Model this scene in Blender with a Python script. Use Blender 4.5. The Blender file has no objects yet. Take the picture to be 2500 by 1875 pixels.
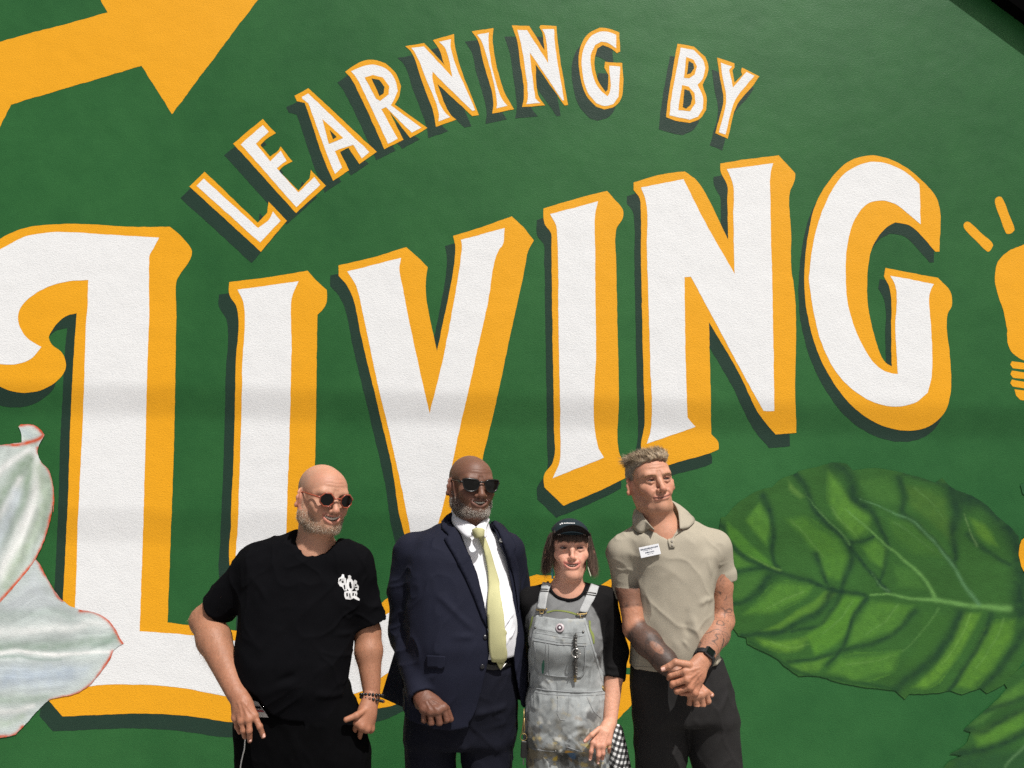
import bpy, bmesh, math, random
import numpy as np
from mathutils import Vector, Matrix
from mathutils.geometry import delaunay_2d_cdt
from mathutils.bvhtree import BVHTree

random.seed(7)
rng = np.random.default_rng(7)
SC = bpy.context.scene
COL = SC.collection

# ------------------------------------------------------------------ camera, sky, sun, exposure
CAM_H = 1.75                 # camera height (m)
FOC = 1925.0                 # focal length in photo pixels (photo 2500 x 1875)
PITCH = math.radians(6.5)
WALL_Y = 4.2                 # distance of the wall
cam_d = bpy.data.cameras.new('camera')
cam_d.sensor_width = 36.0
cam_d.lens = 36.0 * FOC / 2500.0
cam_d.clip_start = 0.05
cam_d.clip_end = 5000
cam = bpy.data.objects.new('camera', cam_d)
COL.objects.link(cam)
cam.location = (0, 0, CAM_H)
cam.rotation_euler = (math.radians(90) + PITCH, 0, 0)
SC.camera = cam

SUN_EL = math.radians(60)
SUN_AZ = math.radians(32)     # to the right of straight behind the camera
world = bpy.data.worlds.new('World')
SC.world = world
world.use_nodes = True
wn = world.node_tree.nodes
wl = world.node_tree.links
sky = wn.new('ShaderNodeTexSky')
sky.sky_type = 'NISHITA'
sky.sun_disc = False
sky.sun_elevation = SUN_EL
sky.sun_rotation = math.radians(180) - SUN_AZ
sky.dust_density = 6.0
sky.air_density = 1.0
sky.ozone_density = 1.0
wl.new(sky.outputs['Color'], wn['Background'].inputs['Color'])
wn['Background'].inputs['Strength'].default_value = 0.05
sun_d = bpy.data.lights.new('sun', 'SUN')
sun_d.energy = 3.6
sun_d.angle = math.radians(0.7)
sun_d.color = (1.0, 0.975, 0.935)
sun = bpy.data.objects.new('sun', sun_d)
COL.objects.link(sun)
_sd = Vector((math.sin(SUN_AZ) * math.cos(SUN_EL), -math.cos(SUN_AZ) * math.cos(SUN_EL), math.sin(SUN_EL)))
sun.rotation_euler = _sd.to_track_quat('Z', 'Y').to_euler()
sun.location = (3, -4, 9)
SC.view_settings.view_transform = 'Standard'
SC.view_settings.look = 'None'
SC.view_settings.gamma = 1.0
SC.view_settings.exposure = 0.52
SC.render.engine = 'CYCLES'
SC.cycles.max_bounces = 6
SC.cycles.use_denoising = False
try:
    SC.cycles.denoiser = 'OPENIMAGEDENOISE'
    SC.cycles.denoising_prefilter = 'FAST'
except Exception:
    pass

# ------------------------------------------------------------------ helpers
_cp, _sp = math.cos(PITCH), math.sin(PITCH)


def at(px, py, d):
    """photo pixel -> point on the vertical plane d metres in front of the camera"""
    u = (px - 1250.0) / FOC
    v = (937.5 - py) / FOC
    t = d / (_cp - v * _sp)
    return np.array([u * t, d, CAM_H + (_sp + v * _cp) * t])


def srgb(r, g, b):
    def f(c):
        c /= 255.0
        return c / 12.92 if c <= 0.04045 else ((c + 0.055) / 1.055) ** 2.4
    return (f(r), f(g), f(b), 1.0)


def S3(r, g, b):
    return np.array(srgb(r, g, b)[:3])


def props(o, label=None, cat=None, group=None, kind=None):
    if label: o['label'] = label
    if cat: o['category'] = cat
    if group: o['group'] = group
    if kind: o['kind'] = kind
    return o


def empty(name, loc=(0, 0, 0)):
    o = bpy.data.objects.new(name, None)
    COL.objects.link(o)
    o.location = loc
    o.empty_display_size = 0.2
    return o


def link(name, me, mat=None, parent=None):
    o = bpy.data.objects.new(name, me)
    COL.objects.link(o)
    if mat is not None and len(me.materials) == 0:
        me.materials.append(mat)
    if parent is not None:
        o.parent = parent
        # parents are unrotated empties / meshes: keep world coordinates
        off = Vector((0, 0, 0))
        q = parent
        while q is not None:
            off += q.location
            q = q.parent
        o.location = -off
    return o


def mesh_np(name, V, Fq, col=None, smooth=True):
    """V (N,3), Fq: list of (M,k) int arrays, or one array"""
    if isinstance(Fq, np.ndarray):
        Fq = [Fq]
    Fq = [f for f in Fq if len(f)]
    me = bpy.data.meshes.new(name)
    me.vertices.add(len(V))
    me.vertices.foreach_set('co', np.ascontiguousarray(V, dtype=np.float32).ravel())
    loops = np.concatenate([f.ravel() for f in Fq]).astype(np.int32)
    tot = np.concatenate([np.full(len(f), f.shape[1], np.int32) for f in Fq])
    start = np.concatenate([[0], np.cumsum(tot)[:-1]]).astype(np.int32)
    me.loops.add(len(loops))
    me.loops.foreach_set('vertex_index', loops)
    me.polygons.add(len(tot))
    me.polygons.foreach_set('loop_start', start)
    me.polygons.foreach_set('loop_total', tot)
    me.polygons.foreach_set('use_smooth', np.full(len(tot), bool(smooth)))
    me.update(calc_edges=True)
    if col is not None:
        a = me.color_attributes.new('Col', 'FLOAT_COLOR', 'POINT')
        c = np.ones((len(V), 4), np.float32)
        c[:, :3] = col
        a.data.foreach_set('color', c.ravel())
    return me


def join(parts):
    """[(V,F,(col))] -> one"""
    Vs, Fs, Cs, n = [], [], [], 0
    for p in parts:
        Vs.append(p[0])
        for f in (p[1] if isinstance(p[1], list) else [p[1]]):
            Fs.append(f + n)
        if len(p) > 2: Cs.append(p[2])
        n += len(p[0])
    by = {}
    for f in Fs:
        by.setdefault(f.shape[1], []).append(f)
    return np.concatenate(Vs), [np.concatenate(v) for v in by.values()], (np.concatenate(Cs) if Cs else None)


# ---- numpy value noise
_T = np.random.default_rng(3).random((64, 64, 64)).astype(np.float32)


def vnoise(P, scale):
    q = np.asarray(P, np.float32) * np.float32(scale)
    i = np.floor(q).astype(np.int64)
    f = q - i
    f = f * f * (3 - 2 * f)
    i &= 63
    j = (i + 1) & 63
    x0, y0, z0 = i[:, 0], i[:, 1], i[:, 2]
    x1, y1, z1 = j[:, 0], j[:, 1], j[:, 2]
    fx, fy, fz = f[:, 0], f[:, 1], f[:, 2]
    a = _T[x0, y0, z0] * (1 - fx) + _T[x1, y0, z0] * fx
    b = _T[x0, y1, z0] * (1 - fx) + _T[x1, y1, z0] * fx
    c = _T[x0, y0, z1] * (1 - fx) + _T[x1, y0, z1] * fx
    d = _T[x0, y1, z1] * (1 - fx) + _T[x1, y1, z1] * fx
    return ((a * (1 - fy) + b * fy) * (1 - fz) + (c * (1 - fy) + d * fy) * fz) * 2 - 1


def fbm(P, scale, oct=4, gain=0.5):
    r = 0.0
    a = 1.0
    P = np.asarray(P, np.float32)
    for k in range(oct):
        r = r + a * vnoise(P + 7.3 * k, scale * 2 ** k)
        a *= gain
    return r


def sstep(a, b, x):
    t = np.clip((x - a) / (b - a), 0, 1)
    return t * t * (3 - 2 * t)


# ------------------------------------------------------------------ materials
MATS = {}


def nodes_of(name):
    m = bpy.data.materials.new(name)
    m.use_nodes = True
    nt = m.node_tree
    b = nt.nodes['Principled BSDF']
    return m, nt, nt.nodes, nt.links, b


def simple(name, col, rough=0.6, metal=0.0, spec=0.5, nscale=60.0, nvar=0.08, bump=0.0, bscale=400.0, coat=0.0, sheen=0.0):
    """plain colour broken by a little noise, with fine relief"""
    if name in MATS: return MATS[name]
    m, nt, N, L, b = nodes_of(name)
    tc = N.new('ShaderNodeNewGeometry')
    no = N.new('ShaderNodeTexNoise')
    no.inputs['Scale'].default_value = nscale
    no.inputs['Detail'].default_value = 4
    L.new(tc.outputs['Position'], no.inputs['Vector'])
    ramp = N.new('ShaderNodeMapRange')
    ramp.inputs['To Min'].default_value = 1 - nvar
    ramp.inputs['To Max'].default_value = 1 + nvar
    L.new(no.outputs['Fac'], ramp.inputs['Value'])
    mul = N.new('ShaderNodeVectorMath')
    mul.operation = 'SCALE'
    mul.inputs[0].default_value = col[:3]
    L.new(ramp.outputs[0], mul.inputs['Scale'])
    L.new(mul.outputs[0], b.inputs['Base Color'])
    b.inputs['Roughness'].default_value = rough
    b.inputs['Metallic'].default_value = metal
    b.inputs['Specular IOR Level'].default_value = spec
    b.inputs['Coat Weight'].default_value = coat
    if sheen:
        b.inputs['Sheen Weight'].default_value = sheen
        b.inputs['Sheen Roughness'].default_value = 0.5
    if bump:
        n2 = N.new('ShaderNodeTexNoise')
        n2.inputs['Scale'].default_value = bscale
        n2.inputs['Detail'].default_value = 3
        L.new(tc.outputs['Position'], n2.inputs['Vector'])
        bp = N.new('ShaderNodeBump')
        bp.inputs['Strength'].default_value = 1.0
        bp.inputs['Distance'].default_value = bump
        L.new(n2.outputs['Fac'], bp.inputs['Height'])
        L.new(bp.outputs['Normal'], b.inputs['Normal'])
    MATS[name] = m
    return m


def vcol_mat(name, rough=0.8, spec=0.3, sss=0.0, bump=0.0, bscale=500.0, sheen=0.0, nvar=0.06, nscale=90.0):
    """colour painted per vertex"""
    if name in MATS: return MATS[name]
    m, nt, N, L, b = nodes_of(name)
    at_ = N.new('ShaderNodeVertexColor')
    at_.layer_name = 'Col'
    geo = N.new('ShaderNodeNewGeometry')
    no = N.new('ShaderNodeTexNoise')
    no.inputs['Scale'].default_value = nscale
    no.inputs['Detail'].default_value = 5
    L.new(geo.outputs['Position'], no.inputs['Vector'])
    mr = N.new('ShaderNodeMapRange')
    mr.inputs['To Min'].default_value = 1 - nvar
    mr.inputs['To Max'].default_value = 1 + nvar
    L.new(no.outputs['Fac'], mr.inputs['Value'])
    mul = N.new('ShaderNodeVectorMath')
    mul.operation = 'SCALE'
    L.new(at_.outputs['Color'], mul.inputs[0])
    L.new(mr.outputs[0], mul.inputs['Scale'])
    L.new(mul.outputs[0], b.inputs['Base Color'])
    b.inputs['Roughness'].default_value = rough
    b.inputs['Specular IOR Level'].default_value = spec
    if sss:
        b.inputs['Subsurface Weight'].default_value = sss
        b.inputs['Subsurface Radius'].default_value = (1.0, 0.35, 0.2)
        b.inputs['Subsurface Scale'].default_value = 0.006
    if sheen:
        b.inputs['Sheen Weight'].default_value = sheen
    if bump:
        n2 = N.new('ShaderNodeTexNoise')
        n2.inputs['Scale'].default_value = bscale
        n2.inputs['Detail'].default_value = 3
        L.new(geo.outputs['Position'], n2.inputs['Vector'])
        bp = N.new('ShaderNodeBump')
        bp.inputs['Distance'].default_value = bump
        L.new(n2.outputs['Fac'], bp.inputs['Height'])
        L.new(bp.outputs['Normal'], b.inputs['Normal'])
    MATS[name] = m
    return m


def stucco_relief(N, L, b):
    """roller-textured stucco: fine orange peel over slow trowel lumps"""
    geo = N.new('ShaderNodeNewGeometry')
    mp = N.new('ShaderNodeMapping')
    mp.inputs['Scale'].default_value = (0.75, 1.0, 1.15)
    L.new(geo.outputs['Position'], mp.inputs['Vector'])
    n1 = N.new('ShaderNodeTexNoise')
    n1.inputs['Scale'].default_value = 170
    n1.inputs['Detail'].default_value = 1.5
    n1.inputs['Roughness'].default_value = 0.6
    L.new(mp.outputs[0], n1.inputs['Vector'])
    n2 = N.new('ShaderNodeTexNoise')
    n2.inputs['Scale'].default_value = 7
    n2.inputs['Detail'].default_value = 1.5
    L.new(geo.outputs['Position'], n2.inputs['Vector'])

    def math_(op, a, bb=None, c=None):
        n = N.new('ShaderNodeMath')
        n.operation = op
        for i, v in enumerate((a, bb, c)):
            if v is None: continue
            if isinstance(v, (int, float)): n.inputs[i].default_value = v
            else: L.new(v, n.inputs[i])
        return n.outputs[0]
    hgt = math_('ADD', math_('MULTIPLY', n1.outputs['Fac'], 0.0013), math_('MULTIPLY', n2.outputs['Fac'], 0.0035))
    bp = N.new('ShaderNodeBump')
    bp.inputs['Strength'].default_value = 1.0
    bp.inputs['Distance'].default_value = 1.0
    L.new(hgt, bp.inputs['Height'])
    L.new(bp.outputs['Normal'], b.inputs['Normal'])
    return geo, n1, n2, math_


def paint(name, col, col2=None, rough=0.55, patch=0.35, vc=False):
    """mural paint on the stucco; two close tones laid on unevenly with the roller"""
    if name in MATS: return MATS[name]
    m, nt, N, L, b = nodes_of(name)
    geo, n1, n2, math_ = stucco_relief(N, L, b)
    pn = N.new('ShaderNodeTexNoise')
    pn.inputs['Scale'].default_value = 2.6
    pn.inputs['Detail'].default_value = 4
    pn.inputs['Roughness'].default_value = 0.7
    L.new(geo.outputs['Position'], pn.inputs['Vector'])
    mr = N.new('ShaderNodeMapRange')
    mr.inputs['From Min'].default_value = 0.3
    mr.inputs['From Max'].default_value = 0.7
    L.new(pn.outputs['Fac'], mr.inputs['Value'])
    mix = N.new('ShaderNodeMix')
    mix.data_type = 'RGBA'
    bn = N.new('ShaderNodeTexNoise')           # broad areas drift towards the second tone
    bn.inputs['Scale'].default_value = 0.42
    bn.inputs['Detail'].default_value = 1.0
    mpb = N.new('ShaderNodeMapping')
    mpb.inputs['Location'].default_value = (7.3, 0.0, 3.1)
    L.new(geo.outputs['Position'], mpb.inputs['Vector'])
    L.new(mpb.outputs[0], bn.inputs['Vector'])
    mrb = N.new('ShaderNodeMapRange')
    mrb.inputs['From Min'].default_value = 0.35
    mrb.inputs['From Max'].default_value = 0.65
    L.new(bn.outputs['Fac'], mrb.inputs['Value'])
    both = math_('ADD', math_('MULTIPLY', mr.outputs[0], 0.55), math_('MULTIPLY', mrb.outputs[0], 0.45))
    L.new(math_('MULTIPLY', both, patch), mix.inputs['Factor'])
    if vc:
        at_ = N.new('ShaderNodeVertexColor')
        at_.layer_name = 'Col'
        L.new(at_.outputs['Color'], mix.inputs['A'])
        mixb = N.new('ShaderNodeVectorMath')
        mixb.operation = 'SCALE'
        mixb.inputs['Scale'].default_value = 1.12
        L.new(at_.outputs['Color'], mixb.inputs[0])
        L.new(mixb.outputs[0], mix.inputs['B'])
    else:
        mix.inputs['A'].default_value = col
        mix.inputs['B'].default_value = col2 or col
    # colour is a little darker in the pits of the stucco
    pit = N.new('ShaderNodeMapRange')
    pit.inputs['From Min'].default_value = 0.25
    pit.inputs['From Max'].default_value = 0.5
    pit.inputs['To Min'].default_value = 0.9
    pit.inputs['To Max'].default_value = 1.0
    L.new(n1.outputs['Fac'], pit.inputs['Value'])
    mul = N.new('ShaderNodeVectorMath')
    mul.operation = 'SCALE'
    L.new(mix.outputs['Result'], mul.inputs[0])
    L.new(pit.outputs[0], mul.inputs['Scale'])
    L.new(mul.outputs[0], b.inputs['Base Color'])
    b.inputs['Roughness'].default_value = rough
    b.inputs['Specular IOR Level'].default_value = 0.22
    MATS[name] = m
    return m


M_GREEN = paint('mural_green_paint', (0.0155, 0.090, 0.0235, 1), (0.034, 0.146, 0.040, 1), rough=0.5, patch=0.8)
M_SHADOW = paint('mural_dark_green_paint', (0.0145, 0.038, 0.025, 1), (0.020, 0.046, 0.031, 1), rough=0.5)
M_YELLOW = paint('mural_yellow_paint', (0.76, 0.345, 0.010, 1), (0.82, 0.395, 0.020, 1), rough=0.55)
M_WHITE = paint('mural_white_paint', (0.75, 0.76, 0.765, 1), (0.80, 0.81, 0.815, 1), rough=0.6)
M_ART = paint('mural_brushed_paint', None, None, rough=0.5, patch=0.9, vc=True)

# ------------------------------------------------------------------ ground, building, mural
def grid_sheet(name, x0, x1, y0, y1, z, mat):
    me = bpy.data.meshes.new(name)
    me.from_pydata([(x0, y0, z), (x1, y0, z), (x1, y1, z), (x0, y1, z)], [], [(0, 1, 2, 3)])
    return link(name, me, mat)


M_GROUND = simple('ground_soil', (0.16, 0.15, 0.13, 1), 0.95, nscale=3, nvar=0.25, bump=0.01, bscale=40)
M_WALK = simple('pavement_concrete', (0.26, 0.25, 0.235, 1), 0.9, nscale=9, nvar=0.16, bump=0.002, bscale=180)
props(grid_sheet('ground', -600, 600, -600, 600, 0.0, M_GROUND), kind='structure')
pv = grid_sheet('pavement', -14, 14, -7, WALL_Y + 0.02, 0.004, M_WALK)
props(pv, kind='structure')

REG = dict(A=(0, 0), B=(800, 0), C=(1600, 0), D=(0, 600), E=(800, 600), F=(1600, 600), G=(0, 1200), H=(1600, 1200))
ZK = 900.0 / 2212.0


def zp(txt):
    """'A 1,2 3,4 B 5,6 S 7,8' -> photo pixels (letters switch the tracing sheet, S = photo pixels)"""
    out = []
    off, k = (0, 0), 1.0
    for w in txt.split():
        if w in REG: off, k = REG[w], ZK
        elif w == 'S': off, k = (0, 0), 1.0
        else:
            x, y = w.split(',')
            out.append((off[0] + k * float(x), off[1] + k * float(y)))
    return np.array(out)


def smooth_poly(P, step=3.0, corner=38.0, jit=0.0, seed=0):
    """Catmull-Rom through the points, sharp where the outline turns more than `corner` degrees"""
    n = len(P)
    nxt, prv = np.roll(P, -1, 0), np.roll(P, 1, 0)
    a, b = P - prv, nxt - P
    la, lb = np.linalg.norm(a, axis=1) + 1e-9, np.linalg.norm(b, axis=1) + 1e-9
    cs = (a * b).sum(1) / la / lb
    cor = cs < math.cos(math.radians(corner))
    out = []
    for i in range(n):
        j = (i + 1) % n
        p0, p1 = P[i], P[j]
        ln = np.linalg.norm(p1 - p0)
        ti = (p1 - p0) if cor[i] else (a[i] / la[i] + b[i] / lb[i]) * 0.5 * ln
        tj = (p1 - p0) if cor[j] else (a[j] / la[j] + b[j] / lb[j]) * 0.5 * ln
        m = max(1, int(ln / step))
        t = (np.arange(m) / m)[:, None]
        h = (2 * t ** 3 - 3 * t ** 2 + 1) * p0 + (t ** 3 - 2 * t ** 2 + t) * ti + (-2 * t ** 3 + 3 * t ** 2) * p1 + (t ** 3 - t ** 2) * tj
        out.append(h)
    Q = np.concatenate(out)
    if jit:
        r = np.random.default_rng(seed)
        w = r.normal(0, 1, (len(Q), 2))
        w = (w + np.roll(w, 1, 0) + np.roll(w, -1, 0) + np.roll(w, 2, 0)) / 2.0
        slow = r.normal(0, 1, (len(Q), 2))
        for _ in range(3):
            slow = np.concatenate([slow[-8:], slow, slow[:8]])
            slow = np.stack([np.convolve(slow[:, c], np.ones(9) / 9, 'same') for c in (0, 1)], 1)[8:-8]
        Q = Q + jit * 0.8 * w + jit * 1.6 * slow
    return Q


LAY = 0.0006


def on_wall(Q, lay):
    y = WALL_Y - lay * LAY
    return np.array([at(q[0], q[1], y) for q in Q])


_pc = [0]


def paint_poly(name, P, lay, mat, parent, jit=0.55, corner=38.0):
    _pc[0] += 1
    Q = smooth_poly(P, 3.5, corner, jit, _pc[0])
    V = on_wall(Q, lay)
    # facing the camera (-y): order so the normal points to -y
    x, z = V[:, 0], V[:, 2]
    area = 0.5 * np.sum(x * np.roll(z, -1) - np.roll(x, -1) * z)
    if area < 0: V = V[::-1]
    me = bpy.data.meshes.new(name)
    me.from_pydata([tuple(v) for v in V], [], [tuple(range(len(V)))])
    return link(name, me, mat, parent)


wall = empty('painted_building', (0, WALL_Y, 0))
props(wall, 'green stucco building wall painted with a large lettered mural behind the four people', 'building')
me = bpy.data.meshes.new('stucco_wall')
bm = bmesh.new()
bmesh.ops.create_cube(bm, size=1.0)
for v in bm.verts:
    v.co = Vector((v.co.x * 16.0, WALL_Y + 0.15 + v.co.y * 0.3, 3.3 + v.co.z * 6.6))
bm.to_mesh(me)
bm.free()
link('stucco_wall', me, M_GREEN, wall)

# the dark sloping trim board of the roof edge, top right of the picture
M_TRIM = simple('dark_roof_trim_paint', (0.0025, 0.0025, 0.0025, 1), 0.95, spec=0.0, nscale=12, nvar=0.2)
p0, p1 = at(2462, 0, WALL_Y - 0.075), at(2500, 28, WALL_Y - 0.075)
dirv = (p1 - p0) / np.linalg.norm(p1 - p0)
up = np.array([-dirv[2], 0, dirv[0]])
c0, c1 = p0 - dirv * 4.2, p0 + dirv * 5.0
for nm, (t0, t1), (ya, yb) in (('roof_trim_board', (0.0, 0.22), (WALL_Y - 0.075, WALL_Y - 0.002)), ('roof_edge', (0.222, 0.30), (WALL_Y - 0.13, WALL_Y + 0.3))):
    bm = bmesh.new()
    vs = []
    for y in (ya, yb):
        for c, t in ((c0, t0), (c1, t0), (c1, t1), (c0, t1)):
            q = c + up * t
            vs.append(bm.verts.new((q[0], y, q[2])))
    for f in ((0, 1, 2, 3), (7, 6, 5, 4), (0, 4, 5, 1), (1, 5, 6, 2), (2, 6, 7, 3), (3, 7, 4, 0)):
        bm.faces.new([vs[i] for i in f])
    bmesh.ops.recalc_face_normals(bm, faces=bm.faces)
    me = bpy.data.meshes.new(nm)
    bm.to_mesh(me)
    bm.free()
    link(nm, me, M_TRIM, wall)

# ---- lettering: (glyph, yellow outline, white face, [(yellow counter, dark counter)], painted-shadow offset in photo pixels)
SMALL = [
 ('L', 'A 1228,1030 1137,1120 1565,1510 1722,1325 1612,1210 1604,1278 1548,1336',
  'A 1222,1072 1180,1115 1560,1455 1683,1325 1638,1268 1618,1312 1549,1368', [], (-22, 28)),
 ('E', 'A 1577,713 1655,800 1606,828 1562,870 1620,940 1668,905 1685,880 1755,968 1700,996 1674,1026 1790,1143 1858,1070 1865,1020 1955,1115 1775,1278 1400,862',
  'A 1577,750 1612,790 1535,862 1622,968 1685,905 1720,965 1660,1010 1790,1156 1885,1062 1922,1108 1778,1243 1445,865', [], (-22, 28)),
 ('A', 'A 1768,575 1852,530 2261,912 2156,985 2091,886 2041,912 2095,1022 1998,1085 1945,960 1845,665 1828,618 1782,608',
  'A 1812,582 1850,560 2216,912 2171,950 2120,868 2010,905 2052,1005 2010,1043 1985,985 1850,620 1815,594',
  [('A 1935,715 2060,828 1975,865', 'A 1978,780 2018,822 1998,835')], (-20, 28)),
 ('R', 'B 105,430 190,375 265,358 345,378 408,440 440,520 428,580 402,628 600,768 495,828 372,672 455,838 340,895 200,585 140,470',
  'B 140,430 210,398 290,390 360,420 405,480 420,545 400,595 378,632 563,767 503,797 350,642 322,655 420,832 362,862 235,590 165,455',
  [('B 222,465 270,448 330,465 370,520 365,565 315,605 290,590', 'B 262,470 310,480 342,520 335,560 312,575')], (-20, 27)),
 ('N', 'B 465,278 580,258 702,390 665,290 630,240 757,205 765,290 907,690 868,697 660,505 735,685 770,718 648,760 640,700 560,470 500,310',
  'B 502,288 578,278 748,463 705,290 668,250 740,235 738,280 885,660 868,665 628,430 628,470 700,670 735,702 665,728 668,690 585,460 520,310', [], (-19, 28)),
 ('I', 'B 865,188 995,170 990,240 1055,540 1085,600 1118,655 988,682 995,610 930,360 905,250',
  'B 898,208 968,195 965,250 1030,560 1050,600 1080,635 1012,650 1015,620 955,340 920,240', [], (-17, 25)),
 ('N', 'B 1105,153 1210,155 1300,300 1288,200 1270,165 1278,152 1373,155 1375,200 1442,630 1420,632 1247,385 1268,580 1305,632 1167,643 1178,580 1155,380 1135,240',
  'B 1138,180 1195,180 1325,380 1302,200 1288,176 1358,175 1360,230 1418,602 1408,602 1213,315 1216,350 1245,590 1275,618 1192,625 1200,590 1180,380 1155,240', [], (-18, 27)),
 ('G', 'B 1755,310 1750,195 1700,175 1630,165 1560,205 1520,270 1505,350 1520,480 1550,570 1610,640 1660,657 1720,640 1755,605 1770,560 1768,380 1665,370 1660,405 1685,450 1680,540 1668,552 1630,500 1605,420 1602,350 1620,290 1650,270 1700,290 1735,320',
  'B 1732,290 1730,210 1690,193 1640,190 1585,215 1545,270 1525,340 1535,470 1565,560 1615,620 1660,635 1715,625 1745,580 1755,400 1690,395 1692,430 1695,550 1680,578 1640,545 1600,480 1580,400 1580,330 1605,270 1640,250 1680,255 1715,278', [], (-17, 27)),
 ('B', 'C 132,262 230,280 300,340 318,395 310,450 283,508 308,590 305,660 270,710 210,738 130,725 65,703 75,600 108,400',
  'C 152,285 230,300 285,360 300,410 285,470 252,508 285,580 285,650 255,700 205,718 85,692 95,600 130,400',
  [('C 185,342 230,360 250,400 235,445 205,468 172,465', 'C 200,365 228,380 232,410 212,440 190,445'),
   ('C 160,512 200,520 235,560 240,620 210,665 138,660', 'C 175,535 205,545 220,590 212,630 185,650 165,640')], (-18, 29)),
 ('Y', 'C 370,345 475,380 475,405 462,420 475,495 520,450 515,420 520,405 625,458 585,515 490,630 435,832 360,800 375,740 408,600 385,450',
  'C 392,375 460,400 442,422 465,525 548,432 595,455 480,600 420,808 382,795 425,600 400,440', [], (-13, 29)),
]
BIG = [
 ('L', 'A -60,1470 60,1400 160,1365 380,1343 560,1347 800,1362 1020,1360 1090,1420 1150,1500 D 1152,45 1130,100 1080,170 1062,205 1058,400 1050,900 1040,1350 1028,1659 G 1005,785 '
       'S 470,1527 588,1541 720,1560 862,1543 946,1460 975,1445 1030,1500 1060,1600 1010,1700 959,1722 866,1736 720,1755 568,1763 468,1749 346,1742 250,1745 153,1749 120,1712 '
       '140,1600 153,1464 163,1275 D 410,1450 420,1100 430,900 445,600 460,405 400,420 340,470 300,530 293,552 310,590 370,640 395,700 385,760 330,820 250,865 150,882 60,870 0,845 -60,815',
  'A -60,1530 30,1480 150,1420 300,1395 420,1393 640,1408 955,1425 920,1490 898,1530 D 895,100 895,400 885,700 875,1100 860,1659 G 838,838 '
  'S 468,1551 545,1562 588,1565 720,1582 862,1556 948,1497 965,1490 1000,1540 1000,1610 937,1649 890,1684 851,1697 700,1715 545,1698 448,1680 366,1672 228,1674 150,1690 170,1600 183,1481 190,1275 '
  'D 485,1300 495,1100 505,800 515,500 525,350 530,205 400,215 280,250 180,310 120,380 108,430 120,490 170,560 248,607 190,675 120,705 0,710 -60,690', (-24, 36)),
 ('I', 'D 1375,218 1600,190 1845,150 1900,210 1962,265 1960,335 1935,385 1905,412 1900,700 1890,1350 1880,1659 S 764,1400 795,1450 795,1500 600,1520 600,1460 563,1390 D 1385,1659 1400,1300 1415,700 1420,370 1375,290',
  'D 1425,262 1600,240 1792,213 1755,300 1750,600 1735,1200 1720,1659 S 700,1400 725,1440 605,1470 578,1400 D 1428,1659 1440,1300 1455,700 1460,345', (-25, 30)),
 ('V', 'B 752,1415 900,1370 1105,1298 1180,1370 1238,1443 1205,1500 E 1190,90 1170,200 1095,540 1030,850 960,1150 925,1290 S 1140,1300 1095,1430 1040,1450 E 440,1659 390,1350 300,960 200,540 150,310 110,230 65,180 65,118 270,70 470,8 530,60 600,128 590,200 590,290 605,390 655,632 720,330 760,100 765,0',
  'E 118,155 440,72 430,130 450,250 520,600 612,1008 700,640 770,260 800,70 805,0 B 800,1440 1062,1368 1045,1480 E 1030,20 960,350 860,800 770,1200 730,1400 680,1610 640,1740 500,1740 485,1659 400,1250 300,830 210,400 170,240', (-20, 25)),
 ('I', 'B 1295,1250 1480,1195 1675,1145 1725,1200 1770,1258 1770,1310 1735,1370 1732,1600 E 1732,130 1740,500 1748,900 1752,1250 1800,1335 1802,1385 1620,1475 1415,1560 1300,1450 1298,1380 1355,1290 1358,1100 1350,600 1342,0 B 1340,1400 1300,1340',
  'B 1335,1285 1622,1208 1605,1290 E 1605,0 1610,600 1620,1200 1658,1272 1350,1395 1390,1300 1395,1100 1385,500 1380,0 B 1370,1350', (-17, 29)),
 ('N', 'C -131,1095 20,1050 175,1028 245,1080 300,1160 437,1440 432,1200 430,1110 390,1025 390,980 560,955 740,932 790,985 838,1040 838,1075 825,1110 808,1150 815,1400 820,1659 F 825,200 840,900 847,1122 722,1133 625,1015 500,760 322,460 330,800 335,1130 378,1180 380,1222 340,1240 90,1313 E 1910,1375 1880,1200 1900,1080 1895,800 1885,300 1880,0 B 1878,1250 1868,1180 1835,1140',
  'C -86,1125 169,1075 300,1335 F 475,168 C 472,1500 468,1300 465,1100 430,1015 708,980 690,1050 690,1200 700,1659 F 705,400 715,992 650,992 560,830 213,185 175,188 180,600 192,1030 240,1087 E 1915,1188 1938,1110 1935,700 1915,0 B 1912,1220', (-16, 33)),
 ('G', 'C 1705,1510 1695,1205 1590,1075 1480,990 1310,933 1160,970 1040,1090 960,1230 915,1420 893,1659 F 893,200 905,370 960,600 1050,790 1180,960 1350,1075 1530,1110 1650,1080 1735,1000 1772,880 1770,700 1755,410 1778,365 1772,280 1695,192 1380,133 1370,185 1405,250 1415,500 1418,725 1380,700 1320,560 1275,350 1272,200 C 1275,1620 1300,1490 1380,1370 1440,1335 1530,1355 1620,1440 1680,1510',
  'C 1592,1345 1585,1105 1480,1020 1310,970 1150,1030 1040,1180 960,1400 922,1659 F 922,200 945,370 1000,590 1110,790 1270,920 1440,965 1560,940 1635,880 1658,780 1655,500 1648,280 1672,230 1410,180 1440,240 1440,500 1455,768 1420,765 1340,730 1240,590 1160,370 1142,150 C 1155,1450 1200,1310 1270,1225 1350,1203 1430,1220 1520,1285', (-14, 27)),
]
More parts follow.
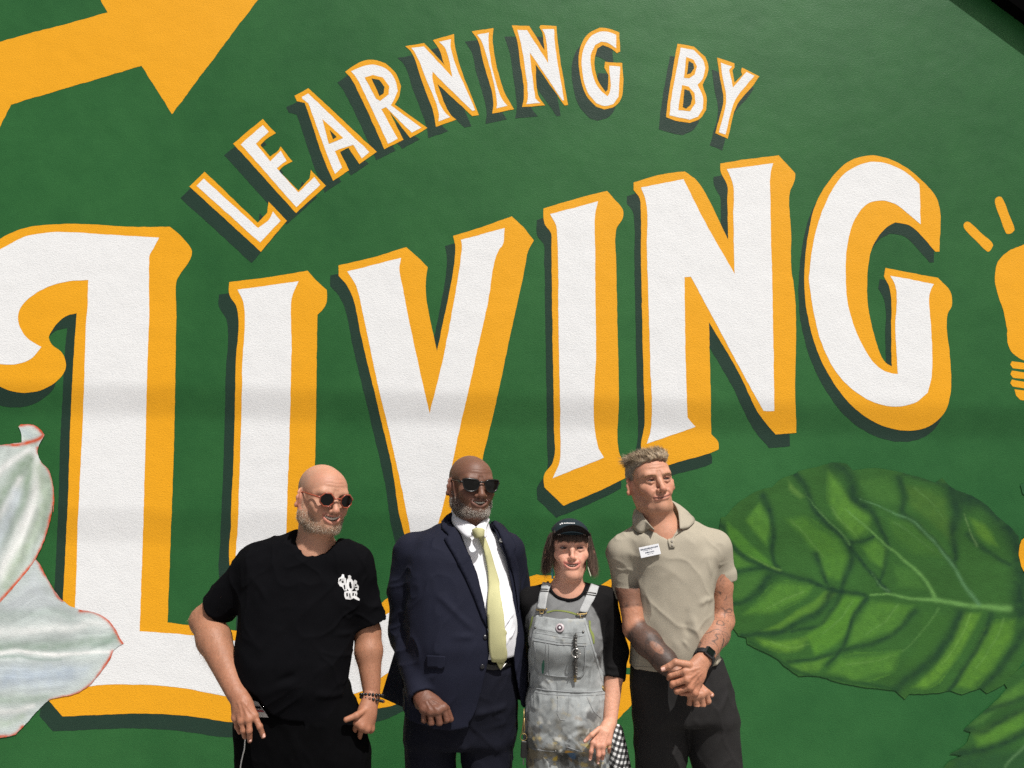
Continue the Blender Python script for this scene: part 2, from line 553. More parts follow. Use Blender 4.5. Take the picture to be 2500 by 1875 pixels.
for size, rows in (('small', SMALL), ('big', BIG)):
    for row in rows:
        g, yel, wht = row[:3]
        cnt = row[3] if size == 'small' else []
        off = row[-1]
        Y = zp(yel)
        cr = 38 if size == 'big' else 30
        lt = paint_poly('letter', Y, 2, M_YELLOW, wall, 0.32, cr)
        lt['label'] = '%s white letter %s with a yellow outline' % (size, g)
        paint_poly('painted_shadow', Y + np.array(off), 1, M_SHADOW, lt, 0.4, cr)
        paint_poly('letter_face', zp(wht), 3, M_WHITE, lt, 0.32, cr)
        for cy, cd in cnt:
            paint_poly('letter_counter', zp(cy), 4, M_YELLOW, lt, 0.4, cr)
            paint_poly('letter_counter', zp(cd), 5, M_SHADOW, lt, 0.4, cr)

ar = paint_poly('painted_arrow', zp('A -60,268 0,250 648,75 600,-12 590,-60 1600,-70 1550,-5 1032,685 850,395 65,628 0,755 -60,870'), 1, M_YELLOW, wall)
ar['label'] = 'big yellow painted arrow head'
sw = paint_poly('painted_swash', zp('S 1240,1450 1275,1415 1310,1404 1360,1409 1410,1436 1459,1432 1490,1414 1530,1420 1540,1550 1538,1630 1460,1630 1270,1640 1240,1600'), 1, M_YELLOW, wall)
sw2 = paint_poly('painted_swash', zp('S 1330,1690 1440,1648 1537,1647 1544,1720 1501,1764 1430,1830 1330,1810'), 1, M_YELLOW, wall)
bulb = paint_poly('painted_light_bulb', zp('F 2300,-40 2212,-6 2120,30 2060,90 2037,180 2045,260 2085,380 2110,500 2118,600 2140,640 2212,688 2300,700 2400,690 2450,640 2460,500 2500,380 2540,200 2520,90 2440,10'), 1, M_YELLOW, wall)
for t in ('C 2039,1222 2038,1204 2045,1186 2060,1178 2074,1180 2085,1194 2120,1282 2154,1368 2156,1380 2146,1392 2116,1405 2106,1402 2098,1388 2068,1305', 'C 1850,1362 1850,1348 1858,1336 1870,1330 1884,1333 1898,1344 1960,1402 2022,1460 2027,1474 2020,1488 2004,1508 1994,1510 1982,1502 1920,1440 1862,1382'):
    paint_poly('bulb_ray', zp(t), 1, M_YELLOW, bulb, 0.25, corner=45)
for t in ('F 2130,712 2140,692 2330,722 2330,756 2145,735', 'F 2130,770 2140,748 2330,780 2330,812 2145,792', 'F 2130,825 2140,803 2330,840 2330,872 2145,845', 'F 2155,862 2330,882 2330,945 2190,925 2165,900'):
    paint_poly('bulb_base_band', zp(t), 1, M_YELLOW, bulb, 0.25, corner=30)


# ---- the brush-painted leaves and petals: filled outlines with strokes of colour laid over one another
def seg_dist(P, poly):
    """distance of points to a polyline, and the parameter 0..1 along it"""
    best = np.full(len(P), 1e9)
    par = np.zeros(len(P))
    sd = np.zeros(len(P))
    L_ = np.r_[0, np.cumsum(np.linalg.norm(np.diff(poly, axis=0), axis=1))]
    for i in range(len(poly) - 1):
        a, b = poly[i], poly[i + 1]
        ab = b - a
        l2 = (ab * ab).sum() + 1e-9
        t = np.clip(((P - a) @ ab) / l2, 0, 1)
        q = a + t[:, None] * ab
        d = np.linalg.norm(P - q, axis=1)
        m = d < best
        best[m] = d[m]
        par[m] = ((L_[i] + t * math.sqrt(l2)) / L_[-1])[m]
        sd[m] = (ab[0] * (P[:, 1] - a[1]) - ab[1] * (P[:, 0] - a[0]))[m] / math.sqrt(l2)
    return best, par, sd


def open_curve(P, step=6):
    out = [P[0]]
    n = len(P)
    for i in range(n - 1):
        p0, p1 = P[i], P[i + 1]
        t0 = (P[i + 1] - P[max(i - 1, 0)]) * (0.5 if i else 1)
        t1 = (P[min(i + 2, n - 1)] - P[i]) * (0.5 if i + 2 < n else 1)
        m = max(2, int(np.linalg.norm(p1 - p0) / step))
        for k in range(1, m + 1):
            t = k / m
            out.append((2 * t ** 3 - 3 * t ** 2 + 1) * p0 + (t ** 3 - 2 * t ** 2 + t) * t0 + (-2 * t ** 3 + 3 * t ** 2) * p1 + (t ** 3 - t ** 2) * t1)
    return np.array(out)


def in_poly(P, poly):
    x, y = P[:, 0], P[:, 1]
    ins = np.zeros(len(P), bool)
    n = len(poly)
    for i in range(n):
        x0, y0 = poly[i]
        x1, y1 = poly[(i + 1) % n]
        c = ((y0 > y) != (y1 > y)) & (x < (x1 - x0) * (y - y0) / (y1 - y0 + 1e-12) + x0)
        ins ^= c
    return ins


def artwork(name, outline, base, strokes, lay, parent, step=3.2, jit=0.5, corner=30, tone=1.0, grain=None):
    """strokes: ('line', pts, width, colour, strength[, taper]) | ('patch', pts, soft, colour, strength) in photo pixels"""
    _pc[0] += 1
    Q = smooth_poly(zp(outline), step, corner, jit, _pc[0])
    lo, hi = Q.min(0), Q.max(0)
    gx, gy = np.meshgrid(np.arange(lo[0], hi[0], step), np.arange(lo[1], hi[1], step))
    G = np.stack([gx.ravel(), gy.ravel()], 1) + rng.uniform(-0.3, 0.3, (gx.size, 2)) * step
    G = G[in_poly(G, Q)]
    d, _, _ = seg_dist(G, np.vstack([Q, Q[:1]])[::2])
    G = G[d > step * 0.6]
    P = np.vstack([Q, G])
    n = len(Q)
    vs, _, fs, _, _, _ = delaunay_2d_cdt([Vector(p) for p in P], [(i, (i + 1) % n) for i in range(n)], [], 1, 1e-4)
    P = np.array([(v.x, v.y) for v in vs])
    F = np.array(fs)
    P3 = np.stack([P[:, 0], P[:, 1], np.zeros(len(P))], 1)
    # brush wobble so strokes do not look ruled
    Pw = P + np.stack([fbm(P3, 0.022, 3), fbm(P3 + 50, 0.022, 3)], 1) * 3.5
    C = np.tile(S3(*base), (len(P), 1))
    C *= (1 + 0.10 * fbm(P3, 0.012, 4) + 0.05 * fbm(P3 * [1, 3.0, 1], 0.06, 2))[:, None]
    br = 0.5 + 0.5 * fbm(P3, 0.09, 3)
    for s in strokes:
        pts = zp(s[1])
        if s[0] == 'line':
            cv = open_curve(pts)
            d, t, _ = seg_dist(Pw, cv)
            tp = s[5] if len(s) > 5 else 0.35
            w = s[2] * 0.74 * (1 - (1 - tp) * t)
            a = np.exp(-(d / w) ** 2 * 1.2)
        else:
            ins = in_poly(Pw, smooth_poly(pts, 8, 60))
            d, _, _ = seg_dist(Pw, np.vstack([pts, pts[:1]]))
            sd = np.where(ins, d, -d)
            a = sstep(-s[2] * 0.3, s[2] * 0.6, sd)
        a = np.clip(a * s[4] * (0.75 + 0.4 * br), 0, 1)[:, None]
        C = C * (1 - a) + S3(*s[3]) * a
    if grain is not None:      # long brush drags along the petal
        ca, sa = math.cos(grain), math.sin(grain)
        Pg = np.stack([P[:, 0] * ca + P[:, 1] * sa, (-P[:, 0] * sa + P[:, 1] * ca), np.zeros(len(P))], 1)
        bend = 18 * fbm(Pg, 0.01, 2)
        Pg[:, 1] += bend
        C *= (1 + 0.10 * fbm(Pg * np.array([0.10, 1.0, 1.0]), 0.085, 3) + 0.10 * fbm(Pg * np.array([0.2, 1.0, 1.0]) + 31, 0.03, 2))[:, None]
    C *= (1 + 0.06 * fbm(P3 + 9, 0.05, 3))[:, None] * tone
    V = on_wall(P, lay)
    a, b, c = V[F[:, 0]], V[F[:, 1]], V[F[:, 2]]
    if np.cross(b - a, c - a)[:, 1].mean() > 0: F = F[:, ::-1]
    me = mesh_np(name, V, F, np.clip(C, 0, 1), smooth=False)
    return link(name, me, M_ART, parent)


LG, MG, DG, YG = (88, 142, 54), (70, 120, 52), (28, 64, 42), (100, 150, 54)
PG = (108, 160, 84)
leaf = artwork('painted_leaf',
 'H 385,215 395,155 F 418,1628 480,1560 560,1500 640,1462 700,1450 760,1395 840,1367 870,1350 980,1325 1060,1302 1150,1308 1186,1350 1290,1335 1430,1350 1590,1390 1680,1420 1720,1393 1780,1450 1900,1500 1990,1560 2050,1620 '
 'H 2100,190 2120,205 2180,270 2200,400 2215,560 2225,740 2250,900 2200,1030 2100,1150 1990,1215 1950,1180 1840,1218 1770,1195 1700,1210 1525,1215 1497,1248 1440,1195 1200,1165 1080,1140 960,1108 860,1110 780,1050 720,1000 580,930 550,915 545,875 500,865 450,790 400,620 395,440 400,300',
 (56, 104, 46), [
 ('patch', 'H 620,60 700,170 670,330 540,180', 14, LG, 0.9),
 ('patch', 'H 430,180 520,250 620,350 740,470 600,420 470,330 420,250', 14, (84, 142, 50), 0.8),
 ('patch', 'H 440,330 610,440 480,470', 16, LG, 0.6),
 ('patch', 'H 500,510 660,480 640,560 520,640 450,640', 16, MG, 0.9),
 ('patch', 'H 740,540 960,560 900,640 700,730 520,740', 22, LG, 0.9),
 ('patch', 'H 780,160 900,140 1100,290 1170,400 1120,540 1010,520 960,380', 24, (84, 138, 50), 0.75),
 ('patch', 'F 1030,1345 1090,1400 1180,1520 1300,1620 H 1290,230 1200,300 1120,200 1040,80', 24, (96, 150, 56), 0.8),
 ('patch', 'H 1240,330 1320,270 1400,340 1370,470 1270,390', 16, LG, 0.85),
 ('patch', 'H 1400,150 1560,170 1720,310 1780,400 1560,380 1420,260', 22, (72, 122, 50), 0.75),
 ('patch', 'F 1200,1400 1400,1370 1460,1460 1480,1560 1300,1530', 22, (70, 120, 52), 0.8),
 ('patch', 'F 1500,1430 1640,1450 1760,1520 1790,1659 H 1800,330 1640,180 1520,90', 26, (76, 118, 48), 0.75),
 ('patch', 'H 1880,150 1990,200 2060,330 1980,320 1920,260', 20, (94, 142, 50), 0.8),
 ('patch', 'H 1420,430 1560,470 1640,600 1450,580', 20, (74, 126, 54), 0.7),
 ('patch', 'F 790,1400 840,1450 900,1510 860,1530 800,1470', 12, (104, 148, 68), 0.6),
 ('patch', 'H 1030,590 1090,620 960,720 760,820 620,850 780,760 940,660', 12, YG, 0.7),
 ('patch', 'H 1130,620 1250,640 1150,860 1080,930 960,980 900,860 1040,740', 18, (90, 146, 50), 0.8),
 ('patch', 'H 1290,650 1560,680 1480,820 1230,910 1150,930 1190,800', 22, LG, 0.75),
 ('patch', 'H 600,880 760,890 940,860 880,940 790,970 640,930', 18, YG, 0.85),
 ('patch', 'H 800,1040 960,1010 1060,980 980,1080 860,1090', 14, (96, 148, 56), 0.7),
 ('patch', 'H 1100,1000 1480,950 1430,1080 1200,1150 1030,1090', 22, LG, 0.75),
 ('patch', 'H 1840,730 1960,730 1900,860 1780,1060 1640,1190 1540,1180 1680,1040 1780,880', 18, (98, 150, 52), 0.85),
 ('patch', 'H 2010,780 2170,760 2140,900 2020,1080 1900,1190 1790,1170 1900,980', 22, (92, 144, 50), 0.8),
 ('patch', 'H 1600,720 1800,730 1740,900 1560,1080 1480,1060 1560,900', 24, (62, 112, 46), 0.6),
 # dark veins and folds
 ('line', 'H 400,300 500,360 640,450 800,500 960,550 1080,600 1250,625', 11, DG, 0.85, 0.8),
 ('line', 'F 640,1500 690,1600 H 710,230 700,380 750,480', 16, DG, 0.8, 0.5),
 ('line', 'F 840,1370 900,1450 950,1570 1030,1659 H 1130,290 1200,380 1300,500 1400,610', 15, DG, 0.85, 0.5),
 ('line', 'F 1060,1310 1130,1340 1180,1420 1190,1500 1290,1580 H 1330,170 1400,320', 26, DG, 0.8, 0.35),
 ('line', 'F 1460,1390 1500,1500 1480,1600 H 1560,190 1700,330 1800,450', 16, DG, 0.7, 0.6),
 ('line', 'F 1780,1460 1810,1600 H 1790,240 1800,400', 26, DG, 0.8, 0.5),
 ('line', 'H 1850,60 2000,60 2100,200 2170,300 2190,560 2190,730', 36, DG, 0.85, 0.9),
 ('line', 'H 1870,260 1950,340 2060,400 2120,440', 14, DG, 0.7, 0.6),
 ('line', 'H 960,380 1000,480 1040,560', 14, DG, 0.8, 0.5),
 ('line', 'H 1180,340 1170,430 1130,540 1110,600', 16, DG, 0.75, 0.6),
 ('line', 'H 1170,310 1240,300 1310,260', 11, DG, 0.8, 0.4),
 ('line', 'H 1390,350 1370,470 1330,560', 12, DG, 0.6, 0.5),
 ('line', 'H 470,490 560,470 660,460', 12, DG, 0.7, 0.6),
 ('line', 'H 700,500 620,590 520,660 450,680', 20, DG, 0.8, 0.5),
 ('line', 'H 1060,600 1000,700 860,790 700,850 520,860', 16, DG, 0.8, 0.6),
 ('line', 'H 1110,610 1060,720 980,800 820,840', 14, DG, 0.7, 0.4),
 ('line', 'H 1270,640 1200,740 1160,850 1120,940 1030,1050', 11, DG, 0.8, 0.6),
 ('line', 'H 1560,720 1460,830 1330,900 1120,955 960,1000 800,1020', 13, DG, 0.7, 0.5),
 ('line', 'H 1830,740 1760,880 1640,1030 1500,1140 1440,1190', 22, DG, 0.8, 0.9),
 ('line', 'H 2020,740 1960,880 1860,1060 1760,1190', 14, DG, 0.8, 0.6),
 ('line', 'H 2212,850 2140,960 2040,1100 1960,1190', 18, DG, 0.75, 0.7),
 ('line', 'H 560,900 720,990 860,1090 1080,1130 1440,1185', 9, (34, 78, 42), 0.7, 1.0),
 ('line', 'F 1500,1360 1700,1420 1900,1510 2060,1640', 14, DG, 0.6, 0.9),
 ('line', 'H 385,200 420,240 430,320', 14, DG, 0.7, 0.5),
 # pale ribs
 ('line', 'H 2130,700 1900,690 1700,655 1560,645 1400,622 1290,620', 11, PG, 1.0, 0.25),
 ('line', 'H 1690,655 1640,560 1580,490 1400,330 1280,220 1140,100', 8, PG, 0.9, 0.2),
 ('line', 'H 1940,680 1860,570 1790,450 1700,340 1560,190 1400,110 1230,40', 8, (92, 140, 92), 0.85, 0.2),
 ('line', 'H 1170,320 1090,220 1000,130 900,20', 5, (92, 138, 76), 0.7, 0.3),
 ('line', 'H 750,470 640,430 560,370', 5, (104, 150, 70), 0.7, 0.3),
 ('line', 'H 1920,330 1880,230 1855,130', 4, (112, 150, 90), 0.7, 0.4),
 ('line', 'H 880,600 780,650 660,700', 3.5, (112, 158, 82), 0.55, 0.5),
 ('line', 'H 1180,660 1120,760 1010,850', 3.5, (108, 156, 80), 0.55, 0.5),
 ('line', 'H 1460,680 1380,780 1260,860', 3.5, (108, 156, 80), 0.55, 0.5),
 ('line', 'H 1700,700 1620,820 1480,960', 4, (96, 144, 76), 0.5, 0.5),
 ('line', 'H 1890,740 1830,880 1720,1040', 4, (120, 168, 80), 0.55, 0.5),
 ('line', 'H 2090,760 2030,900 1930,1060', 4, (108, 156, 76), 0.5, 0.5),
 ('line', 'H 820,170 920,280 1010,400', 3.5, (104, 150, 78), 0.5, 0.5),
 ('line', 'H 1060,100 1150,200 1230,290', 3.5, (112, 158, 82), 0.5, 0.5),
 ('line', 'H 1440,180 1560,270 1680,380', 3.5, (92, 138, 76), 0.5, 0.5),
 ('line', 'F 1560,1450 1660,1540 1740,1640', 3.5, (92, 138, 72), 0.5, 0.5),
 ('line', 'H 700,900 820,930 930,910', 3.5, (120, 168, 80), 0.5, 0.5),
 ('line', 'H 1150,1040 1300,1020 1440,980', 3.5, (108, 154, 78), 0.5, 0.5),
 ('line', 'H 1400,605 1340,560 1290,480', 4, (100, 146, 90), 0.5, 0.4),
 ], 6, wall, tone=0.74)
leaf['label'] = 'large painted leaf with light and dark green lobes'
leaf2 = artwork('painted_leaf',
 'H 2280,1000 2140,1100 2095,1150 2110,1180 2060,1240 1985,1305 1850,1428 1892,1445 1872,1500 1850,1525 1765,1575 1840,1585 1762,1620 1730,1659 1690,1740 2300,1740',
 (52, 100, 46), [
 ('patch', 'H 2110,1190 2212,1130 2230,1230 2080,1310 1990,1310', 20, (86, 138, 56), 0.8),
 ('patch', 'H 1900,1440 2060,1380 2230,1290 2230,1420 2060,1520 1930,1540', 26, (92, 146, 52), 0.8),
 ('patch', 'H 1880,1420 1980,1330 2060,1310 1980,1390', 14, (80, 130, 60), 0.7),
 ('patch', 'H 1800,1600 2000,1560 2230,1540 2230,1700 1760,1700', 30, (40, 84, 48), 0.8),
 ('line', 'H 1985,1310 2100,1280 2230,1230', 14, DG, 0.75, 0.8),
 ('line', 'H 1860,1430 1960,1440 2080,1380 2230,1300', 16, DG, 0.75, 0.8),
 ('line', 'H 1770,1578 1900,1560 2080,1520 2230,1440', 18, DG, 0.8, 0.8),
 ('line', 'H 2100,1659 2150,1590 2230,1520', 5, (96, 140, 90), 0.7, 0.8)], 7, wall, tone=0.74)
leaf2['label'] = 'smaller painted leaf at the lower right corner'
artwork('painted_leaf', 'F 2280,1400 2190,1432 2205,1490 2280,1540', (36, 82, 48), [], 6, wall)
M_OR = M_YELLOW
paint_poly('painted_petal', zp('H 2280,230 2195,290 2180,360 2195,440 2225,495 2280,520'), 8, M_OR, wall)

GRY, GRN, WHT, ORA = (146, 162, 152), (144, 164, 144), (236, 238, 236), (206, 80, 36)
petal_a = artwork('painted_petal',
 'D -60,1200 0,1195 130,1180 128,1130 110,1085 125,1072 200,1075 240,1100 268,1135 250,1165 232,1200 225,1230 240,1285 295,1350 315,1420 325,1520 318,1600 G 320,60 300,180 255,320 215,405 120,530 0,665 -60,710',
 (196, 206, 202), [
 ('line', 'D 190,1200 120,1330 40,1480 -40,1600', 22, GRN, 0.8, 1.6),
 ('line', 'D 205,1230 220,1400 190,1560 G 130,250 20,500', 20, WHT, 0.9, 1.4),
 ('line', 'D 180,1280 160,1450 100,1600 G 0,320', 18, GRN, 0.8, 1.3),
 ('line', 'D 170,1220 60,1300 -40,1380', 12, WHT, 0.9, 1.2),
 ('line', 'D 240,1330 270,1480 240,1640 G 160,330 40,560', 22, (172, 188, 168), 0.8, 1.4),
 ('line', 'D 120,1400 40,1560 -30,1659', 12, WHT, 0.8, 1.2),
 ('line', 'G 100,0 40,180 -20,330', 22, (206, 216, 222), 0.8, 1.2),
 ('line', 'G 200,100 120,300 0,480', 10, WHT, 0.7, 1.0),
 ('line', 'D 140,1110 180,1140 200,1170', 12, (176, 190, 194), 0.6, 1.0),
 ('line', 'D 285,1400 300,1520 G 285,60 255,250', 12, (150, 168, 148), 0.6, 1.0),
 ('line', 'D 112,1086 125,1074 200,1077 240,1102 264,1136 235,1158 190,1176 60,1190 -60,1200', 6.9, ORA, 1.0, 1.0),
 ('line', 'D 224,1215 226,1240', 7.0, ORA, 1.0, 1.0),
 ('line', 'D 250,1295 295,1350 314,1430 322,1520 316,1600 G 318,60 298,180 252,320 214,405 120,528 0,662 -60,705', 6.5, ORA, 1.0, 1.0)], 8, wall, step=2.6, tone=0.90, grain=math.radians(112))
petal_a['label'] = 'upper white painted petal with an orange edge'
petal_b = artwork('painted_petal',
 'G -60,690 0,640 120,500 212,400 240,440 330,600 400,675 480,710 560,725 640,765 690,820 720,880 743,912 710,930 683,955 660,1010 600,1090 540,1160 450,1215 300,1250 250,1290 200,1340 150,1400 90,1460 0,1478 -60,1480',
 (198, 208, 206), [
 ('patch', 'G 0,690 150,540 210,450 300,600 420,700 200,760 0,760', 40, (206, 214, 218), 0.8),
 ('line', 'G -40,760 120,740 300,720 420,740', 22, (170, 184, 178), 0.7, 0.8),
 ('line', 'G -40,850 200,830 400,820 560,790 640,800', 20, WHT, 0.6, 0.8),
 ('line', 'G -40,930 200,930 420,920 600,900 690,880', 22, (150, 170, 156), 0.75, 0.9),
 ('line', 'G -40,965 200,965 450,975 680,955', 8, WHT, 1.0, 0.8),
 ('line', 'G -40,990 200,1000 370,1005', 5, (150, 170, 162), 0.7, 0.8),
 ('patch', 'G -60,1030 300,1010 560,1040 520,1120 360,1190 -60,1200', 40, (190, 202, 212), 0.8),
 ('line', 'G 40,1120 200,1100 420,1090', 20, (176, 190, 204), 0.6, 1.0),
 ('line', 'G -40,1260 120,1250 280,1230', 20, (160, 178, 164), 0.7, 0.7),
 ('line', 'G -40,1330 80,1320 200,1280', 14, WHT, 0.7, 0.7),
 ('line', 'G -40,1400 60,1390 140,1340', 18, (176, 192, 176), 0.7, 0.7),
 ('line', 'G 690,860 650,900 560,930', 12, (140, 162, 150), 0.6, 0.8),
 ('line', 'G 215,405 240,440 330,598 375,650', 7.5, ORA, 0.95, 0.7),
 ('line', 'G 482,712 560,727 640,767 690,822 720,880 740,910', 7.0, ORA, 0.95, 1.0),
 ('line', 'G 683,955 660,1010 600,1090 540,1158 450,1213 300,1248', 6.5, ORA, 1.0, 1.0),
 ('line', 'G 140,1410 90,1458 0,1476 -60,1478', 6.75, ORA, 0.9, 1.0)], 7, wall, step=2.6, tone=0.90, grain=math.radians(-4))
petal_b['label'] = 'lower white painted petal lying over the big letter L'


# ---- overhead cables across the street, whose soft shadows fall in bands over the wall
M_CABLE = simple('black_cable_rubber', (0.01, 0.01, 0.01, 1), 0.6)
M_POLE = simple('weathered_pole_timber', (0.13, 0.10, 0.075, 1), 0.9, nscale=8, nvar=0.3)
_s = np.array(_sd)
ends = []
for i, (ya, yb, dist, rad, lab) in enumerate(((972, 1034, 7.0, 0.012, 'upper dark overhead cable that shades the band across the middle of the lettering'),
                                         (1278, 1328, 7.2, 0.008, 'lower thin overhead cable that shades the faint band behind the heads'))):
    w0, w1 = at(0, ya, WALL_Y), at(2500, yb, WALL_Y)
    dr = (w1 - w0) / np.linalg.norm(w1 - w0)
    mid = (w0 + w1) / 2 + _s * dist
    P = np.array([mid + dr * t for t in np.linspace(-26, 26, 3)])
    V_, k_ = [], 10
    up_ = np.cross(dr, [0, 1, 0]); up_ /= np.linalg.norm(up_)
    sd_ = np.cross(dr, up_)
    for p_ in P:
        for k in range(k_):
            V_.append(p_ + rad * (up_ * math.cos(2 * math.pi * k / k_) + sd_ * math.sin(2 * math.pi * k / k_)))
    F_ = np.array([(j * k_ + k, j * k_ + (k + 1) % k_, (j + 1) * k_ + (k + 1) % k_, (j + 1) * k_ + k) for j in range(2) for k in range(k_)])
    o = link('overhead_cable', mesh_np('overhead_cable', np.array(V_), F_), M_CABLE)
    props(o, lab, 'cable')
    ends.append(P)
for g, lab in ((0, 'timber utility pole carrying the overhead cables, to the left of the street'), (2, 'timber utility pole carrying the overhead cables, to the right of the street')):
    c = (ends[0][g] + ends[1][g]) / 2
    top = max(ends[0][g][2], ends[1][g][2]) + 0.6
    root_ = empty('utility_pole', (c[0], c[1], 0))
    props(root_, lab, 'pole')
    for nm, verts in (('pole', [(c[0] + r_ * math.cos(t), c[1] + r_ * math.sin(t), z_) for z_, r_ in ((0, 0.17), (top, 0.11)) for t in np.linspace(0, 2 * math.pi, 12, endpoint=False)]),):
        f_ = [(k, (k + 1) % 12, 12 + (k + 1) % 12, 12 + k) for k in range(12)]
        me = bpy.data.meshes.new(nm)
        me.from_pydata(verts, [], f_ + [tuple(range(12, 24))])
        link(nm, me, M_POLE, root_)
    for e in ends:
        z_ = e[g][2]
        me = bpy.data.meshes.new('crossarm')
        y0_, y1_ = min(c[1], e[g][1]) - 0.5, max(c[1], e[g][1]) + 0.5
        z_ = z_ - 0.075
        me.from_pydata([(c[0] + sx * 0.05, yy, z_ + sz * 0.055) for yy in (y0_, y1_) for sx, sz in ((-1, -1), (1, -1), (1, 1), (-1, 1))], [], [(0, 1, 2, 3), (7, 6, 5, 4), (0, 4, 5, 1), (1, 5, 6, 2), (2, 6, 7, 3), (3, 7, 4, 0)])
        link('crossarm', me, M_POLE, root_)

# ------------------------------------------------------------------ sculpting volumes: fields blended together, then skinned as one mesh
class Vol:
    def __init__(s, lo, hi, h):
        s.lo = np.array(lo, float)
        s.h = h
        s.n = np.maximum(4, np.ceil((np.array(hi) - s.lo) / h).astype(int) + 1)
        s.ax = [(s.lo[i] + h * np.arange(s.n[i])).astype(np.float32) for i in range(3)]
        s.F = np.full(s.n, 0.5, np.float32)

    def sl(s, lo, hi):
        r = []
        for i in range(3):
            a = int(np.clip(np.floor((lo[i] - s.lo[i]) / s.h), 0, s.n[i]))
            b = int(np.clip(np.ceil((hi[i] - s.lo[i]) / s.h) + 1, 0, s.n[i]))
            if b - a < 1: return None
            r.append(slice(a, b))
        return tuple(r)

    def g(s, q):
        return s.ax[0][q[0]][:, None, None], s.ax[1][q[1]][None, :, None], s.ax[2][q[2]][None, None, :]

    def apply(s, lo, hi, fn, k, mode):
        m = k + 0.03
        q = s.sl(np.array(lo) - m, np.array(hi) + m)
        if q is None: return
        d = fn(*s.g(q))
        a = s.F[q]
        if mode == 'add': s.F[q] = smin(a, d, k)
        elif mode == 'sub': s.F[q] = -smin(-a, d, k)
        elif mode == 'and': s.F[q] = -smin(-a, -d, k)

    def rc(s, a, b, ra, rb=None, k=0.01, mode='add'):
        a, b = np.asarray(a, np.float32), np.asarray(b, np.float32)
        rb = ra if rb is None else rb
        r = max(ra, rb)
        ab = b - a
        l2 = float((ab * ab).sum()) + 1e-12

        def fn(X, Y, Z):
            x, y, z = X - a[0], Y - a[1], Z - a[2]
            t = np.clip((x * ab[0] + y * ab[1] + z * ab[2]) / l2, 0, 1)
            return np.sqrt((x - t * ab[0]) ** 2 + (y - t * ab[1]) ** 2 + (z - t * ab[2]) ** 2) - (ra + t * (rb - ra))
        s.apply(np.minimum(a, b) - r, np.maximum(a, b) + r, fn, k, mode)

    def chain(s, pts, rad, k=0.01, mode='add'):
        for i in range(len(pts) - 1):
            s.rc(pts[i], pts[i + 1], rad[i], rad[i + 1], k, mode)

    def el(s, c, r, R=None, k=0.01, mode='add'):
        c = np.asarray(c, np.float32)
        r = np.asarray(r, np.float32)
        R = np.eye(3) if R is None else np.asarray(R)
        e = np.abs(R) @ r

        def fn(X, Y, Z):
            x, y, z = X - c[0], Y - c[1], Z - c[2]
            q = [R[0, i] * x + R[1, i] * y + R[2, i] * z for i in range(3)]
            k0 = np.sqrt((q[0] / r[0]) ** 2 + (q[1] / r[1]) ** 2 + (q[2] / r[2]) ** 2)
            k1 = np.sqrt((q[0] / r[0] ** 2) ** 2 + (q[1] / r[1] ** 2) ** 2 + (q[2] / r[2] ** 2) ** 2) + 1e-6
            return k0 * (k0 - 1) / k1
        s.apply(c - e, c + e, fn, k, mode)

    def bx(s, c, hs, R=None, rd=0.003, k=0.002, mode='add'):
        c = np.asarray(c, np.float32)
        hs = np.asarray(hs, np.float32)
        R = np.eye(3) if R is None else np.asarray(R)
        e = np.abs(R) @ hs

        def fn(X, Y, Z):
            x, y, z = X - c[0], Y - c[1], Z - c[2]
            q = [np.abs(R[0, i] * x + R[1, i] * y + R[2, i] * z) - (hs[i] - rd) for i in range(3)]
            o = np.sqrt(np.maximum(q[0], 0) ** 2 + np.maximum(q[1], 0) ** 2 + np.maximum(q[2], 0) ** 2)
            return o + np.minimum(np.maximum(np.maximum(q[0], q[1]), q[2]), 0) - rd
        s.apply(c - e, c + e, fn, k, mode)

    def loft(s, rows, yaw=0.0, nexp=2.4, k=0.02, mode='add', grow=0.0):
        """rows: (z, cx, cy, half width, half depth) from top to bottom or the reverse"""
        rows = np.array(sorted(rows, key=lambda r: r[0]), float)
        zf = np.linspace(rows[0, 0], rows[-1, 0], 200)
        tab = []
        for i in range(1, 5):
            v = np.interp(zf, rows[:, 0], rows[:, i])
            vp = np.pad(v, 12, mode='edge')
            tab.append(np.convolve(vp, np.hanning(15) / np.hanning(15).sum(), 'same')[12:-12])
        cyw, syw = math.cos(yaw), math.sin(yaw)
        z0, z1 = rows[0, 0], rows[-1, 0]
        mx = rows[:, 3].max() + rows[:, 4].max() + grow

        def fn(X, Y, Z):
            cx, cy, a, b = [np.interp(Z, zf, t).astype(np.float32) for t in tab]
            aa = np.sqrt(np.maximum(a * a - (b * syw) ** 2, 1e-4)) / cyw + grow
            b = b + grow
            x, y = X - cx, Y - cy
            u, v = np.abs(x * cyw + y * syw), np.abs(-x * syw + y * cyw)
            rho = ((u / aa) ** nexp + (v / b) ** nexp) ** (1.0 / nexp) + 1e-6
            rad = np.sqrt(u * u + v * v)
            d = rad * (1 - 1 / rho)
            dz = np.maximum(z0 - grow - Z, Z - z1 - grow)
            return -smin(-d, -dz, 0.03)
        s.apply((rows[:, 1].min() - mx, rows[:, 2].min() - mx, z0 - grow), (rows[:, 1].max() + mx, rows[:, 2].max() + mx, z1 + grow), fn, k, mode)

    def half(s, p, n, k=0.003):
        """keep the side of the plane that the normal points away from"""
        p, n = np.asarray(p, float), np.asarray(n, float)
        n = n / np.linalg.norm(n)
        X, Y, Z = s.ax[0][:, None, None], s.ax[1][None, :, None], s.ax[2][None, None, :]
        d = ((X - p[0]) * n[0] + (Y - p[1]) * n[1] + (Z - p[2]) * n[2]).astype(np.float32)
        s.F = -smin(-s.F, -d, k)

    def mesh(s):
        return nets(s.F, s.lo, s.h)


